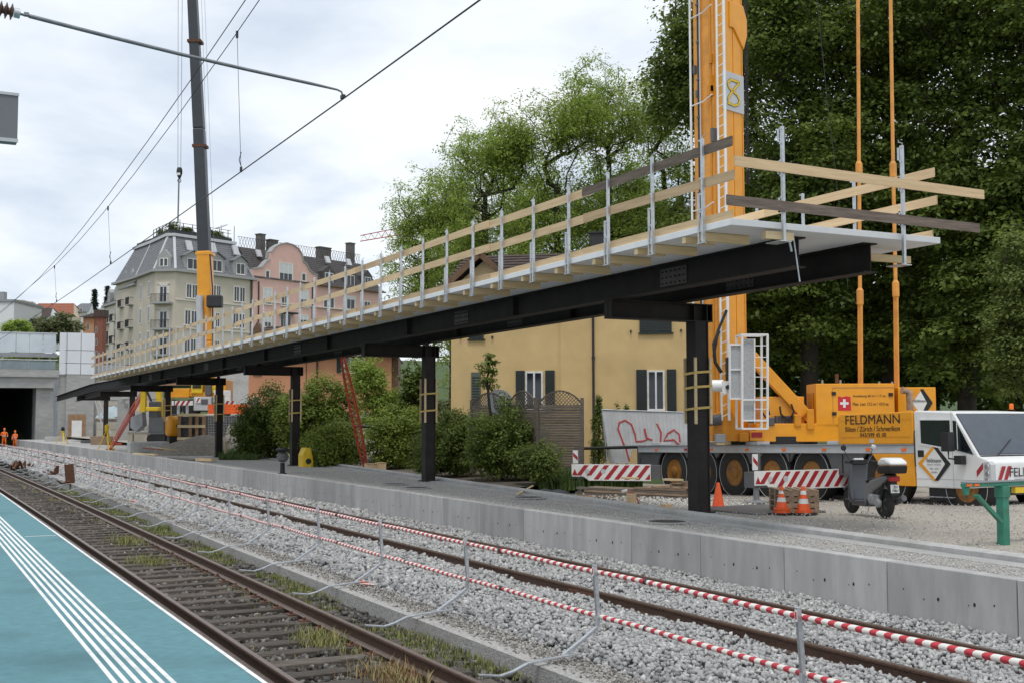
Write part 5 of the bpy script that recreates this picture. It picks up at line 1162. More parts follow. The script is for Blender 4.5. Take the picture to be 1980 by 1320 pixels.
for i, (u0, u1, v0, v1, lb) in enumerate([(706, 726, 899, 917, 'left one of two brown plywood boxes at the foot of the red prop'), (728, 743, 897, 918, 'right one of two brown plywood boxes at the foot of the red prop')]):
    a, b = ad(u0, v1, 46.0), ad(u1, v0, 46.0); m = MB(); m.box(a.x, b.x+.05, a.y-.25, a.y+.1, .35, b.z+.05); t = thing('plywood_box', lb, 'box', ((a.x+b.x)/2, a.y, .35)); m.build('box', 'wood_new', t, bevel=.008); m = MB(); m.box(a.x-.015, b.x+.065, a.y-.265, a.y+.115, b.z+.051, b.z+.075); m.build('lid', 'wood_grain2', t)
a = [ad(u, v, 50) for u, v in ((660, 900), (659, 835), (664, 825), (690, 823), (720, 824), (742, 829))]
t = thing('bent_pipe', 'black bent pipe in front of the bushes behind the red prop', 'pipe', (a[0].x, a[0].y, a[0].z)); MB().tube(a, .07, 10).build('pipe', 'black', t, smooth=True); MB().tube([a[-1], a[-1]+Vector((.35, -.1, .02))], .05, 8).build('coupling', 'galv', t, smooth=True)
def tripod(u, v, vt, lb, Dd=None):
    c = az(u, v, .56); top = ay(u, vt, c.y).z-.56; t = thing('survey_tripod', lb, 'tripod', (c.x, c.y, .55))
    for k in range(3): a = 2*math.pi*k/3+.6; m = MB(); m.beam((.55*math.cos(a), .55*math.sin(a), 0), (.06*math.cos(a), .06*math.sin(a), top*.72), .07, .04); m.build('leg', 'yellow_mach', t, world=False)
    MB().lathe([(.14, top*.72), (.14, top*.76)], n=12).build('head', 'yellow_mach', t, world=False); m = MB(); m.box(-.12, .12, -.1, .1, top*.77, top*.95); m.lathe([(.05, -.16), (.05, .16)], (0, 0, top*.87), 'y', 10); m.box(-.05, .05, -.04, .04, top*.95, top); m.build('instrument', 'yellow_mach' if Dd else 'black', t, world=False)
tripod(206, 870, 818, 'nearer yellow survey tripod on the new platform beside the red prop', 1); tripod(121, 858, 824, 'farther yellow survey tripod with black instrument near the white door')
# loose timber, planks and sacks along the far kerb
cl = [(262, 876, 300, 879, .06, 'wood_pale', 'pale planks lying at the foot of the fifth column'), (330, 884, 372, 888, .05, 'wood_grey', 'dark planks lying between the fourth and fifth columns'), (385, 889, 408, 890, .12, 'wood_new', 'short timber bundle before the fourth column')]
for (u0, v0, u1, v1, h_, mt, lb) in cl:
    a, b = az(u0, v0, .58), az(u1, v1, .58); t = thing('loose_planks', lb, 'planks', (a.x, a.y, .55))
    for k in range(4): m = MB(); m.beam((a.x, a.y+k*.25-.4, .56+h_/2), (b.x, b.y+k*.22-.4, .57+h_/2), .2, h_); m.build('plank', mt, t)
c = az(283, 874, .56); t = thing('concrete_block', 'pale concrete block lying on the new platform right of the sixth column', 'block', (c.x, c.y, .55)); MB().box(-1.0, 1.2, -.5, .6, 0, .62).build('block', 'concrete_light', t, world=False, bevel=.03); MB().box(-.9, 1.1, -.42, .5, .621, .64).build('cap', 'grey_light', t, world=False)
c = az(257, 872, .56); base_at(tag(MB().tube([(c.x, c.y, .55), (c.x, c.y, 1.6)], .035, 6).build('steel_rod', 'rust'), 'thin dark steel rod standing upright right of the sixth column', 'rod'))
for i, (u, v0, v1, lb) in enumerate([(436, 852, 886, 'short wooden stake left of the lawn patch'), (461, 853, 890, 'taller wooden stake in the lawn patch'), (478, 848, 880, 'leaning wooden stake at the hedge edge')]):
    a = ad(u, v1, 60); b = ad(u+(4 if i == 2 else 0), v0, 60); base_at(tag(MB().beam((a.x, a.y, a.z-.2), b, .09, .05).build('wooden_stake', 'wood_pale'), lb, 'stake'))
# ================================================================== BUILDINGS
def mats_b():
    mat('wall_yellow', (.62,.445,.21), .9, var=.06, scale=1.2, bump=.1, bscale=60, dirt=(.50,.36,.17,.8), dscale=.45)
    mat('wall_salmon', (.55,.27,.15), .9, var=.06, scale=1, bump=.1, bscale=40)
    mat('wall_pink', (.64,.41,.35), .9, var=.05, scale=.6); mat('wall_beige', (.53,.475,.385), .9, var=.06, scale=.5, dirt=(.43,.39,.32,.5), dscale=.2)
    mat('trim', (.62,.58,.50), .8, var=.05); mat('trim_grey', (.33,.33,.32), .8, var=.06)
    mat('slate', (.20,.205,.215), .7, c2=(.14,.145,.155), scale=3, var=.2); mat('tile_brown', (.085,.055,.045), .85, c2=(.05,.034,.03), scale=4); mat('tile_dark', (.085,.075,.072), .85, c2=(.055,.05,.05), scale=4)
    mat('tile_red', (.33,.115,.06), .85, c2=(.24,.085,.05), scale=3); mat('shutter', (.012,.025,.022), .6); mat('shutter_bright', (.55,.56,.55), .6)
    mat('win_white', (.70,.70,.68), .5); mat('pane', (.02,.024,.03), .08, spec=.7); mat('iron', (.025,.025,.027), .6); mat('brick_red', (.22,.085,.055), .9, var=.2, scale=6)
    mat('white_wall', (.72,.73,.73), .8, var=.03); mat('panel_glass', (.62,.67,.70), .25, var=.05, scale=.6, c2=(.54,.58,.62)); mat('balu_glass', (.20,.25,.27), .15, var=.2, scale=.4); mat('tunnel_shade', (.012,.012,.013), .9)
    mat('wood_brown', (.13,.075,.04), .8, var=.2); mat('gabion', (.10,.10,.105), .9, c2=(.03,.03,.032), scale=9, bump=1, bscale=9)
    mat('wall_cream', (.60,.52,.38), .9, var=.06, scale=.5)
mats_b()
def window(root, x0, x1, z0, z1, y=0, frame='win_white', surround=None, mull=1, shut=None, sill=True, blind=0):
    fw = min(.09, (x1-x0)*.1); m = MB()
    if surround:
        s = .16; e = m
        for (a, b, c, d) in ((x0-s, x0, z0-.05, z1+s), (x1, x1+s, z0-.05, z1+s), (x0, x1, z1, z1+s)): m.box(a, b, y-.06, y+.02, c, d)
        m.build('surround', surround, root, world=False)
    m = MB()
    for (a, b, c, d) in ((x0, x0+fw, z0, z1), (x1-fw, x1, z0, z1), (x0+fw, x1-fw, z0, z0+fw), (x0+fw, x1-fw, z1-fw, z1)): m.box(a, b, y-.035, y+.01, c, d)
    for k in range(1, mull+1): xm = x0+(x1-x0)*k/(mull+1); m.box(xm-fw*.5, xm+fw*.5, y-.035, y+.01, z0+fw, z1-fw)
    w = m.build('window', frame, root, world=False)
    zb = z1-fw-blind*(z1-z0)
    m = MB(); m.box(x0+fw, x1-fw, y-.012, y+.005, z0+fw, zb); m.build('pane', 'pane', w, world=False)
    if blind: m = MB(); m.box(x0+fw, x1-fw, y-.03, y+.005, zb+.001, z1-fw); m.build('blind', 'shutter_bright', w, world=False)
    if sill: m = MB(); m.box(x0-.12, x1+.12, y-.14, y-.036, z0-.1, z0-.01); m.build('sill', surround or 'trim', w, world=False)
    if shut:
        sw = (x1-x0)*.5
        for xa in shut:
            m = MB(); m.box(xa, xa+sw, y-.07, y-.03, z0-.02, z1+.02); s = m.build('shutter', 'shutter', root, world=False)
            n = int((z1-z0)/.12); m = MB()
            for k in range(n): m.box(xa+.05, xa+sw-.05, y-.078, y-.071, z0+.03+k*.12, z0+.09+k*.12)
            m.build('louvres', 'shutter', s, world=False)
    return w
def wpx(root, u0, v0, u1, v1, **k):
    a = lpx(root, u0, v1, k.get('y', 0)); b = lpx(root, u1, v0, k.get('y', 0)); return window(root, a[0], b[0], a[1], b[1], **k)
def tiled(root, name, mt, quad, rows, th=.06, parent=None):      # sloping roof built in overlapping courses
    A, B, C_, D_ = [Vector(p) for p in quad]                     # A,B eave left/right, C,D ridge right/left
    n = (B-A).cross(D_-A).normalized(); 
    if n.z < 0: n = -n
    m = MB()
    for k in range(rows):
        t0, t1 = k/rows, (k+1.25)/rows; t1 = min(1, t1)
        p = [A.lerp(D_, t0)+n*th, B.lerp(C_, t0)+n*th, B.lerp(C_, t1)+n*.01, A.lerp(D_, t1)+n*.01]
        m.add(p+[q-n*th*1.4 for q in p], [(0, 1, 2, 3), (4, 7, 6, 5), (0, 4, 5, 1), (1, 5, 6, 2), (2, 6, 7, 3), (3, 7, 4, 0)])
    return m.build(name, mt, root, world=False)
# ---- yellow house
y0 = ad(872, 820, 48.5); yh = thing('yellow_house', 'ochre yellow house with dark green shutters behind the canopy', 'house', (y0.x, y0.y, .6), -YAW-R_(12))
h_ = lambda u, v, y=0: lpx(yh, u, v, y)
xr = h_(1400, 800)[0]; xm = h_(1085, 800)[0]; ze = h_(1000, 560)[1]
m = MB(); m.box(0, xm, 0, 8.5, 0, ze); m.build('wall', 'wall_yellow', yh, world=False)
m = MB(); m.box(xm+.002, xr, -.10, 9.0, 0, ze); m.build('wall', 'wall_yellow', yh, world=False)
m = MB(); xp = h_(1147, 700, -.2)[0]; m.tube([(xp, -.18, 0), (xp, -.18, ze)], .05, 8); m.build('downpipe', 'iron', yh, world=False)
for k in (.25, .6): m = MB(); m.box(xp-.07, xp+.07, -.2, -.1, ze*k, ze*k+.05); m.build('pipe_clip', 'iron', yh, world=False)
for (u0, v0, u1, v1, sl, sr, yy) in ((1016, 717, 1050, 792, 998, 1055, -.0), (1252, 715, 1285, 793, 1231, 1290, -.10)):
    a = h_(u0, v1, yy); b = h_(u1, v0, yy); w_ = (b[0]-a[0])
    window(yh, a[0], b[0], a[1], b[1], y=yy-.0, mull=1, shut=None, frame='win_white')
    for us, ue in ((sl, u0-1), (sr, sr+18)):
        xa, xb = h_(us, 760, yy)[0], h_(ue, 760, yy)[0]; m = MB(); m.box(xa, xb, yy-.09, yy-.04, a[1]-.05, b[1]+.03); s = m.build('shutter', 'shutter', yh, world=False)
        m = MB(); n = 18
        for k in range(n): zz = a[1]+.05+k*(b[1]-a[1]-.1)/n; m.box(xa+.06, xb-.06, yy-.10, yy-.091, zz, zz+.05)
        m.build('louvres', 'iron', s, world=False)
for (u0, v0, u1, v1, yy) in ((907, 600, 936, 655, 0), (1237, 580, 1299, 643, -.1)):
    a = h_(u0, v1, yy); b = h_(u1, v0, yy)
    for k in range(2):
        xa = a[0]+(b[0]-a[0])*k/2; xb = a[0]+(b[0]-a[0])*(k+1)/2-.015; m = MB(); m.box(xa, xb, yy-.08, yy-.03, a[1], b[1]); s = m.build('shutter', 'shutter', yh, world=False); m = MB()
        for q in range(12): zz = a[1]+.06+q*.11; m.box(xa+.06, xb-.05, yy-.09, yy-.081, zz, zz+.05)
        m.build('louvres', 'iron', s, world=False)
    m = MB(); m.box(a[0]-.05, b[0]+.05, yy-.10, yy-.02, a[1]-.07, a[1]-.01); m.build('sill', 'shutter', yh, world=False)
    for xx in (a[0]-.35, b[0]+.35): m = MB(); m.box(xx-.03, xx+.03, yy-.1, yy-.0, a[1]+.0, a[1]+.10); m.build('shutter_stop', 'iron', yh, world=False)
a = h_(912, 790); b = h_(930, 719); m = MB(); m.box(a[0], b[0], -.09, -.03, a[1]-.9, b[1]); s = m.build('shutter', 'shutter_grey', yh, world=False); m = MB()
for q in range(20): zz = a[1]-.85+q*.11; m.box(a[0]+.04, b[0]-.04, -.1, -.091, zz, zz+.05)
m.build('louvres', 'shutter', s, world=False)
# projecting gable with wooden bargeboards, main roof behind
pk = h_(928, 490, -.6); el = h_(862, 552, -.6); er = h_(996, 552, -.6)
m = MB(); m.prism([(pk[0]-1.15, -.02, ze-.2), (pk[0]-1.15, -.02, ze+.25), (pk[0], -.02, pk[1]-.25), (pk[0]+1.15, -.02, ze+.25), (pk[0]+1.15, -.02, ze-.2)], (0, .3, 0)); m.build('gable_wall', 'wood_pale', yh, world=False)
tiled(yh, 'gable_roof', 'tile_brown', [(el[0], 4.5, el[1]), (el[0], -.6, el[1]), (pk[0], -.6, pk[1]), (pk[0], 4.5, pk[1])], 8)
tiled(yh, 'gable_roof', 'tile_brown', [(er[0], -.6, er[1]), (er[0], 6.5, er[1]), (pk[0], 6.5, pk[1]), (pk[0], -.6, pk[1])], 8)
for (e_) in (el, er): m = MB(); m.beam((pk[0], -.63, pk[1]-.02), (e_[0], -.63, e_[1]-.02), .06, .24); m.build('bargeboard', 'wood_brown', yh, world=False)
tiled(yh, 'roof', 'tile_brown', [(-.4, -.5, ze), (xr+.4, -.5, ze), (xr+.4, 4.2, ze+2.0), (-.4, 4.2, ze+2.0)], 12); tiled(yh, 'roof', 'tile_brown', [(xr+.4, 9.2, ze), (-.4, 9.2, ze), (-.4, 4.2, ze+2.0), (xr+.4, 4.2, ze+2.0)], 12)
ca = h_(1143, 545, 4); cb = h_(1170, 452, 4); m = MB(); m.box(ca[0], cb[0], 3.8, 4.5, ze+1.2, cb[1]); ch = m.build('chimney', 'iron', yh, world=False); m = MB(); m.box(ca[0]-.06, cb[0]+.06, 3.74, 4.56, cb[1]+.001, cb[1]+.08); m.build('chimney_cap', 'iron', ch, world=False)
# ---- neighbour behind, only its grey roof shows
n0 = ad(1285, 700, 66); nb = thing('grey_roofed_house', 'house behind the trees showing only its grey tiled roof left of the mast', 'house', (n0.x, n0.y, 1), -YAW); a = lpx(nb, 1285, 470, 0); b = lpx(nb, 1420, 398, 3)
m = MB(); m.box(0, 5, .3, 8, 0, a[1]); m.build('wall', 'wall_cream', nb, world=False); tiled(nb, 'roof', 'tile_grey', [(-.4, 0, a[1]), (5.4, 0, a[1]), (5.0, 3, b[1]), (.6, 3, b[1])], 12); tiled(nb, 'roof', 'tile_grey', [(5.4, 8.3, a[1]), (-.4, 8.3, a[1]), (.6, 3, b[1]), (5, 3, b[1])], 6)
m = MB(); m.box(1.2, 1.6, 3, 3.5, b[1]-.4, b[1]+.6); m.build('chimney', 'iron', nb, world=False)
# ---- salmon house
s0 = ad(480, 800, 80); sh_ = thing('salmon_house', 'salmon plastered house behind the bushes and the red prop', 'house', (s0.x, s0.y, .8), -YAW+R_(4))
h_ = lambda u, v, y=0: lpx(sh_, u, v, y); xr = h_(757, 750)[0]; ze = h_(600, 690)[1]
m = MB(); m.box(0, xr, 0, 9, 0, ze); m.build('wall', 'wall_salmon', sh_, world=False); m = MB(); m.box(xr+.002, xr+.45, .1, 8.5, 0, ze); m.build('corner_boarding', 'wood_brown', sh_, world=False)
xp = h_(613, 740)[0]; m = MB(); m.tube([(xp, -.06, 0), (xp, -.06, ze)], .06, 6); m.build('downpipe', 'iron', sh_, world=False)
xa = h_(592, 740)[0]; m = MB(); m.box(xa-.03, xa+.03, -.02, .0, 0, ze); m.build('wall_joint', 'wood_brown', sh_, world=False)
wpx(sh_, 664, 682, 706, 719, mull=2); a = h_(651, 720); b = h_(662, 682); m = MB(); m.box(a[0], b[0], -.08, -.03, a[1], b[1]); m.build('shutter', 'shutter', sh_, world=False)
wpx(sh_, 489, 766, 502, 787, mull=1); a = h_(490, 726); b = h_(506, 716); m = MB(); m.box(a[0], b[0], -.06, .0, a[1], b[1]); m.build('shutter', 'shutter_grey', sh_, world=False)
r0 = h_(478, 660, -.4); pk = h_(500, 621, 0)
tiled(sh_, 'roof', 'tile_brown', [(-.6, -.5, ze), (xr+.6, -.5, ze), (xr-1.2, 4.5, pk[1]), (.6, 4.5, pk[1])], 14); tiled(sh_, 'roof', 'tile_brown', [(xr+.6, 9.5, ze), (-.6, 9.5, ze), (.6, 4.5, pk[1]), (xr-1.2, 4.5, pk[1])], 8); tiled(sh_, 'roof', 'tile_brown', [(-.6, 9.5, ze), (-.6, -.5, ze), (.6, 4.5, pk[1]), (.6, 4.5, pk[1])], 8)
ge_ = h_(497, 622, -.55); gl_2 = h_(477, 655, -.55); gr_2 = h_(516, 655, -.55); m = MB(); m.prism([(gl_2[0], -.5, gl_2[1]), (ge_[0], -.5, ge_[1]), (gr_2[0], -.5, gr_2[1])], (0, 3, 0)); m.build('dormer', 'wood_brown', sh_, world=False)
# ---- corner block: grey-beige, with slate mansard
def pt(u, D, z=0): p = ad(u, 700, D); return Vector((p.x, p.y, z))
Zb = 9.0
K1, K2, K3 = pt(297, 165.5), pt(336, 165.0), pt(487, 176.0); K0 = pt(262, 173.5)
gb = thing('corner_block', 'beige corner apartment block with slate mansard roof and roof terrace', 'apartment block', (K2.x, K2.y, Zb), math.atan2(K3.y-K2.y, K3.x-K2.x))
zE = lpx(gb, 336, 525, 0)[1]; inv = gb.matrix_basis.inverted(); L_ = lambda p: inv @ Vector((p.x, p.y, Zb))
k0, k1, k3 = L_(K0), L_(K1), L_(K3); k2 = Vector((0, 0, 0)); back = Vector((0, 16, 0))
foot_ = [k2, k3, k3+back, k0+back*.6+Vector((3, 0, 0)), k0, k1]
m = MB(); m.prism([(p.x, p.y, 0) for p in foot_], (0, 0, zE)); m.build('wall', 'wall_beige', gb, world=False)
def inset(ps, d):
    c = sum(ps, Vector((0, 0, 0)))/len(ps); out = []
    n = len(ps)
    for i in range(n):
        a, b, c_ = ps[i-1], ps[i], ps[(i+1) % n]; e1 = (b-a).normalized(); e2 = (c_-b).normalized(); n1 = Vector((-e1.y, e1.x, 0)); n2 = Vector((-e2.y, e2.x, 0)); bi = (n1+n2); bi = bi/max(.3, bi.dot(n1)); out.append(b+bi*d)
    return out
ft = [Vector((p.x, p.y, 0)) for p in foot_]
out0 = inset(ft, -.55); top_ = inset(ft, 2.0); zR = lpx(gb, 345, 458, 2.0)[1]
m = MB(); m.prism([(p.x, p.y, zE+.002) for p in out0], (0, 0, .35)); m.build('cornice', 'trim_grey', gb, world=False)
i0 = inset(ft, -.15); n = len(ft)
for i in range(n):
    j = (i+1) % n; a, b, c_, d_ = i0[i], i0[j], top_[j], top_[i]
    tiled(gb, 'mansard_roof', 'slate', [(a.x, a.y, zE+.36), (b.x, b.y, zE+.36), (c_.x, c_.y, zR), (d_.x, d_.y, zR)], 16, th=.05)
for i in (0, 1, 4, 5): m = MB(); m.beam((i0[i].x, i0[i].y, zE+.4), (top_[i].x, top_[i].y, zR+.05), .35, .2); m.build('hip_flashing', 'grey_light', gb, world=False)
m = MB(); m.prism([(p.x, p.y, zR) for p in inset(ft, 1.7)], (0, 0, .4)); m.build('roof_edge', 'grey_light', gb, world=False)
m = MB(); m.prism([(p.x, p.y, zR+.402) for p in inset(ft, 2.2)], (0, 0, .5)); rt = m.build('roof_terrace', 'iron', gb, world=False)
rp2 = inset(ft, 2.3)
for i in (4, 5, 0):
    a, b = rp2[i], rp2[(i+1) % n]; Ld = (b-a).length; e = (b-a).normalized(); m = MB()
    for z in (1.0, 1.6, 2.05): m.beam((a.x, a.y, zR+z), (b.x, b.y, zR+z), .05, .06)
    m.build('terrace_rail', 'iron', gb, world=False)
    for k in range(int(Ld/1.6)+1):
        p = a+e*(k*1.6); m = MB(); m.box(p.x-.04, p.x+.04, p.y-.04, p.y+.04, zR+.9, zR+2.1); m.build('rail_post', 'iron', gb, world=False)
    r9 = random.Random(i); nl = int(Ld*150); P = np.empty((nl, 3)); tt = rng.random(nl)*Ld; den = np.sin(tt*1.1+i*2)*.5+np.sin(tt*2.3)*.4
    P[:, 0] = a.x+e.x*tt-e.y*(.5+rng.random(nl)*.8); P[:, 1] = a.y+e.y*tt+e.x*(.5+rng.random(nl)*.8); P[:, 2] = zR+.9+rng.random(nl)*np.clip(.7+den, .1, 1.6)
    terr = (P, nl); TERR = globals().setdefault('TERR', []); TERR.append((P, gb))
m = MB(); q = lpx(gb, 428, 436, 6); m.beam((q[0]-.7, 6, q[1]-.5), (q[0]+.7, 6, q[1]+.1), 1.2, .12); m.tube([(q[0], 6, zR), (q[0], 6, q[1])], .05, 6); m.build('solar_panel', 'grey_light', gb, world=False)
for (u, v) in ((348, 425), (453, 438)): q = lpx(gb, u, v, 5); m = MB(); m.tube([(q[0], 5, zR+.9), (q[0], 5, q[1])], .05, 5); m.build('antenna', 'iron', gb, world=False)
# windows of the front
for (u0, v0, u1, v1) in ((360, 551, 382, 576), (409, 553, 427, 579), (452, 556, 474, 583), (357, 601, 381, 628), (407, 605, 425, 632), (450, 607, 473, 634), (356, 655, 379, 684), (405, 658, 424, 684), (449, 660, 472, 684)):
    a = lpx(gb, u0, v1); b = lpx(gb, u1, v0); w = b[0]-a[0]
    for k in (0, 1): window(gb, a[0]+w*(.52*k), a[0]+w*(.48+.52*k), a[1], b[1], surround='trim' if k == 0 else None, mull=1)
for v in (577, 631): z = lpx(gb, 345, v)[1]; m = MB(); m.box(0.1, k3.x-.1, -.12, -.02, z-.25, z-.05); m.build('string_course', 'trim', gb, world=False)
m = MB(); m.tube([(k3.x-.4, -.15, 0), (k3.x-.4, -.15, zE)], .09, 6); m.build('downpipe', 'iron', gb, world=False)
for u0, v0, u1, v1 in ((360, 502, 386, 520), (407, 505, 431, 524), (455, 511, 475, 530)):
    yy = -.02; a = lpx(gb, u0, v1, yy); b = lpx(gb, u1, v0, yy); xm_ = (a[0]+b[0])/2
    m = MB(); m.prism([(a[0]-.35, yy, a[1]-.35), (a[0]-.35, yy, b[1]+.2), (xm_, yy, b[1]+1.1), (b[0]+.35, yy, b[1]+.2), (b[0]+.35, yy, a[1]-.35)], (0, 1.9, 0)); d_ = m.build('dormer', 'trim_grey', gb, world=False)
    window(gb, a[0]+.15, b[0]-.15, a[1], b[1], y=yy-.02, mull=1)
    for s in (-1, 1): m = MB(); m.beam((xm_, yy+.5, b[1]+1.2), (xm_+s*(b[0]-a[0]+1.0)/2, yy+.5, b[1]+.25), 1.6, .1, up=(0, 0, 1)); m.build('dormer_roof', 'slate', gb, world=False)
for u, v in ((364, 477), (410, 481), (454, 486)):
    z = lpx(gb, u, v, 1.3); m = MB(); sl = (zR-zE)/2.15; m.prism([(z[0]-.5, 1.3-.35, z[1]-.35*sl*.8), (z[0]+.5, 1.3-.35, z[1]-.35*sl*.8), (z[0]+.5, 1.3+.2, z[1]+.3*sl), (z[0]-.5, 1.3+.2, z[1]+.3*sl)], (0, -.22, .12)); m.build('skylight', 'grey_light', gb, world=False)
# chamfered corner with balconies
ch_ = Fr((K1.x, K1.y, Zb), math.atan2(K2.y-K1.y, K2.x-K1.x)); wch = (K2-K1).length
def chm(mb): return xf(mb, ch_)
for (v0, v1) in ((553, 584), (601, 634), (652, 684)):
    a = lpx(ch_, 308, v1); b = lpx(ch_, 324, v0); m = MB()
    for (x0, x1, z0, z1) in ((a[0], a[0]+.12, a[1], b[1]), (b[0]-.12, b[0], a[1], b[1]), (a[0], b[0], b[1]-.12, b[1]), ((a[0]+b[0])/2-.05, (a[0]+b[0])/2+.05, a[1], b[1])): m.box(x0, x1, -.06, .0, z0, z1)
    d_ = chm(m).build('balcony_door', 'win_white', gb); m = MB(); m.box(a[0]+.1, b[0]-.1, -.03, .0, a[1], b[1]-.1); chm(m).build('pane', 'pane', d_)
    m = MB(); m.box(a[0]-.35, a[0]-.02, -.08, 0, a[1], b[1]+.3); m.box(b[0]+.02, b[0]+.35, -.08, 0, a[1], b[1]+.3); m.box(a[0]-.35, b[0]+.35, -.08, 0, b[1]+.02, b[1]+.5); chm(m).build('surround', 'trim', gb)
    m = MB(); m.box(a[0]-.8, b[0]+.8, -1.2, -.01, a[1]-.35, a[1]-.08); bs = chm(m).build('balcony', 'trim_grey', gb)
    m = MB()
    for k in range(15): xx = a[0]-.75+k*(b[0]-a[0]+1.5)/14; m.box(xx-.02, xx+.02, -1.18, -1.14, a[1]-.08, a[1]+.95)
    m.box(a[0]-.8, b[0]+.8, -1.2, -1.12, a[1]+.95, a[1]+1.02); chm(m).build('balcony_rail', 'iron', bs)
a = lpx(ch_, 309, 516); b = lpx(ch_, 325, 499); xm_ = (a[0]+b[0])/2
m = MB(); m.prism([(a[0]-.4, -.05, a[1]-.4), (a[0]-.4, -.05, b[1]+.2), (xm_, -.05, b[1]+1.3), (b[0]+.4, -.05, b[1]+.2), (b[0]+.4, -.05, a[1]-.4)], (0, 2.2, 0)); d_ = chm(m).build('dormer', 'trim_grey', gb); m = MB(); m.box(a[0], b[0], -.09, -.052, a[1], b[1]); chm(m).build('window', 'win_white', d_); m = MB()
for k in (0, 1): m.box(a[0]+.1+k*(b[0]-a[0])*.5, a[0]-.1+(k+1)*(b[0]-a[0])*.5, -.10, -.091, a[1]+.1, b[1]-.1)
chm(m).build('pane', 'pane', d_)
# side street facade windows
lf_ = Fr((K0.x, K0.y, Zb), math.atan2(K1.y-K0.y, K1.x-K0.x)); wl_ = (K1-K0).length
for zz in (zE-3.0, zE-6.5, zE-10):
    for t_ in (.25, .7):
        m = MB(); x = wl_*t_; m.box(x-.55, x+.55, -.05, .0, zz-.3, zz+2.0); w = xf(m, lf_).build('window', 'win_white', gb); m = MB(); m.box(x-.42, x+.42, -.07, -.051, zz-.15, zz+1.85); xf(m, lf_).build('pane', 'pane', w)
# ---- row houses further up the side street
dS = (K0-K1).normalized()
def row_house(p0, L, zt_, lb, wall, bal, roof):
    t = thing('row_house', lb, 'town house', (p0.x, p0.y, Zb), math.atan2(-dS.y, -dS.x)); H = zt_-Zb
    m = MB(); m.box(-L, 0, 0, 12, 0, H); m.build('wall', wall, t, world=False); tiled(t, 'roof', roof, [(-L, -.3, H), (0, -.3, H), (0, 2.2, H+3.2), (-L, 2.2, H+3.2)], 8)
    m = MB(); m.box(-L, 0, 2.2, 11.9, H, H+3.1); m.build('attic', roof, t, world=False); m = MB(); m.box(-L-.05, .05, -.5, -.01, H-.3, H); m.build('cornice', 'trim_grey', t, world=False)
    nb_ = max(2, int(L/3.4))
    for s in range(4):
        for k in range(nb_):
            x = -L+(k+.5)*L/nb_; z = H-2.9-s*3.3
            m = MB(); m.box(x-.6, x+.6, -.05, 0, z, z+2.1); w = m.build('window', 'win_white', t, world=False); m = MB(); m.box(x-.48, x+.48, -.07, -.051, z+.1, z+2.0); m.build('pane', 'pane', w, world=False)
            if True:
                m = MB(); m.box(x-1.0, x+1.0, -.8, -.01, z-.22, z-.1); b_ = m.build('balcony', 'trim_grey', t, world=False); m = MB()
                for q in range(11): m.box(x-.95+q*.19-.02, x-.95+q*.19+.02, -.79, -.75, z-.1, z+.9)
                m.box(x-1.0, x+1.0, -.8, -.74, z+.9, z+.97); m.box(x+.96, x+1.0, -.78, 0, z+.85, z+.93); m.box(x-1.0, x-.96, -.78, 0, z+.85, z+.93); m.build('balcony_rail', 'iron', b_, world=False)
    for k in range(2): x = -L*(.3+.4*k); m = MB(); m.prism([(x-.8, -.05, H+.1), (x-.8, -.05, H+1.8), (x, -.05, H+2.4), (x+.8, -.05, H+1.8), (x+.8, -.05, H+.1)], (0, 2, 0)); m.build('dormer', 'trim_grey', t, world=False)
p = K0+dS*.15; row_house(p, 9, 22.3, 'grey row house with iron balconies adjoining the beige corner block', 'wall_beige', 0, 'slate'); p = p+dS*9.2; row_house(p, 10, 20.5, 'pale row house with iron balconies, middle of the side street row', 'trim', 1, 'tile_dark'); p = p+dS*10.2; row_house(p, 12, 18.0, 'farthest row house of the side street behind the canopy end', 'wall_beige', 0, 'slate')
# ---- pink house with curved gable
pkh = thing('pink_apartment_house', 'pink apartment house with curved gable and dark mansard roof', 'apartment house', (K3.x, K3.y, Zb), math.atan2(K3.y-K2.y, K3.x-K2.x))
h_ = lambda u, v, y=0: lpx(pkh, u, v, y); xr = h_(738, 600)[0]; zE2 = h_(613, 551)[1]; xg0, xg1 = h_(489, 560)[0], h_(614, 560)[0]
m = MB(); m.box(.03, xr, 0, 12, 0, zE2); m.build('wall', 'wall_pink', pkh, world=False)
GP = [(490, 521), (506, 518), (515.5, 507), (522, 502), (523.6, 489), (530, 480), (541, 473.6), (553.6, 471), (566, 474.5), (577, 482), (583.6, 492.7), (586, 507), (592, 511), (597, 522), (604.5, 529), (613.6, 534)]
gp_ = [h_(u, v, -.25) for u, v in GP]
m = MB(); m.prism([(gp_[0][0], -.25, 0)]+[(x, -.25, z) for x, z in gp_]+[(gp_[-1][0], -.25, 0)], (0, .9, 0)); m.build('curved_gable', 'wall_pink', pkh, world=False)
m = MB()
for a, b in zip(gp_, gp_[1:]): m.beam((a[0], .15, a[1]+.08), (b[0], .15, b[1]+.08), 1.1, .16)
m.build('gable_coping', 'trim_grey', pkh, world=False)
zR2 = h_(477, 480, 3.5)[1]
tiled(pkh, 'mansard_roof', 'tile_dark', [(0, -.4, zE2), (xr, -.4, zE2), (xr-1.5, 3.5, zR2), (0, 3.5, zR2)], 14); tiled(pkh, 'mansard_roof', 'tile_dark', [(xr, -.4, zE2), (xr, 12.4, zE2), (xr-1.5, 8, zR2), (xr-1.5, 3.5, zR2)], 8)
m = MB(); m.box(0, xr-1.5, 3.5, 11, zE2, zR2+.05); m.build('roof_flat', 'tile_dark', pkh, world=False)
m = MB(); m.box(xg1, xr+.3, -.7, -.3, zE2-.15, zE2+.05); m.build('eaves', 'wood_brown', pkh, world=False)
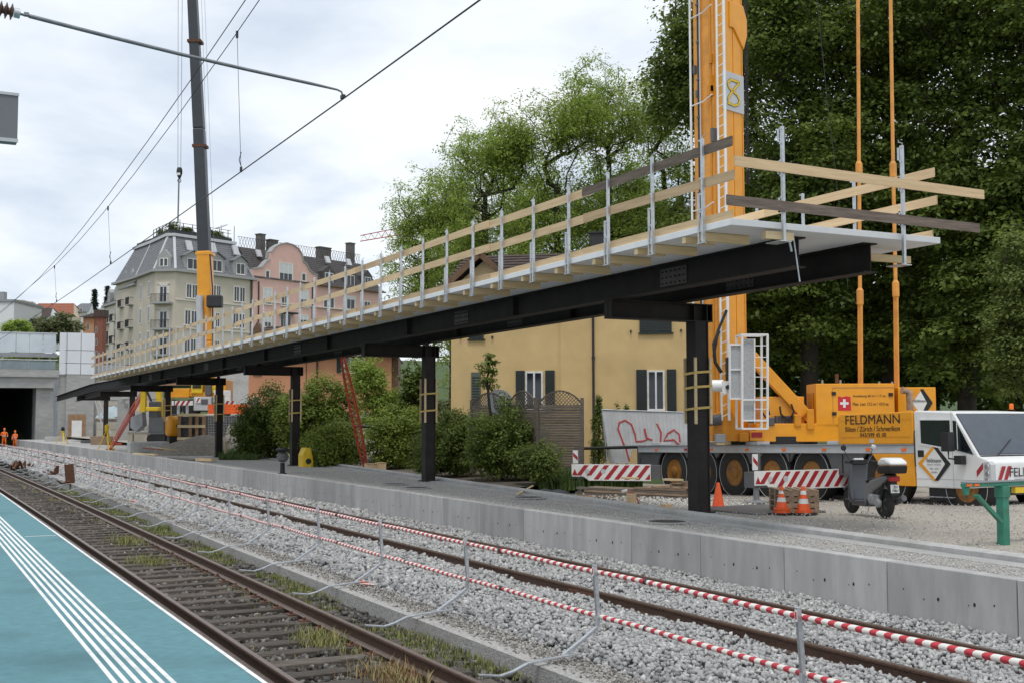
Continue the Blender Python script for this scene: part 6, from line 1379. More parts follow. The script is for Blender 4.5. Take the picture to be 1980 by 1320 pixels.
for (u0, v0, u1, v1, mu, bl, yy) in ((540, 512, 565.5, 541, 2, .55, -.25), (513.6, 524.5, 521, 538, 0, 0, -.25), (583.6, 530, 591, 543.6, 0, 0, -.25), (509, 559, 525.5, 588, 1, .6, -.25), (543.6, 572, 557, 591, 1, 0, -.25), (579, 563.6, 595.5, 593, 1, .5, -.25), (625.5, 576, 646, 595.5, 2, 0, 0), (670, 574.5, 686, 598, 1, .2, 0), (511, 607, 524.5, 632, 1, .6, -.25), (577, 611, 595, 634, 1, .3, -.25), (624, 622, 645, 642, 2, .6, 0), (668, 620, 685, 645, 1, .2, 0), (704, 584, 716, 602, 1, 0, 0)):
    wpx(pkh, u0, v0, u1, v1, mull=mu, blind=bl, y=yy, surround='trim')
a = h_(542, 634, -.3); b = h_(563, 607, -.3); m = MB(); m.box(a[0]-.3, b[0]+.5, -1.6, -.26, b[1]-.1, b[1]+.12); m.build('balcony_roof', 'iron', pkh, world=False); window(pkh, a[0], b[0], a[1], b[1]-.15, y=-.25, mull=2)
for v in (590,): z = h_(600, v)[1]; m = MB(); m.box(.2, xr, -.36, -.02, z-.3, z-.12); m.build('string_course', 'trim', pkh, world=False)
for u in (500, 604): x = h_(u, 560, -.3)[0]; m = MB(); m.tube([(x, -.35, 0), (x, -.35, h_(u, 545)[1])], .1, 6); m.build('downpipe', 'iron', pkh, world=False)
for (u0, v0, u1, v1) in ((499, 455.5, 510, 484), (519, 467, 534.5, 486), (615, 482, 637, 497), (673, 472.7, 683, 502)):
    a = h_(u0, v1, 5); b = h_(u1, v0, 5); m = MB(); m.box(a[0], b[0], 4.6, 5.6, zR2-.5, b[1]); c = m.build('chimney', 'chimney_grey', pkh, world=False); m = MB(); m.box(a[0]-.1, b[0]+.1, 4.5, 5.7, b[1]+.001, b[1]+.15); m.build('chimney_cap', 'chimney_grey', c, world=False)
for (u0, v0, u1, v1) in ((628, 529, 644, 548), (670, 533.6, 685.5, 552), (705, 537, 717, 553)):
    yy = .1; a = h_(u0, v1, yy); b = h_(u1, v0, yy); xm_ = (a[0]+b[0])/2; m = MB(); m.prism([(a[0]-.4, yy, a[1]-.5), (a[0]-.4, yy, b[1]+.2), (xm_, yy, b[1]+1.2), (b[0]+.4, yy, b[1]+.2), (b[0]+.4, yy, a[1]-.5)], (0, 2, 0)); m.build('dormer', 'tile_dark', pkh, world=False); window(pkh, a[0], b[0], a[1], b[1], y=yy-.02, mull=1)
for u, v in ((498, 491), (631, 503), (672, 508)): q = h_(u, v, 2.4); m = MB(); m.prism([(q[0]-.45, 2.0, q[1]-.6), (q[0]+.45, 2.0, q[1]-.6), (q[0]+.45, 2.5, q[1]+.5), (q[0]-.45, 2.5, q[1]+.5)], (0, -.25, .1)); m.build('skylight', 'grey_light', pkh, world=False)
zz = zR2+.1; m = MB()
for k in range(int((xr-1.5)/.55)):
    x = .2+k*.55; m.beam((x, 3.6, zz), (x+.55, 3.6, zz+1.5), .035, .035); m.beam((x+.55, 3.6, zz), (x, 3.6, zz+1.5), .035, .035)
m.beam((0, 3.6, zz+1.5), (xr-1.5, 3.6, zz+1.5), .05, .05); m.build('roof_fence', 'iron', pkh, world=False, kind='stuff')

# ---- tunnel portal and bridge
YP = 128.0; fp = Fr((0, YP, 0), 0)
tp_ = thing('tunnel_portal', 'grey concrete tunnel portal with white panel parapet and lift tower at far left', 'tunnel portal', (14, YP, -.3))
X_ = lambda u, v, y=0: lpx(fp, u, v, y)
def pb(name, x0, x1, y0, y1, z0, z1, mt, par=None, bevel=0): m = MB(); m.box(x0, x1, YP+y0, YP+y1, z0, z1); return m.build(name, mt, par or tp_, bevel=bevel)
zs = X_(60, 749)[1]; z2 = X_(60, 714)[1]
pb('lintel', -30, 14.35, 0, 3, zs, z2, 'concrete_grey'); pb('lintel_ledge', -30, 14.3, -.25, -.002, X_(60, 727)[1]-.06, X_(60, 727)[1]+.10, 'concrete_grey')
zt1, zt2 = X_(60, 714)[1]+.05, X_(60, 697)[1]
for k in range(12):
    x = 14.1-2.6*(k+1); q = pb('balustrade_pane', x+.04, x+2.52, .05, .09, zt1, zt2, 'balu_glass'); pb('balustrade_post', x-.06, x+.03, .02, .14, zt1, zt2+.05, 'grey_mid')
pb('handrail', -30, 14.2, .0, .16, zt2+.06, zt2+.16, 'grey_light')
zp0, zp1 = X_(60, 681, 1.5)[1], X_(60, 645, 1.5)[1]
for k in range(16): x = 14.2-1.27*(k+1); pb('parapet_panel', x+.02, x+1.25, 1.5, 1.56, zp0, zp1, 'panel_glass')
pb('parapet_beam', -30, 14.3, 1.48, 1.9, zp0-.45, zp0-.05, 'grey_mid'); pb('parapet_cap', -30, 14.3, 1.45, 1.75, zp1+.02, zp1+.14, 'grey_light')
for k in range(5): x = 13.6-5*k; pb('parapet_post', x, x+.2, 1.62, 1.8, zt1-.3, zp0-.451, 'grey_mid')
pb('bridge_slab', -30, 14.3, 1.95, 9, z2+.002, z2+.3, 'concrete_grey')
xa, xb = X_(70, 800)[0], X_(112, 800)[0]
pb('tunnel_wall', xa, xb, .5, 70, -.5, zs-.002, 'concrete_grey'); pb('tunnel_roof', -30, xa, 3.01, 70, zs+.01, zs+.6, 'tunnel_shade'); pb('tunnel_lining', xa-.05, xa-.002, 4, 70, -.5, zs, 'tunnel_shade'); pb('tunnel_lining', -30.2, -30, 0, 70, -.5, zs, 'tunnel_shade'); pb('tunnel_end', -30, xa, 70, 70.4, -.5, zs, 'tunnel_shade'); pb('tunnel_floor', -30, xa-.06, .5, 69.9, -.5, -.18, 'tunnel_shade')  # inside surfaces near-black: the unlit depth is painted into their colour
tx0, tx1 = X_(127, 800)[0], X_(181, 800)[0]; zc0, zc1 = X_(150, 724)[1], X_(150, 643)[1]
pb('lift_tower', tx0, tx1, .0, 6, -.3, zc0, 'concrete_grey'); pb('tower_core', tx0+.1, tx1-.1, .1, 5.9, zc0+.002, zc1-.1, 'grey_mid'); pb('tower_flank', xb, tx0-.002, .3, 6, -.3, zc0, 'concrete_grey')
zm_ = [zc0+.02, X_(150, 702)[1], X_(150, 677)[1], zc1]
for i in range(3):
    for k in range(2): x = tx0+k*(tx1-tx0)/2; pb('facade_panel', x+.03, x+(tx1-tx0)/2-.03, -.0, .08, zm_[i]+.03, zm_[i+1]-.03, 'panel_white')
    for k in range(3): m = MB(); m.box(tx0-.05, tx0-.0, YP+.12+k*2, YP+2.0+k*2, zm_[i]+.03, zm_[i+1]-.03); m.build('facade_panel', 'panel_white', tp_)
    pb('facade_panel', xb+.05, tx0-.08, .2, .28, zm_[i]+.03, zm_[i+1]-.03, 'panel_white')
dx0, dx1 = X_(132, 820)[0], X_(165, 820)[0]; ex0, ex1 = X_(138, 830)[0], X_(158, 830)[0]; zd0, zd1, ze1 = .35, X_(150, 800)[1], X_(150, 812)[1]
for (a, b, c, d) in ((dx0, ex0, zd0, zd1), (ex1, dx1, zd0, zd1), (ex0, ex1, ze1, zd1)): pb('door_panelling', a, b, -.06, -.003, c, d, 'wood_brown2')
pb('door', ex0+.01, ex1-.01, -.10, -.004, zd0, ze1-.01, 'white_paint')
pb('wing_wall', tx1+.01, tx1+7, .8, 1.6, -.3, X_(190, 704)[1], 'concrete_grey')
for z in (2, 3.4, 4.8): pb('formwork_joint', tx0, tx1, -.012, -.002, z, z+.03, 'trim_grey')
lp0 = az(106, 852, .55); lpo = thing('catenary_mast', 'pale grey steel mast standing before the lift tower of the portal', 'mast', (lp0.x, lp0.y, .5)); zl = ay(112, 735, lp0.y).z
for s in (-1, 1): m = MB(); m.box(lp0.x+s*.16-.04, lp0.x+s*.16+.04, lp0.y-.1, lp0.y+.1, .5, zl); m.build('flange', 'grey_mid', lpo)
m = MB()
for k in range(9): z = .8+k*(zl-1)/9; m.beam((lp0.x-.12, lp0.y, z), (lp0.x+.12, lp0.y, z+.4), .05, .05)
m.box(lp0.x-.12, lp0.x+.12, lp0.y-.015, lp0.y+.015, .5, zl); m.build('web', 'grey_mid', lpo)
a = ay(98, 764, lp0.y); m = MB(); m.beam((lp0.x-.1, lp0.y, zl-1.3), (a.x, lp0.y, a.z+.3), .12, .12); m.beam((lp0.x-.1, lp0.y, zl-2.8), (a.x, lp0.y, a.z+.1), .1, .1); m.build('bracket', 'grey_mid', lpo); m = MB(); m.box(lp0.x-.8, lp0.x+.8, lp0.y-.6, lp0.y+.6, .3, .95); m.build('foundation', 'concrete_light', lpo, bevel=.03)
# terrain of the construction site between portal and houses
t_ = MB(); XS = [15.2, 17.2, 18.4, 18.9, 24, 34, 60]; YS = [64, 72, 75.6, 76.2, 90, 110, 133, 150]
def sz(x, y):
    if y < 75.7: return .55+max(0, x-17)*.05-.5*(y < 66)
    return .75 if x < 18.6 else 2.65+(x-18.6)*.03
t_.add([(x, y, sz(x, y)) for y in YS for x in XS], [(j*len(XS)+i, j*len(XS)+i+1, (j+1)*len(XS)+i+1, (j+1)*len(XS)+i) for j in range(len(YS)-1) for i in range(len(XS)-1)]); structure('site_ground', t_, 'yard', fix=False)
mb_ = MB(); nx, ny = 14, 10; r8 = random.Random(4); c = ad(405, 865, 66)
mb_.add([(c.x-3.2+6.4*i/(nx-1), c.y-2.5+6*j/(ny-1), .35+1.15*max(0, math.sin(math.pi*i/(nx-1)))**.8*math.sin(math.pi*j/(ny-1))+r8.uniform(0, .12)) for j in range(ny) for i in range(nx)], [(j*nx+i, j*nx+i+1, (j+1)*nx+i+1, (j+1)*nx+i) for j in range(ny-1) for i in range(nx-1)])
structure('earth_mound', mb_, 'earth_grey', smooth='all')
# gabion wall: wire baskets
ga, gbp = ad(396, 820, 75.5), ad(484, 820, 76.5); gw = thing('gabion_wall', 'dark stone gabion wall left of the salmon house', 'gabion wall', (ga.x, ga.y, .5), math.atan2(gbp.y-ga.y, gbp.x-ga.x)); Lg = (gbp-ga).length
for k in range(4):
    for j in range(2):
        m = MB(); m.box(k*Lg/4+.01, (k+1)*Lg/4-.01, 0, .8, j*1.12, j*1.12+1.10); b_ = m.build('basket', 'gabion', gw, world=False)
        m = MB()
        for q in range(7): m.box(k*Lg/4+.02+q*Lg/28, k*Lg/4+.035+q*Lg/28, -.012, -.002, j*1.12, j*1.12+1.1)
        for q in range(7): m.box(k*Lg/4, (k+1)*Lg/4-.02, -.015, -.005, j*1.12+q*.17, j*1.12+q*.17+.015)
        m.build('wire_mesh', 'galv', b_, world=False)
# wooden crate frame, tank
def framed(u0, u1, v0, v1, D, lb):
    a, b = ad(u0, v1, D), ad(u1, v0, D); t = thing('shoring_crate', lb, 'timber crate', (a.x, a.y, a.z), -YAW); w = lpx(t, u1, v1)[0]; h = lpx(t, u1, v0)[1]
    for x in (0, w*.45, w*.72, w): m = MB(); m.box(x-.09, x+.09, -.1, .0, -.3, h); m.build('upright', 'wood_brown2', t, world=False)
    for z in (.1, h*.5, h-.15): m = MB(); m.box(-.1, w+.1, -.16, -.101, z, z+.16); m.build('rail', 'wood_pale', t, world=False)
    m = MB(); m.box(0, w, .05, .9, 0, h*.9); m.build('infill', 'gabion', t, world=False)
framed(347, 394, 799, 853, 70, 'timber shoring frame between the fourth and fifth columns')
c = ad(335, 845, 71); tkk = thing('yellow_tank', 'rounded yellow tank between the fourth and fifth columns', 'tank', (c.x, c.y, c.z-.2)); m = MB(); m.box(-.45, .5, -.5, .5, .25, 1.5); o = m.build('body', 'crane_yellow', tkk, world=False, bevel=.28, smooth=True); o.modifiers['bevel'].segments = 5; m = MB(); m.lathe([(.1, -.52), (.1, -.5)], (.15, 0, .9), 'y', 12); m.build('cap', 'black', tkk, world=False); m = MB(); m.box(-.3, .35, -.4, .4, -.2, .24); m.build('skid', 'iron', tkk, world=False)
# ================================================================== VEGETATION
leafmat('leaf_dark', (.052,.086,.014), (.185,.255,.048)); leafmat('leaf_mid', (.17,.25,.035), (.35,.46,.095)); leafmat('leaf_bush', (.10,.15,.025), (.27,.345,.065)); leafmat('leaf_olive', (.09,.11,.04), (.20,.22,.10), (.30,.24,.24)); leafmat('leaf_conifer', (.012,.022,.012), (.035,.055,.028)); leafmat('leaf_hedge', (.055,.085,.018), (.17,.23,.045)); leafmat('leaf_light', (.06,.10,.03), (.19,.26,.09))
tintmat('loose_stone', [(.16,.15,.135), (.30,.285,.26), (.44,.42,.385), (.60,.58,.54)])
mat('bark', (.055,.045,.036), .95, c2=(.03,.025,.02), scale=5, bump=.5, bscale=20)
def leaves(C, n_per, rad, size, flat=.55, droop=.15, aspect=.5, tint_bias=None):
    n = len(C)*n_per; ci = np.repeat(np.arange(len(C)), n_per)
    d = rng.normal(size=(n, 3)); d /= np.linalg.norm(d, axis=1)[:, None]; r = rng.random(n)**.45
    off = d*r[:, None]*np.array([1, 1, flat])*np.repeat(rad*rng.uniform(.6, 1.3, len(C)), n_per)[:, None]
    P = C[ci]+off; P[:, 2] -= droop*np.hypot(off[:, 0], off[:, 1])
    nr = d*.65+rng.normal(size=(n, 3))*.38+np.array([0, 0, .8]); nr /= np.linalg.norm(nr, axis=1)[:, None]
    a = np.cross(nr, rng.normal(size=(n, 3))); a /= np.linalg.norm(a, axis=1)[:, None]; b = np.cross(nr, a)
    s = size*rng.uniform(.55, 1.25, n)[:, None]
    V = np.stack([P-a*s, P+b*s*aspect-a*s*.1, P+a*s, P-b*s*aspect-a*s*.1], 1).reshape(-1, 3); F = np.arange(n*4).reshape(n, 4)
    T = np.clip(np.repeat(rng.uniform(.05, .95, len(C)), n_per)*.72+rng.uniform(0, .28, n), 0, 1)
    return V, F, np.repeat(T, 4)
def skeleton(base, trunk_top, targets, r0, lean=None):
    nodes = [np.array(base, float)]; par = [-1]; T = np.array(trunk_top, float); k = 10
    for i in range(1, k+1):
        t = i/k; p = nodes[0]*(1-t)+T*t+np.array([math.sin(t*5)*.12, math.cos(t*4)*.12-.12, 0])*(1 if i else 0); nodes.append(p); par.append(len(nodes)-2)
    order = np.argsort(np.linalg.norm((targets-T)*np.array([1, 1, .6]), axis=1)); low = nodes[3][2]
    for ti in order:
        tg = targets[ti]; N = np.array(nodes); d = np.linalg.norm(N-tg, axis=1) + np.maximum(0, N[:, 2]-tg[2]+.3)*1.5; d[:3] += 50; j = int(np.argmin(d)); p0 = nodes[j]; L = np.linalg.norm(tg-p0); s = max(1, int(L/1.1)); last = j
        for q in range(1, s+1):
            t = q/s; p = p0*(1-t)+tg*t; p = p+np.array([rng.normal(0, .06), rng.normal(0, .06), math.sin(math.pi*t)*.12*L]); nodes.append(p if q < s else tg); par.append(last); last = len(nodes)-1
    N = np.array(nodes); cnt = np.ones(len(N))
    for i in range(len(N)-1, 0, -1): cnt[par[i]] += cnt[i]
    rad = np.maximum(.012, r0*(cnt/cnt[0])**.5); V = []; F = []; ns = 5; off = 0
    for i in range(1, len(N)):
        a, b = N[par[i]], N[i]; d = b-a; l = np.linalg.norm(d)
        if l < 1e-4: continue
        d /= l; u = np.cross(d, [0.3, .2, 1] if abs(d[2]) < .9 else [1, .2, 0]); u /= np.linalg.norm(u); w = np.cross(d, u); an = np.arange(ns)*2*math.pi/ns; ring = np.cos(an)[:, None]*u+np.sin(an)[:, None]*w
        V.append(a+ring*min(rad[par[i]], rad[i]*1.5)); V.append(b+ring*rad[i])
        for q in range(ns): F.append((off+q, off+(q+1) % ns, off+ns+(q+1) % ns, off+ns+q))
        off += 2*ns
    return np.concatenate(V), np.array(F)
def blob(n, c, r, power=.5, zc=0):      # points in an ellipsoid, denser to the outside
    d = rng.normal(size=(n, 3)); d /= np.linalg.norm(d, axis=1)[:, None]; return np.array(c)+d*(rng.random(n)**power)[:, None]*np.array(r)
def to_local(V, o): return V-np.array(o)
def lumpy(crown, k, f):
    out = []
    for (c, r, w, p) in crown:
        out.append((np.array(c), r, w*.5, .55)); w = w*.5
        for q in range(k):
            d = rng.normal(size=3); d /= np.linalg.norm(d); d[2] = d[2]*.9+.1; s = f*rng.uniform(.7, 1.25); cc = np.array(c)+d*np.array(r)*rng.uniform(.45, .98)*(1-s*.5); out.append((cc, tuple(np.array(r)*s*np.array([1, 1, .8])), w/k, .6))
    return out
def tree(name, label, base, crown, ncl, nper, rad, size, lm, r0, top=None, cat='tree', group=None, flat=.55, aspect=.5, droop=.15, cut=None):
    base = np.array(base, float); t = thing(name, label, cat, tuple(base), group=group)
    Tg = np.concatenate([blob(max(3, int(ncl*w)), c, r, p) for (c, r, w, p) in crown])
    Tg[:, 2] = np.maximum(Tg[:, 2], base[2]+.4)
    if cut is not None: Tg = Tg[cut(Tg)]
    zmax = Tg[:, 2].max(); c0 = Tg.mean(0)
    top = top if top is not None else (base[0]*.5+c0[0]*.5, base[1]*.5+c0[1]*.5, base[2]+(zmax-base[2])*.72)
    V, F = skeleton(base, top, Tg[rng.random(len(Tg)) < .75], r0); npmesh('trunk', to_local(V, base), F, 'bark', t, smooth=True)
    V, F, T = leaves(Tg, nper, rad, size, flat, droop, aspect); npmesh('crown', to_local(V, base), F, lm, t, attr=T); return t
def P3(u, v, D): p = ad(float(u), float(v), float(D)); return np.array((p.x, p.y, p.z))
def hcrown(u, vt, vb, half, D, dep):    # ellipsoid given in photo terms
    top, bot = P3(u, vt, D)[2], P3(u, vb, D)[2]; c = P3(u, (vt+vb)/2, D); w = half*D/2300
    return (c, (w, dep, (top-bot)/2))
# big dark trees on the right
dk = 'dark broadleaf trees behind the crane'
for (u, D, crowns, lb, n) in [
    (1425, 57, [(1400, -120, 330, 120, .45), (1425, 200, 640, 130, .4), (1350, 40, 250, 60, .15)], 'dark leafy tree directly behind the crane mast, leftmost of the dark trees', 620),
    (1560, 52, [(1560, -200, 330, 150, .4), (1570, 150, 560, 150, .4), (1540, 430, 700, 120, .2)], 'dark leafy tree with trunk showing right of the crane mast', 760),
    (1715, 55, [(1720, -180, 300, 150, .4), (1700, 150, 560, 160, .4), (1720, 480, 740, 130, .2)], 'dark leafy tree rising behind the two yellow tie bars', 720),
    (1865, 50, [(1870, -200, 320, 150, .4), (1880, 120, 560, 160, .35), (1860, 430, 760, 150, .25)], 'dark leafy tree behind the right end of the guardrail', 760),
    (2020, 47, [(2020, -180, 380, 140, .4), (2010, 250, 720, 140, .6)], 'dark leafy tree cut off by the right picture edge', 560)]:
    b = P3(u, 820, D); cr = lumpy([(*hcrown(a, vt, vb, hf*1.1, D, 3.8), w, .5) for (a, vt, vb, hf, w) in crowns], 12, .45)
    tree('broadleaf_tree', lb, (b[0], b[1], .8), cr, int(n*.9), 112, 1.25, .115, 'leaf_dark', .42, group=dk, flat=.33, droop=.42, aspect=.6)
for i, (u, D, vt, hf, lb) in enumerate([(1490, 66, 330, 120, 'shaded tree filling the gap behind the white lift basket'), (1640, 64, 300, 130, 'shaded tree deep behind the machine house'), (1800, 63, 280, 140, 'shaded tree deep behind the truck cab'), (1960, 60, 320, 130, 'shaded tree deep behind the truck windscreen')]):
    b = P3(u, 820, D); tree('background_tree', lb, (b[0], b[1], .8), [(*hcrown(u, vt, 560, hf, D, 4), .5, .5), (*hcrown(u, 500, 800, hf*1.1, D, 4), .5, .5)], 420, 60, 1.2, .19, 'leaf_dark', .35, group=dk, flat=.6, droop=.25, aspect=.6)
b = P3(1985, 830, 40); tree('broadleaf_tree', 'lighter green tree low at the right picture edge', (b[0], b[1], .7), [(*hcrown(1985, 440, 700, 62, 40, 1.6), .6, .5), (*hcrown(1975, 600, 780, 45, 40, 1.4), .4, .5)], 260, 80, .55, .085, 'leaf_mid2', .16, flat=.5)
# airy light trees behind the houses
lg_ = 'light green airy trees behind the yellow house'
for (u, D, crowns, lb, n) in [
    (815, 66, [(830, 320, 520, 75, .5), (800, 430, 620, 55, .3), (880, 300, 420, 40, .2)], 'light green airy tree, leftmost and lowest of the light trees', 360),
    (930, 63, [(950, 195, 400, 85, .5), (905, 300, 560, 80, .35), (990, 230, 360, 40, .15)], 'light green airy tree above the gable of the yellow house', 460),
    (1075, 62, [(1085, 150, 380, 80, .5), (1060, 320, 560, 90, .5)], 'light green airy tree above the middle of the canopy guardrail', 460),
    (1175, 64, [(1165, 108, 330, 85, .5), (1190, 280, 540, 90, .5)], 'tallest light green airy tree left of the crane mast', 460),
    (1285, 66, [(1275, 130, 330, 65, .5), (1290, 280, 560, 80, .5)], 'light green airy tree next to the crane mast', 380)]:
    b = P3(u, 800, D); cr = lumpy([(*hcrown(a, vt-8, vb, hf*1.15, D, 2.8), w, .42) for (a, vt, vb, hf, w) in crowns], 10, .42)
    tree('locust_tree', lb, (b[0], b[1], 1.0), cr, int(n*1.6), 44, .72, .092, 'leaf_mid', .2, group=lg_, flat=.55, aspect=.36, droop=.35)
# thin layer further back so the gaps below the crowns show more leaves
for (u, D, vt, vb, hf, lb) in [(870, 74, 350, 760, 85, 'green tree low behind the gap left of the yellow house'), (1020, 76, 270, 640, 115, 'green tree low behind the yellow house roof'), (1200, 78, 230, 640, 120, 'green tree low behind the house chimney')]:
    b = P3(u, 800, D); tree('background_tree', lb, (b[0], b[1], 1.0), lumpy([(*hcrown(u, vt, vb, hf, D, 3), 1, .5)], 12, .42), 520, 48, .9, .12, 'leaf_mid', .2, flat=.55, aspect=.4, droop=.3)
# bushes
def bush(label, cr, n, nper, rad, size, lm, D, u, v, name='bush', zb=.4, **k):
    b = P3(u, v, D); return tree(name, label, (b[0], b[1], zb), cr, n, nper, rad, size, lm, .06, cat='bush', **k)
for (label, D, u, parts_, n, lm, size) in [
    ('large bush left of the third column, before the salmon house corner', 60, 520, [(525, 742, 885, 58, .6), (490, 785, 885, 40, .4)], 240, 'leaf_hedge', .13),
    ('tall loose bush between third column and red prop', 58, 620, [(625, 722, 885, 72, .6), (585, 748, 890, 48, .4)], 280, 'leaf_bush', .13),
    ('light feathery shrub right of the red prop', 57, 725, [(712, 685, 790, 40, .4), (745, 745, 860, 52, .6)], 150, 'leaf_mid', .12),
    ('low bush at the foot of the red prop', 50, 655, [(650, 812, 910, 55, 1)], 170, 'leaf_bush', .10),
    ('bush between red prop and second column', 50, 770, [(775, 780, 920, 62, 1)], 240, 'leaf_bush', .11),
    ('dense dark bush right of the second column', 43, 880, [(880, 790, 930, 62, .7), (840, 820, 930, 40, .3)], 280, 'leaf_hedge', .10),
    ('big round bush before the lattice screens', 40, 970, [(975, 765, 930, 70, .6), (1020, 820, 935, 40, .4)], 330, 'leaf_bush2', .10),
    ('low ivy like bush at the hedge end', 37, 1035, [(1035, 850, 935, 22, 1)], 70, 'leaf_hedge', .09)]:
    cr = [(*hcrown(a, vt, vb, hf, D, 1.3), w, .45) for (a, vt, vb, hf, w) in parts_]; bush(label, cr, n, 95, .42*D/50+.1, size*.66, lm, D, u, 900, flat=.7, aspect=.45)
c = P3(945, 720, 40.5); bush('thin shrub tip rising beside the satellite dish', [(c, (.35, .3, .7), 1, .5)], 26, 30, .22, .07, 'leaf_bush2', 40.5, 945, 850, zb=.6)
for (u, vt, vb, w, lb, D) in [(1158, 768, 855, 15, 'small columnar cypress beside the house downpipe', 44.5), (1193, 779, 800, 5, 'tip of a little conifer left of the house window', 45.5), (1212, 784, 800, 4, 'tiny conifer tip at the house wall', 45.5)]:
    top, bot = P3(u, vt, D), P3(u, vb, D); b = P3(u, 860, D); H = top[2]-.8; t = thing('columnar_shrub', lb, 'shrub', (b[0], b[1], .8)); n = 160 if w > 10 else 40
    z = rng.random(n)*H; rr_ = w*D/2300*np.minimum(1, (1-z/H)*2.2)*rng.random(n)**.5; a = rng.random(n)*6.28; Cc = np.stack([rr_*np.cos(a), rr_*np.sin(a), z], 1); V, F, T = leaves(Cc, 34, .13, .05, 1.3, 0, .4); npmesh('foliage', V, F, 'leaf_hedge', t, attr=T); MB().tube([(0, 0, -.1), (0, 0, H*.9)], .04, 6).build('stem', 'bark', t, world=False)
# dark conifer by the second column, hedge ball
for (u, D, vt, vb, hf, lb) in [(800, 56, 690, 850, 30, 'dark pointed conifer left of the second column top'), (855, 52, 770, 830, 22, 'clipped round olive shrub left of the yellow house')]:
    b = P3(u, 850, D); tree('evergreen_shrub', lb, (b[0], b[1], .6), [(*hcrown(u, vt, vb, hf, D, .9), 1, .6)], 120, 46, .35, .10, 'leaf_hedge' if u < 830 else 'leaf_olive', .1, cat='shrub', flat=.9)
# lawn patch and rough grass in front of the gabions and beside the crane
def lawn(name, label, poly_u, D0, D1, z, n, h):
    pts = []
    u = rng.uniform(poly_u[0], poly_u[1], n); D = rng.uniform(D0, D1, n)
    P = np.array([P3(a, 800, d) for a, d in zip(u, D)]); P[:, 2] = z+rng.normal(0, .03, n)
    V, F, T = blades(P, rng.uniform(.3, 1, n)*h, rng.uniform(.015, .035, n), np.clip(rng.normal(.12, .12, n), 0, 1)); o = npmesh(name, V, F, 'lawn', kind='stuff', attr=T); tag(o, label, 'grass')
tintmat('lawn', [(.05,.09,.018), (.10,.16,.03), (.17,.20,.06)], .8)
gq = [P3(u, 800, D) for u, D in ((425, 58), (505, 58), (505, 68), (425, 68))]; structure('lawn_ground', MB().add([(gq[0][0], gq[0][1], .3), (gq[1][0], gq[1][1], .3), (gq[2][0], gq[2][1], 1.1), (gq[3][0], gq[3][1], 1.1)], [(0, 1, 2, 3)]), 'grass_ground', fix=False)
lawn('lawn_grass', 'bright green grass patch below the gabion wall', (425, 500), 57, 66, .45, 5000, .4)
lawn('rough_grass', 'tall rough grass behind the rear striped outrigger board', (1040, 1240), 36.5, 44, .3, 6000, .55)
# terrace plants on the corner block roof
for i, (P, par) in enumerate(TERR):
    V, F, T = leaves(P[rng.random(len(P)) < .5], 4, .3, .14, .8, 0, .6); npmesh('terrace_plants', V, F, 'leaf_hedge', par, kind='stuff', attr=T)
# far left: trees and conifers on the hill
b = P3(35, 640, 150); tree('garden_tree', 'bright green round tree behind the portal parapet', (b[0], b[1], 6), [(*hcrown(32, 614, 655, 24, 150, 2), 1, .5)], 110, 40, .8, .22, 'leaf_mid', .2)
b = P3(105, 640, 158); tree('garden_tree', 'greyish blossoming tree behind the portal parapet', (b[0], b[1], 6), [(*hcrown(105, 612, 660, 52, 158, 2.5), .8, .5), (*hcrown(125, 600, 650, 25, 158, 2), .2, .5)], 190, 40, .9, .24, 'leaf_olive', .2)
b = P3(60, 690, 146); tree('garden_hedge', 'green planting on the bridge below the white parapet', (b[0], b[1], 7.2), [(*hcrown(55, 680, 702, 62, 146, 1), 1, .5)], 70, 40, .6, .22, 'leaf_bush', .1, cat='hedge')
for (u, vt, vb, w, D, lb) in [(182, 559, 612, 13, 250, 'left one of the two dark conifers on the hill'), (207, 553, 600, 11, 262, 'right one of the two dark conifers on the hill')]:
    top, b = P3(u, vt, D), P3(u, vb, D); H = top[2]-b[2]+4; t = thing('conifer', lb, 'conifer', (b[0], b[1], b[2]-4)); n = 260; z = H*(.1+.9*rng.random(n)); r_ = w*D/2300*(1.05-z/H)*rng.random(n)**.4; a = rng.random(n)*6.28
    V, F, T = leaves(np.stack([r_*np.cos(a), r_*np.sin(a), z-r_*.25], 1), 24, .55, .22, .35, .3, .35); npmesh('foliage', V, F, 'leaf_conifer', t, attr=T); MB().tube([(0, 0, 0), (0, 0, H)], [.35, .04], 6).build('trunk', 'bark', t, world=False)

# dark soil under the hedge, its colour also painting in the shadow there, loose stones on platform and yard
hb_s = MB(); YH = [32.5, 34, 37, 42, 48, 55, 63]
hb_s.add([(kerb_x(y)+dx, y, yard_z(y)+.015+zz) for y in YH for dx, zz in ((.3, .1), (1.2, .25), (4.5, .35), (8, .5))], [(j*4+i, j*4+i+1, (j+1)*4+i+1, (j+1)*4+i) for j in range(len(YH)-1) for i in range(3)]); structure('shaded_hedge_bed', hb_s, 'earth', fix=False)
sets = []
n = 9000; P = np.empty((n, 3)); P[:, 1] = 7+rng.random(n)**1.5*36; P[:, 0] = 12.2+rng.random(n)*(np.array([kerb_x(y) for y in P[:, 1]])-12.75); P[:, 2] = .548; sets.append(stones('s', P, .017, None, np.clip(rng.normal(.7, .2, n), 0, 1)))
n = 9000; P = np.empty((n, 3)); P[:, 1] = 9+rng.random(n)**1.2*24; kx_ = np.array([kerb_x(y) for y in P[:, 1]]); P[:, 0] = kx_+.35+rng.random(n)**1.3*9; P[:, 2] = [yard_z(y)+.03 for y in P[:, 1]]; sets.append(stones('s', P, .022, None, np.clip(rng.normal(.72, .22, n), 0, 1)))
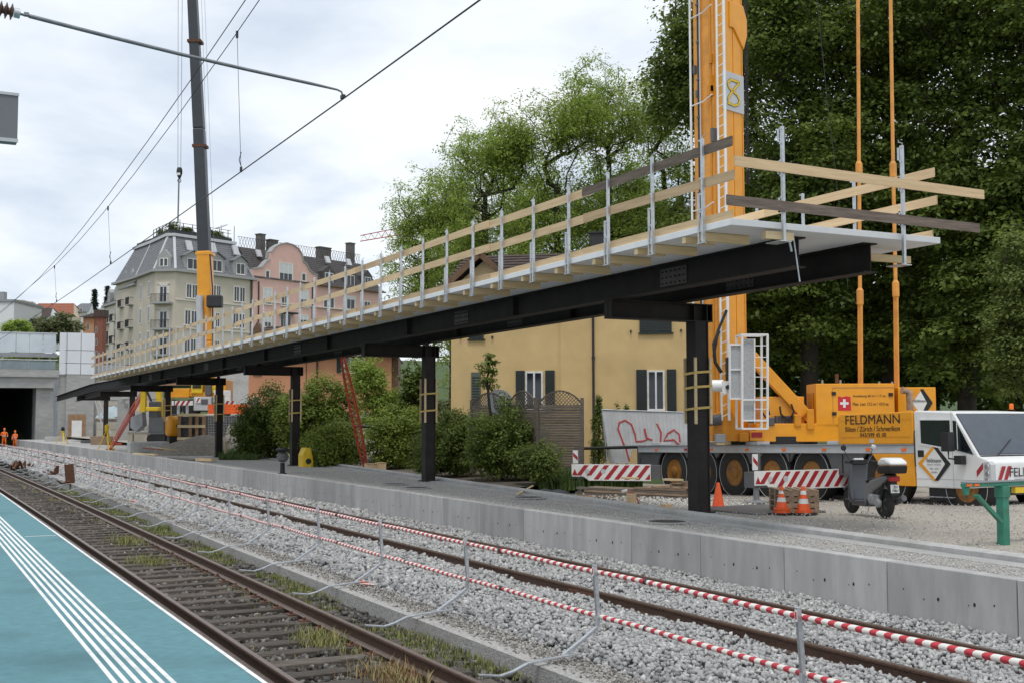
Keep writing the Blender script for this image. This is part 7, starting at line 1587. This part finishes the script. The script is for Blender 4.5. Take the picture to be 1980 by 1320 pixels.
n = 1500; P = np.stack([rng.normal(17.6, .9, n), rng.normal(24.5, 1.6, n), np.full(n, .36)], 1); sets.append(stones('s', P, .05, None, np.clip(rng.normal(.8, .2, n), 0, 1)))
V, F, T = join(sets); o = npmesh('loose_gravel', V, F, 'loose_stone', kind='stuff', attr=T); tag(o, 'loose pale gravel scattered over the new platform and yard', 'gravel')
# ================================================================== FAR SITE, SECOND CRANE, PEOPLE, HILL
DC = 86.0; c0_ = ad(395, 801, DC)
k2 = thing('telescopic_crane', 'second mobile crane with tall dark telescopic boom beyond the canopy', 'crane truck', (c0_.x, c0_.y, 2.66), -YAW)
q2 = lambda u, v, y=0: lpx(k2, u, v, y)
def kb(name, u0, v0, u1, v1, y0, y1, mt, par=None, bevel=.04):
    a, b = q2(u0, v1, y0), q2(u1, v0, y0); m = MB(); m.box(a[0], b[0], y0, y1, a[1], b[1]); return m.build(name, mt, par or k2, world=False, bevel=bevel)
kb('carrier', 318, 781, 452, 795, .4, 2.8, 'grey_paint'); kb('carrier_rear', 374, 766, 409, 793, -.3, 2.6, 'grey_light'); kb('grille', 389, 771, 402, 781, -.33, -.301, 'grey_paint', bevel=0)
for (u0, u1) in ((321, 336), (338, 373), (433, 456)):
    o = kb('striped_board', u0, 774, u1, 783, -.9, -.85, 'sign_white', bevel=0); a, b = q2(u0, 783, -.9), q2(u1, 774, -.9); x = a[0]+.02; h = b[1]-a[1]
    while x+.2+h*.6 < b[0]: m = MB(); m.prism([(x, -.905, a[1]), (x+.17, -.905, a[1]), (x+.17+h*.6, -.905, b[1]), (x+h*.6, -.905, b[1])], (0, .004, 0)); m.build('red_stripe', 'sign_red', o, world=False); x += .36
for (u0, u1) in ((378, 388), (413, 424)): 
    o = kb('marker_board', u0, 767, u1, 778, -.36, -.34, 'sign_white', bevel=0); a, b = q2(u0, 778, -.36), q2(u1, 767, -.36); m = MB(); m.prism([(a[0]+.05, -.365, a[1]+.05), (a[0]+.15, -.365, a[1]+.05), (b[0]-.05, -.365, b[1]-.05), (b[0]-.18, -.365, b[1]-.05)], (0, .004, 0)); m.build('red_stripe', 'sign_red', o, world=False)
for x in (-2.4, -1.0, 1.3):
    m = MB(); m.lathe([(.4, 0), (.62, 0), (.66, .08), (.66, .35), (.62, .42), (.4, .42)], (x, .2, .6), 'y', 24); w = m.build('wheel', 'rubber', k2, world=False, smooth=True); m = MB(); m.lathe([(.4, .02), (.3, .1), (.0, .08)], (x, .2, .6), 'y', 20); m.build('rim', 'grey_mid', w, world=False, smooth=True)
for u in (345, 362, 418): a = q2(u, 800, -.6); m = MB(); m.lathe([(.3, 0), (.3, .06), (.11, .1), (.11, a[1]*0+.95)], (a[0], -.6, 0), 'z', 14); m.build('jack', 'grey_light', k2, world=False, smooth=True)
kb('superstructure', 328, 750, 366, 768, .2, 2.2, 'crane_yellow'); kb('turntable', 362, 757, 428, 766, .3, 2.2, 'crane_yellow'); cb_ = kb('cab', 369, 737, 392, 760, .1, 1.2, 'yellow_mach', bevel=.08); kb('cab_window', 372, 740, 389, 750, .07, .099, 'pane', cb_, 0); kb('counterweight', 424, 733, 438, 776, .3, 2.4, 'crane_yellow'); kb('cab', 396, 738, 408, 764, .0, 1.2, 'grey_paint'); kb('engine_hood', 408, 745, 423, 764, .3, 2, 'yellow_mach')
m = MB(); pa = [q2(u, v, .8) for u, v in ((400, 690), (398, 600), (396, 492))]
def boom(pts, w, name, mt, smooth=False):
    m = MB(); P = [Vector((q2(u, v, 1.2)[0], 1.2, q2(u, v, 1.2)[1])) for u, v in pts]
    for i in range(len(P)-1): m.taper(P[i], P[i+1], w[i], w[i]*1.05, w[i+1], w[i+1]*1.05, up=(0, 1, 0))
    return m.build(name, mt, k2, world=False, bevel=.08), P
boom([(404, 760), (400, 660), (396, 487)], [1.05, 1.02, 1.0], 'boom_base', 'crane_yellow')
b2, Pb = boom([(396, 500), (385, 250), (372, -10)], [.86, .78, .68], 'boom_extension', 'boom_dark'); boom([(372, -10), (350, -420)], [.66, .45], 'boom_tip', 'boom_dark')
for v in (82, 284, 492):
    u = 372+(396-372)*(v+10)/510; a = q2(u, v, 1.2); m = MB(); w = .45 if v < 400 else .55; m.box(a[0]-w, a[0]+w+.12, 1.2-w, 1.2+w, a[1]-.10, a[1]+.10); m.build('boom_collar', 'rust' if v < 400 else 'crane_yellow', k2, world=False)
a, b = q2(388, 690, .5), q2(386, 572, .5); m = MB(); m.tube([(a[0], .5, a[1]), (b[0], .5, b[1])], .26, 10); m.build('luffing_ram', 'grey_light', k2, world=False, smooth=True)
m = MB(); pp_ = [q2(u, v, .6) for u, v in ((412, 690), (411, 560), (406, 492))]; m.tube([(p[0], .6, p[1]) for p in pp_], .05, 6); m.build('boom_hose', 'black', k2, world=False)
a = q2(415, 585, .6); m = MB(); m.box(a[0]-.5, a[0]+.6, .1, .8, a[1]-.4, a[1]+.5); m.build('winch', 'iron', k2, world=False, bevel=.1)
hk = q2(347, 335, 1.2); 
for (u0, u1) in ((344, 345), (350, 362)): a = q2(u0 if u0 < 347 else 349.5, 328, 1.2); b = q2(u1 if u1 < 350 else 355, -300, 1.2); m = MB(); m.tube([(a[0], 1.2, a[1]), (b[0], 1.2, b[1])], .018, 4); m.build('hoist_rope', 'rope_grey', k2, world=False)
for u0, u1 in ((401, 389), (408, 395)): a = q2(u0+6, 490, 1.2); b = q2(u1-3, -100, 1.2); m = MB(); m.tube([(a[0], 1.2, a[1]), (b[0], 1.2, b[1])], .012, 4); m.build('boom_rope', 'rope_grey', k2, world=False)
m = MB(); m.lathe([(.0, .42), (.16, .40), (.22, .2), (.22, .0), (.15, -.25), (.08, -.4), (.0, -.42)], (hk[0], 1.2, hk[1]), 'z', 12); hb2 = m.build('hook_block', 'iron', k2, world=False, smooth=True); m = MB(); m.box(hk[0]-.12, hk[0]+.12, .96, .979, hk[1]-.2, hk[1]-.02); m.build('hook_marking', 'sign_white', hb2, world=False)
m = MB(); z = hk[1]-.42; m.tube([(hk[0]+.12*math.cos(t), 1.2, z-.15+.15*math.sin(t)) for t in np.linspace(0, 6.2, 12)], .03, 6); m.build('hook', 'iron', hb2, world=False)
a = q2(346, 346, 1.2); b = q2(344, 432, 1.2); m = MB(); m.tube([(a[0], 1.2, a[1]), (b[0], 1.2, b[1])], .06, 6); m.build('load_sling', 'galv_dark', k2, world=False)
# ---- excavator
e0 = ad(305, 855, 79); ex = thing('excavator', 'dark bodied excavator with yellow arm between fifth and sixth columns', 'excavator', (e0.x, e0.y, .75), -YAW); qe = lambda u, v, y=0: lpx(ex, u, v, y)
def eb(name, u0, v0, u1, v1, y0, y1, mt, par=None, bevel=.05): a, b = qe(u0, v1, y0), qe(u1, v0, y0); m = MB(); m.box(a[0], b[0], y0, y1, a[1], b[1]); return m.build(name, mt, par or ex, world=False, bevel=bevel)
for y in (0, 1.7): 
    a, b = qe(283, 857, 0), qe(338, 838, 0); h = b[1]-a[1]; r = h/2; pts = [(a[0]+r-r*math.sin(t), y, a[1]+r-r*math.cos(t)) for t in np.linspace(0, math.pi, 7)]+[(b[0]-r+r*math.sin(t), y, a[1]+r+r*math.cos(t)) for t in np.linspace(0, math.pi, 7)]; m = MB(); m.prism(pts, (0, .5, 0)); tr_ = m.build('track', 'rubber', ex, world=False)
    for k in range(14): x = a[0]+.2+k*(b[0]-a[0]-.4)/13; m = MB(); m.box(x-.05, x+.05, y-.03, y+.53, b[1]+.0, b[1]+.03); m.build('track_shoe', 'grey_mid', tr_, world=False)
eb('upper_body', 287, 806, 336, 837, .1, 2.1, 'grey_paint'); eb('counterweight', 322, 800, 338, 837, .05, 2.15, 'iron'); cb2 = eb('cab', 287, 775, 305, 806, .1, 1.0, 'grey_paint'); eb('cab_window', 289, 778, 303, 794, .07, .099, 'pane', cb2, 0); eb('guard_plate', 281, 786, 306, 794, -.1, .6, 'yellow_mach')
def arm_(pts, w, name): 
    m = MB(); P = [Vector((qe(u, v, 1.2)[0], 1.2, qe(u, v, 1.2)[1])) for u, v in pts]
    for i in range(len(P)-1): m.beam(P[i], P[i+1], .35, w, up=(0, 1, 0))
    return m.build(name, 'yellow_mach', ex, world=False, bevel=.03)
arm_([(312, 806), (306, 752), (295, 738)], .42, 'boom'); arm_([(300, 738), (280, 744)], .34, 'boom_end'); arm_([(279, 742), (277, 796)], .40, 'stick')
m = MB(); P = [qe(u, v, 1.2) for u, v in ((278, 796), (256, 806), (255, 826), (266, 834), (280, 822))]; m.prism([(x, .8, z) for x, z in P], (0, .9, 0)); m.build('bucket', 'grey_mid', ex, world=False, bevel=.03)
m = MB(); a, b = qe(292, 760, .9), qe(281, 748, .9); m.tube([(qe(299, 790, .9)[0], .9, qe(299, 790, .9)[1]), (b[0], .9, b[1])], .08, 8); m.build('hydraulic_ram', 'iron', ex, world=False)
# ---- walls, stairs and heaps of the far site
def blk(name, lb, cat, u0, v0, u1, v1, D, dep, mt, zb=None, extra=None, cap=None):
    a = ad(u0, v1, D); t = thing(name, lb, cat, (a.x, a.y, zb if zb is not None else a.z), -YAW); x1 = lpx(t, u1, v1)[0]; z1 = lpx(t, u1, v0)[1]
    m = MB(); m.box(0, x1, 0, dep, -.3, z1); m.build(cap[0] if cap else 'body', mt, t, world=False)
    m = MB(); m.box(-.05, x1+.05, -.06, dep+.05, z1+.002, z1+.12); m.build('coping', 'concrete_light', t, world=False); return t, x1, z1
t, x1, z1 = blk('site_wall', 'pale concrete wall behind the yellow tripod at the far site', 'wall', 186, 772, 252, 850, 106, .6, 'beige_conc', zb=.6)
for k in range(5): m = MB(); m.box(0, x1, -.02, -.002, k*.7+.3, k*.7+.33); m.build('board_mark', 'concrete_grey', t, world=False)
t, x1, z1 = blk('low_wall', 'low pale concrete wall between sixth and fifth columns', 'wall', 246, 835, 284, 868, 84, .5, 'beige_conc', zb=.5)
t, x1, z1 = blk('screen_wall', 'light grey wall right of the second crane', 'wall', 425, 712, 486, 768, 104, .4, 'concrete_light', zb=2.4)
t, x1, z1 = blk('stair_wall', 'grey stair wall with handrails behind the sixth column', 'stairs', 236, 770, 300, 836, 100, 2.5, 'concrete_light', zb=.6)
for k in range(9): m = MB(); m.box(-.1+k*.28, .18+k*.28, -1.0, -.01, -.2, z1*(1-k/9)); m.build('step', 'concrete_grey', t, world=False)
t = thing('stair_rail', 'white sloping stair handrails left of the sixth column', 'handrail', tuple(ad(205, 848, 98).xy)+(.55,), -YAW)
for (pa_, pb_) in (((183, 772), (206, 850)), ((190, 772), (214, 838))): a, b = lpx(t, *pa_), lpx(t, *pb_); m = MB(); m.tube([(a[0], 0, a[1]), (b[0], 0, b[1])], .06, 6); m.build('rail', 'grey_light', t, world=False)
for k in range(6): u = 185+k*4; v = 778+k*14; a, b = lpx(t, u, v), lpx(t, u+8, v-8); m = MB(); m.tube([(a[0], 0, a[1]), (b[0], 0, b[1])], .03, 5); m.build('baluster', 'grey_light', t, world=False)
c = ad(213, 806, 104); t = thing('material_heap', 'heap under pale blue plastic sheet on the concrete wall', 'heap', (c.x, c.y, c.z-.4), -YAW); m = MB(); nx = 10; r7 = random.Random(3); m.add([(-1.1+2.4*i/(nx-1), -.6+1.3*j/5, .3+1.0*max(0, math.sin(math.pi*i/(nx-1)))*max(.0, math.sin(math.pi*j/5))+r7.uniform(0, .2)) for j in range(6) for i in range(nx)], [(j*nx+i, j*nx+i+1, (j+1)*nx+i+1, (j+1)*nx+i) for j in range(5) for i in range(nx-1)]); m.build('sheet', 'sheet_blue', t, world=False, smooth='all'); MB().box(-1.2, 2.6, -.5, .7, .0, .25).build('pallet_boards', 'wood_grey', t, world=False)
for i, (u, v, w, h, D, mt, lb) in enumerate([(196, 865, 1.6, .9, 92, 'wood_stack', 'timber crate behind the nearer survey tripod'), (222, 868, 1.2, .5, 90, 'red_rust', 'red material box at the foot of the long red prop'), (172, 862, 1.3, .5, 98, 'grey_paint', 'dark equipment box right of the white door'), (150, 858, 1.0, .35, 104, 'concrete_light', 'pale slab pile before the white door'), (300, 790, 3.0, .6, 90, 'wood_new', 'timber pile at the second crane'), (345, 741, 5.0, .9, 110, 'wood_brown2', 'long brown beams stacked behind the second crane'), (440, 795, 2.6, .5, 79, 'orange_plast', 'orange barrier board above the gabion wall'), (432, 770, 1.3, .6, 84, 'white_paint', 'white bag beside the second crane')]):
    c = ad(u, v, D); t = thing('material_stack', lb, 'material stack', (c.x, c.y, c.z), -YAW); n = 3
    for k in range(n): m = MB(); m.box(-w/2+r7.uniform(0, .1), w/2-r7.uniform(0, .1), -.35, .35, k*h/n-.15*(k == 0), (k+1)*h/n-.01); m.build('layer', mt, t, world=False)
for i in range(7):
    u = 292+i*9; c = ad(u, 858+i*3, 70-i); a = r7.uniform(-.6, .6); base_at(tag(MB().beam((c.x-1.0, c.y, .85+r7.uniform(0, .2)), (c.x+1.0, c.y+a, .62), .12, .06).build('loose_board', ['wood_pale', 'grey_light', 'hose_pink'][i % 3]), ORD[i]+' loose site board from the left, strewn before the excavator', 'board', 'loose boards on the far site'))
# ---- workers
def person(u, v, y, H, turn, lb, arms):
    p = ay(u, v, y); t = thing('person', lb, 'person', (p.x, p.y, -.18), turn)
    s = H/1.75; J = {'pel': (0, 0, .95), 'ch': (0, .02, 1.25), 'nk': (0, .0, 1.46), 'hl': (.10, 0, .90), 'hr': (-.10, 0, .90), 'kl': (.12, -.05, .50), 'kr': (-.12, .02, .50), 'al': (.13, .0, .08), 'ar': (-.13, .06, .08), 'fl': (.13, -.14, .04), 'fr': (-.13, -.08, .04), 'sl': (.20, 0, 1.40), 'sr': (-.20, 0, 1.40), 'el': arms[0], 'wl': arms[1], 'er': arms[2], 'wr': arms[3], 'hd': (0, -.02, 1.56)}
    Rd = {'pel': .15, 'ch': .17, 'nk': .065, 'hl': .10, 'hr': .10, 'kl': .075, 'kr': .075, 'al': .055, 'ar': .055, 'fl': .05, 'fr': .05, 'sl': .075, 'sr': .075, 'el': .055, 'er': .055, 'wl': .042, 'wr': .042, 'hd': .07}
    E = [('pel', 'ch'), ('ch', 'nk'), ('nk', 'hd'), ('pel', 'hl'), ('pel', 'hr'), ('hl', 'kl'), ('hr', 'kr'), ('kl', 'al'), ('kr', 'ar'), ('al', 'fl'), ('ar', 'fr'), ('ch', 'sl'), ('ch', 'sr'), ('sl', 'el'), ('sr', 'er'), ('el', 'wl'), ('er', 'wr')]
    ks = list(J); me = bpy.data.meshes.new('body'); me.from_pydata([tuple(c*s for c in J[k]) for k in ks], [(ks.index(a), ks.index(b)) for a, b in E], []); o = bpy.data.objects.new('body', me); col.objects.link(o); o.parent = t; me.materials.append(M('orange_hi'))
    md_ = o.modifiers.new('skin', 'SKIN'); 
    for i, k in enumerate(ks): me.skin_vertices[0].data[i].radius = (Rd[k]*s, Rd[k]*s); me.skin_vertices[0].data[i].use_root = k == 'pel'
    sb = o.modifiers.new('sub', 'SUBSURF'); sb.levels = 1; sb.render_levels = 2; md_.use_smooth_shade = True
    m = MB(); m.lathe([(.0, 1.52), (.06, 1.53), (.082, 1.60), (.088, 1.67), (.075, 1.74), (.0, 1.76)], (0, -.02, 0), 'z', 14); m.v = [(x*s, y*s*1.1, z*s) for x, y, z in m.v]; hd = m.build('head', 'skin', t, world=False, smooth=True)
    m = MB(); m.box(-.012, .012, -.135, -.10, 1.60, 1.64); m.v = [(x*s, y*s, z*s) for x, y, z in m.v]; m.build('nose', 'skin', hd, world=False)
    m = MB(); m.lathe([(.115, 1.675), (.10, 1.69), (.095, 1.75), (.06, 1.80), (.0, 1.815)], (0, -.02, 0), 'z', 14); m.v = [(x*s, y*s*1.1, z*s) for x, y, z in m.v]; m.build('helmet', 'orange_hi', t, world=False, smooth=True)
    for z in (1.02, 1.12): m = MB(); m.lathe([(.185, z), (.185, z+.05)], (0, .01, 0), 'z', 14); m.v = [(x*s*1.0, y*s*.9, zz*s) for x, y, zz in m.v]; m.build('reflective_band', 'grey_light', t, world=False)
    for w in ('wl', 'wr'):
        x, y_, z = J[w]; m = MB(); m.lathe([(.0, -.07), (.04, -.06), (.045, 0), (.03, .03)], (x, y_, z-.04), 'z', 8); m.v = [(a*s, b*s, c*s) for a, b, c in m.v]; m.build('hand', 'skin', t, world=False, smooth=True)
person(8, 850, 123.5, 1.8, .2, 'worker in orange clothing and helmet at the tunnel mouth, left one', [(.30, .0, 1.15), (.22, -.2, 1.08), (-.30, .02, 1.14), (-.20, -.2, 1.12)])
person(29, 852, 121.0, 1.6, -.5, 'worker in orange clothing stooping at the tunnel mouth, right one', [(.26, -.1, 1.12), (.18, -.28, .95), (-.28, -.05, 1.1), (-.18, -.26, .92)])
# ---- hillside houses
def hill_house(lb, u0, u1, v_eave, v_ridge, vb, D, wall, roof, wins=(), rot=0, hip=.12, name='hill_house', chim=()):
    a = ad(u0, vb, D); t = thing(name, lb, 'house', (a.x, a.y, a.z-3), -YAW+rot); x1 = lpx(t, u1, v_eave)[0]; ze = lpx(t, u0, v_eave)[1]; zr = lpx(t, u0, v_ridge, 4)[1]
    m = MB(); m.box(0, x1, 0, 8, 0, ze); m.build('wall', wall, t, world=False); w = x1*hip
    tiled(t, 'roof', roof, [(-.5, -.5, ze), (x1+.5, -.5, ze), (x1-w, 4, zr), (w, 4, zr)], 8); tiled(t, 'roof', roof, [(x1+.5, 8.5, ze), (-.5, 8.5, ze), (w, 4, zr), (x1-w, 4, zr)], 4)
    m = MB(); m.prism([(0, 0, ze), (w, 4, zr-.05), (0, 8, ze)], (.1, 0, 0)); m.prism([(x1, 0, ze), (x1-w, 4, zr-.05), (x1, 8, ze)], (-.1, 0, 0)); m.build('gable', wall, t, world=False)
    for (wu0, wv0, wu1, wv1) in wins: wpx(t, wu0, wv0, wu1, wv1, mull=1, sill=False)
    for (cu0, cv0, cu1) in chim: p, q = lpx(t, cu0, cv0, 4)[0], lpx(t, cu1, cv0, 4); m = MB(); m.box(p, q[0], 3.6, 4.4, zr-1, q[1]); m.build('chimney', 'brick_red', t, world=False)
    return t
hill_house('long red tiled house on the hill above the portal', 47, 139, 612, 587, 640, 240, 'wall_cream', 'tile_red', chim=((60, 584, 64), (100, 587, 104)))
hill_house('brown roofed house with white windows below the red roof', 26, 92, 614, 596, 640, 205, 'white_wall', 'tile_brown', wins=((48, 616, 53, 623), (56, 616, 61, 623)), chim=((44, 583, 48),))
hill_house('slate roofed house with dormer right of the red roof', 139, 168, 604, 587, 640, 245, 'white_wall', 'slate', wins=((153, 596, 160, 605), (145, 606, 152, 613)))
hill_house('small peach coloured house behind the portal tower', 160, 182, 614, 606, 660, 190, 'wall_salmon', 'tile_brown', wins=((168, 625, 173, 638),))
hill_house('pale roofed house left of the row houses', 176, 214, 614, 600, 700, 200, 'wall_cream', 'trim_grey')
a = ad(183, 705, 150); t = thing('brick_building', 'narrow red brick building right of the portal tower', 'building', (a.x, a.y, a.z-3), -YAW); x1 = lpx(t, 197, 700)[0]; z1 = lpx(t, 190, 613)[1]; MB().box(0, x1, 0, 1.4, 0, z1).build('wall', 'brick_red', t, world=False); MB().box(-.2, x1+.2, -.2, 1.6, z1+.002, z1+.9).build('roof', 'tile_brown', t, world=False)
for v in (632, 655, 678): wpx(t, 184, v, 188, v+12, mull=0, sill=False)
a = ad(-40, 660, 170); t = thing('white_building', 'plain white building at the left edge above the portal', 'building', (a.x, a.y, a.z-4), -YAW); x1 = lpx(t, 26, 640)[0]; z1 = lpx(t, 20, 584)[1]; MB().box(0, x1, 0, 10, 0, z1).build('wall', 'white_wall', t, world=False); MB().box(-.2, x1+.2, -.2, 10.2, z1+.002, z1+.35).build('roof_edge', 'grey_mid', t, world=False); p, q = lpx(t, 0, 572, 3), lpx(t, 11, 565, 3)
m = MB(); m.box(p[0], q[0], 2.5, 3.5, z1+.36, q[1]); m.build('roof_unit', 'grey_mid', t, world=False)
a, b = lpx(t, 27, 600, 4), lpx(t, 43, 580, 4); m = MB(); m.box(a[0], b[0], 4, 9, 0, b[1]); m.build('annex', 'wall_cream', t, world=False)
# ---- distant tower crane jib
J0, J1 = ad(697, 467, 290), ad(930, 428, 310); tc_ = thing('tower_crane', 'distant red and white tower crane jib above the pink house', 'tower crane', (J1.x, J1.y, 3)); d = (J1-J0).normalized(); L = (J1-J0).length; n = int(L/1.9); up = Vector((0, 0, 1)); hz = lambda k: 1.4+1.1*k/n
m = MB(); m.beam(J0, J1, .22, .22); m.build('lower_chord', 'red', tc_); m = MB(); m.beam(J0+up*1.4, J1+up*2.5, .2, .2); m.build('upper_chord', 'red', tc_)
for k in range(n): m = MB(); p0, p1 = J0+d*(k*L/n), J0+d*((k+.5)*L/n); p2 = J0+d*((k+1)*L/n); m.beam(p0, p1+up*hz(k), .10, .10); m.beam(p1+up*hz(k), p2, .10, .10); m.build('lacing', 'red' if (k//3) % 2 else 'jib_white', tc_)
m = MB(); 
for sx in (-.9, .9): m.box(J1.x+sx-.1, J1.x+sx+.1, J1.y-.1, J1.y+.1, 3, J1.z+4)
m.box(J1.x-.9, J1.x+.9, J1.y-.05, J1.y+.05, 3, J1.z); m.build('mast', 'red', tc_)
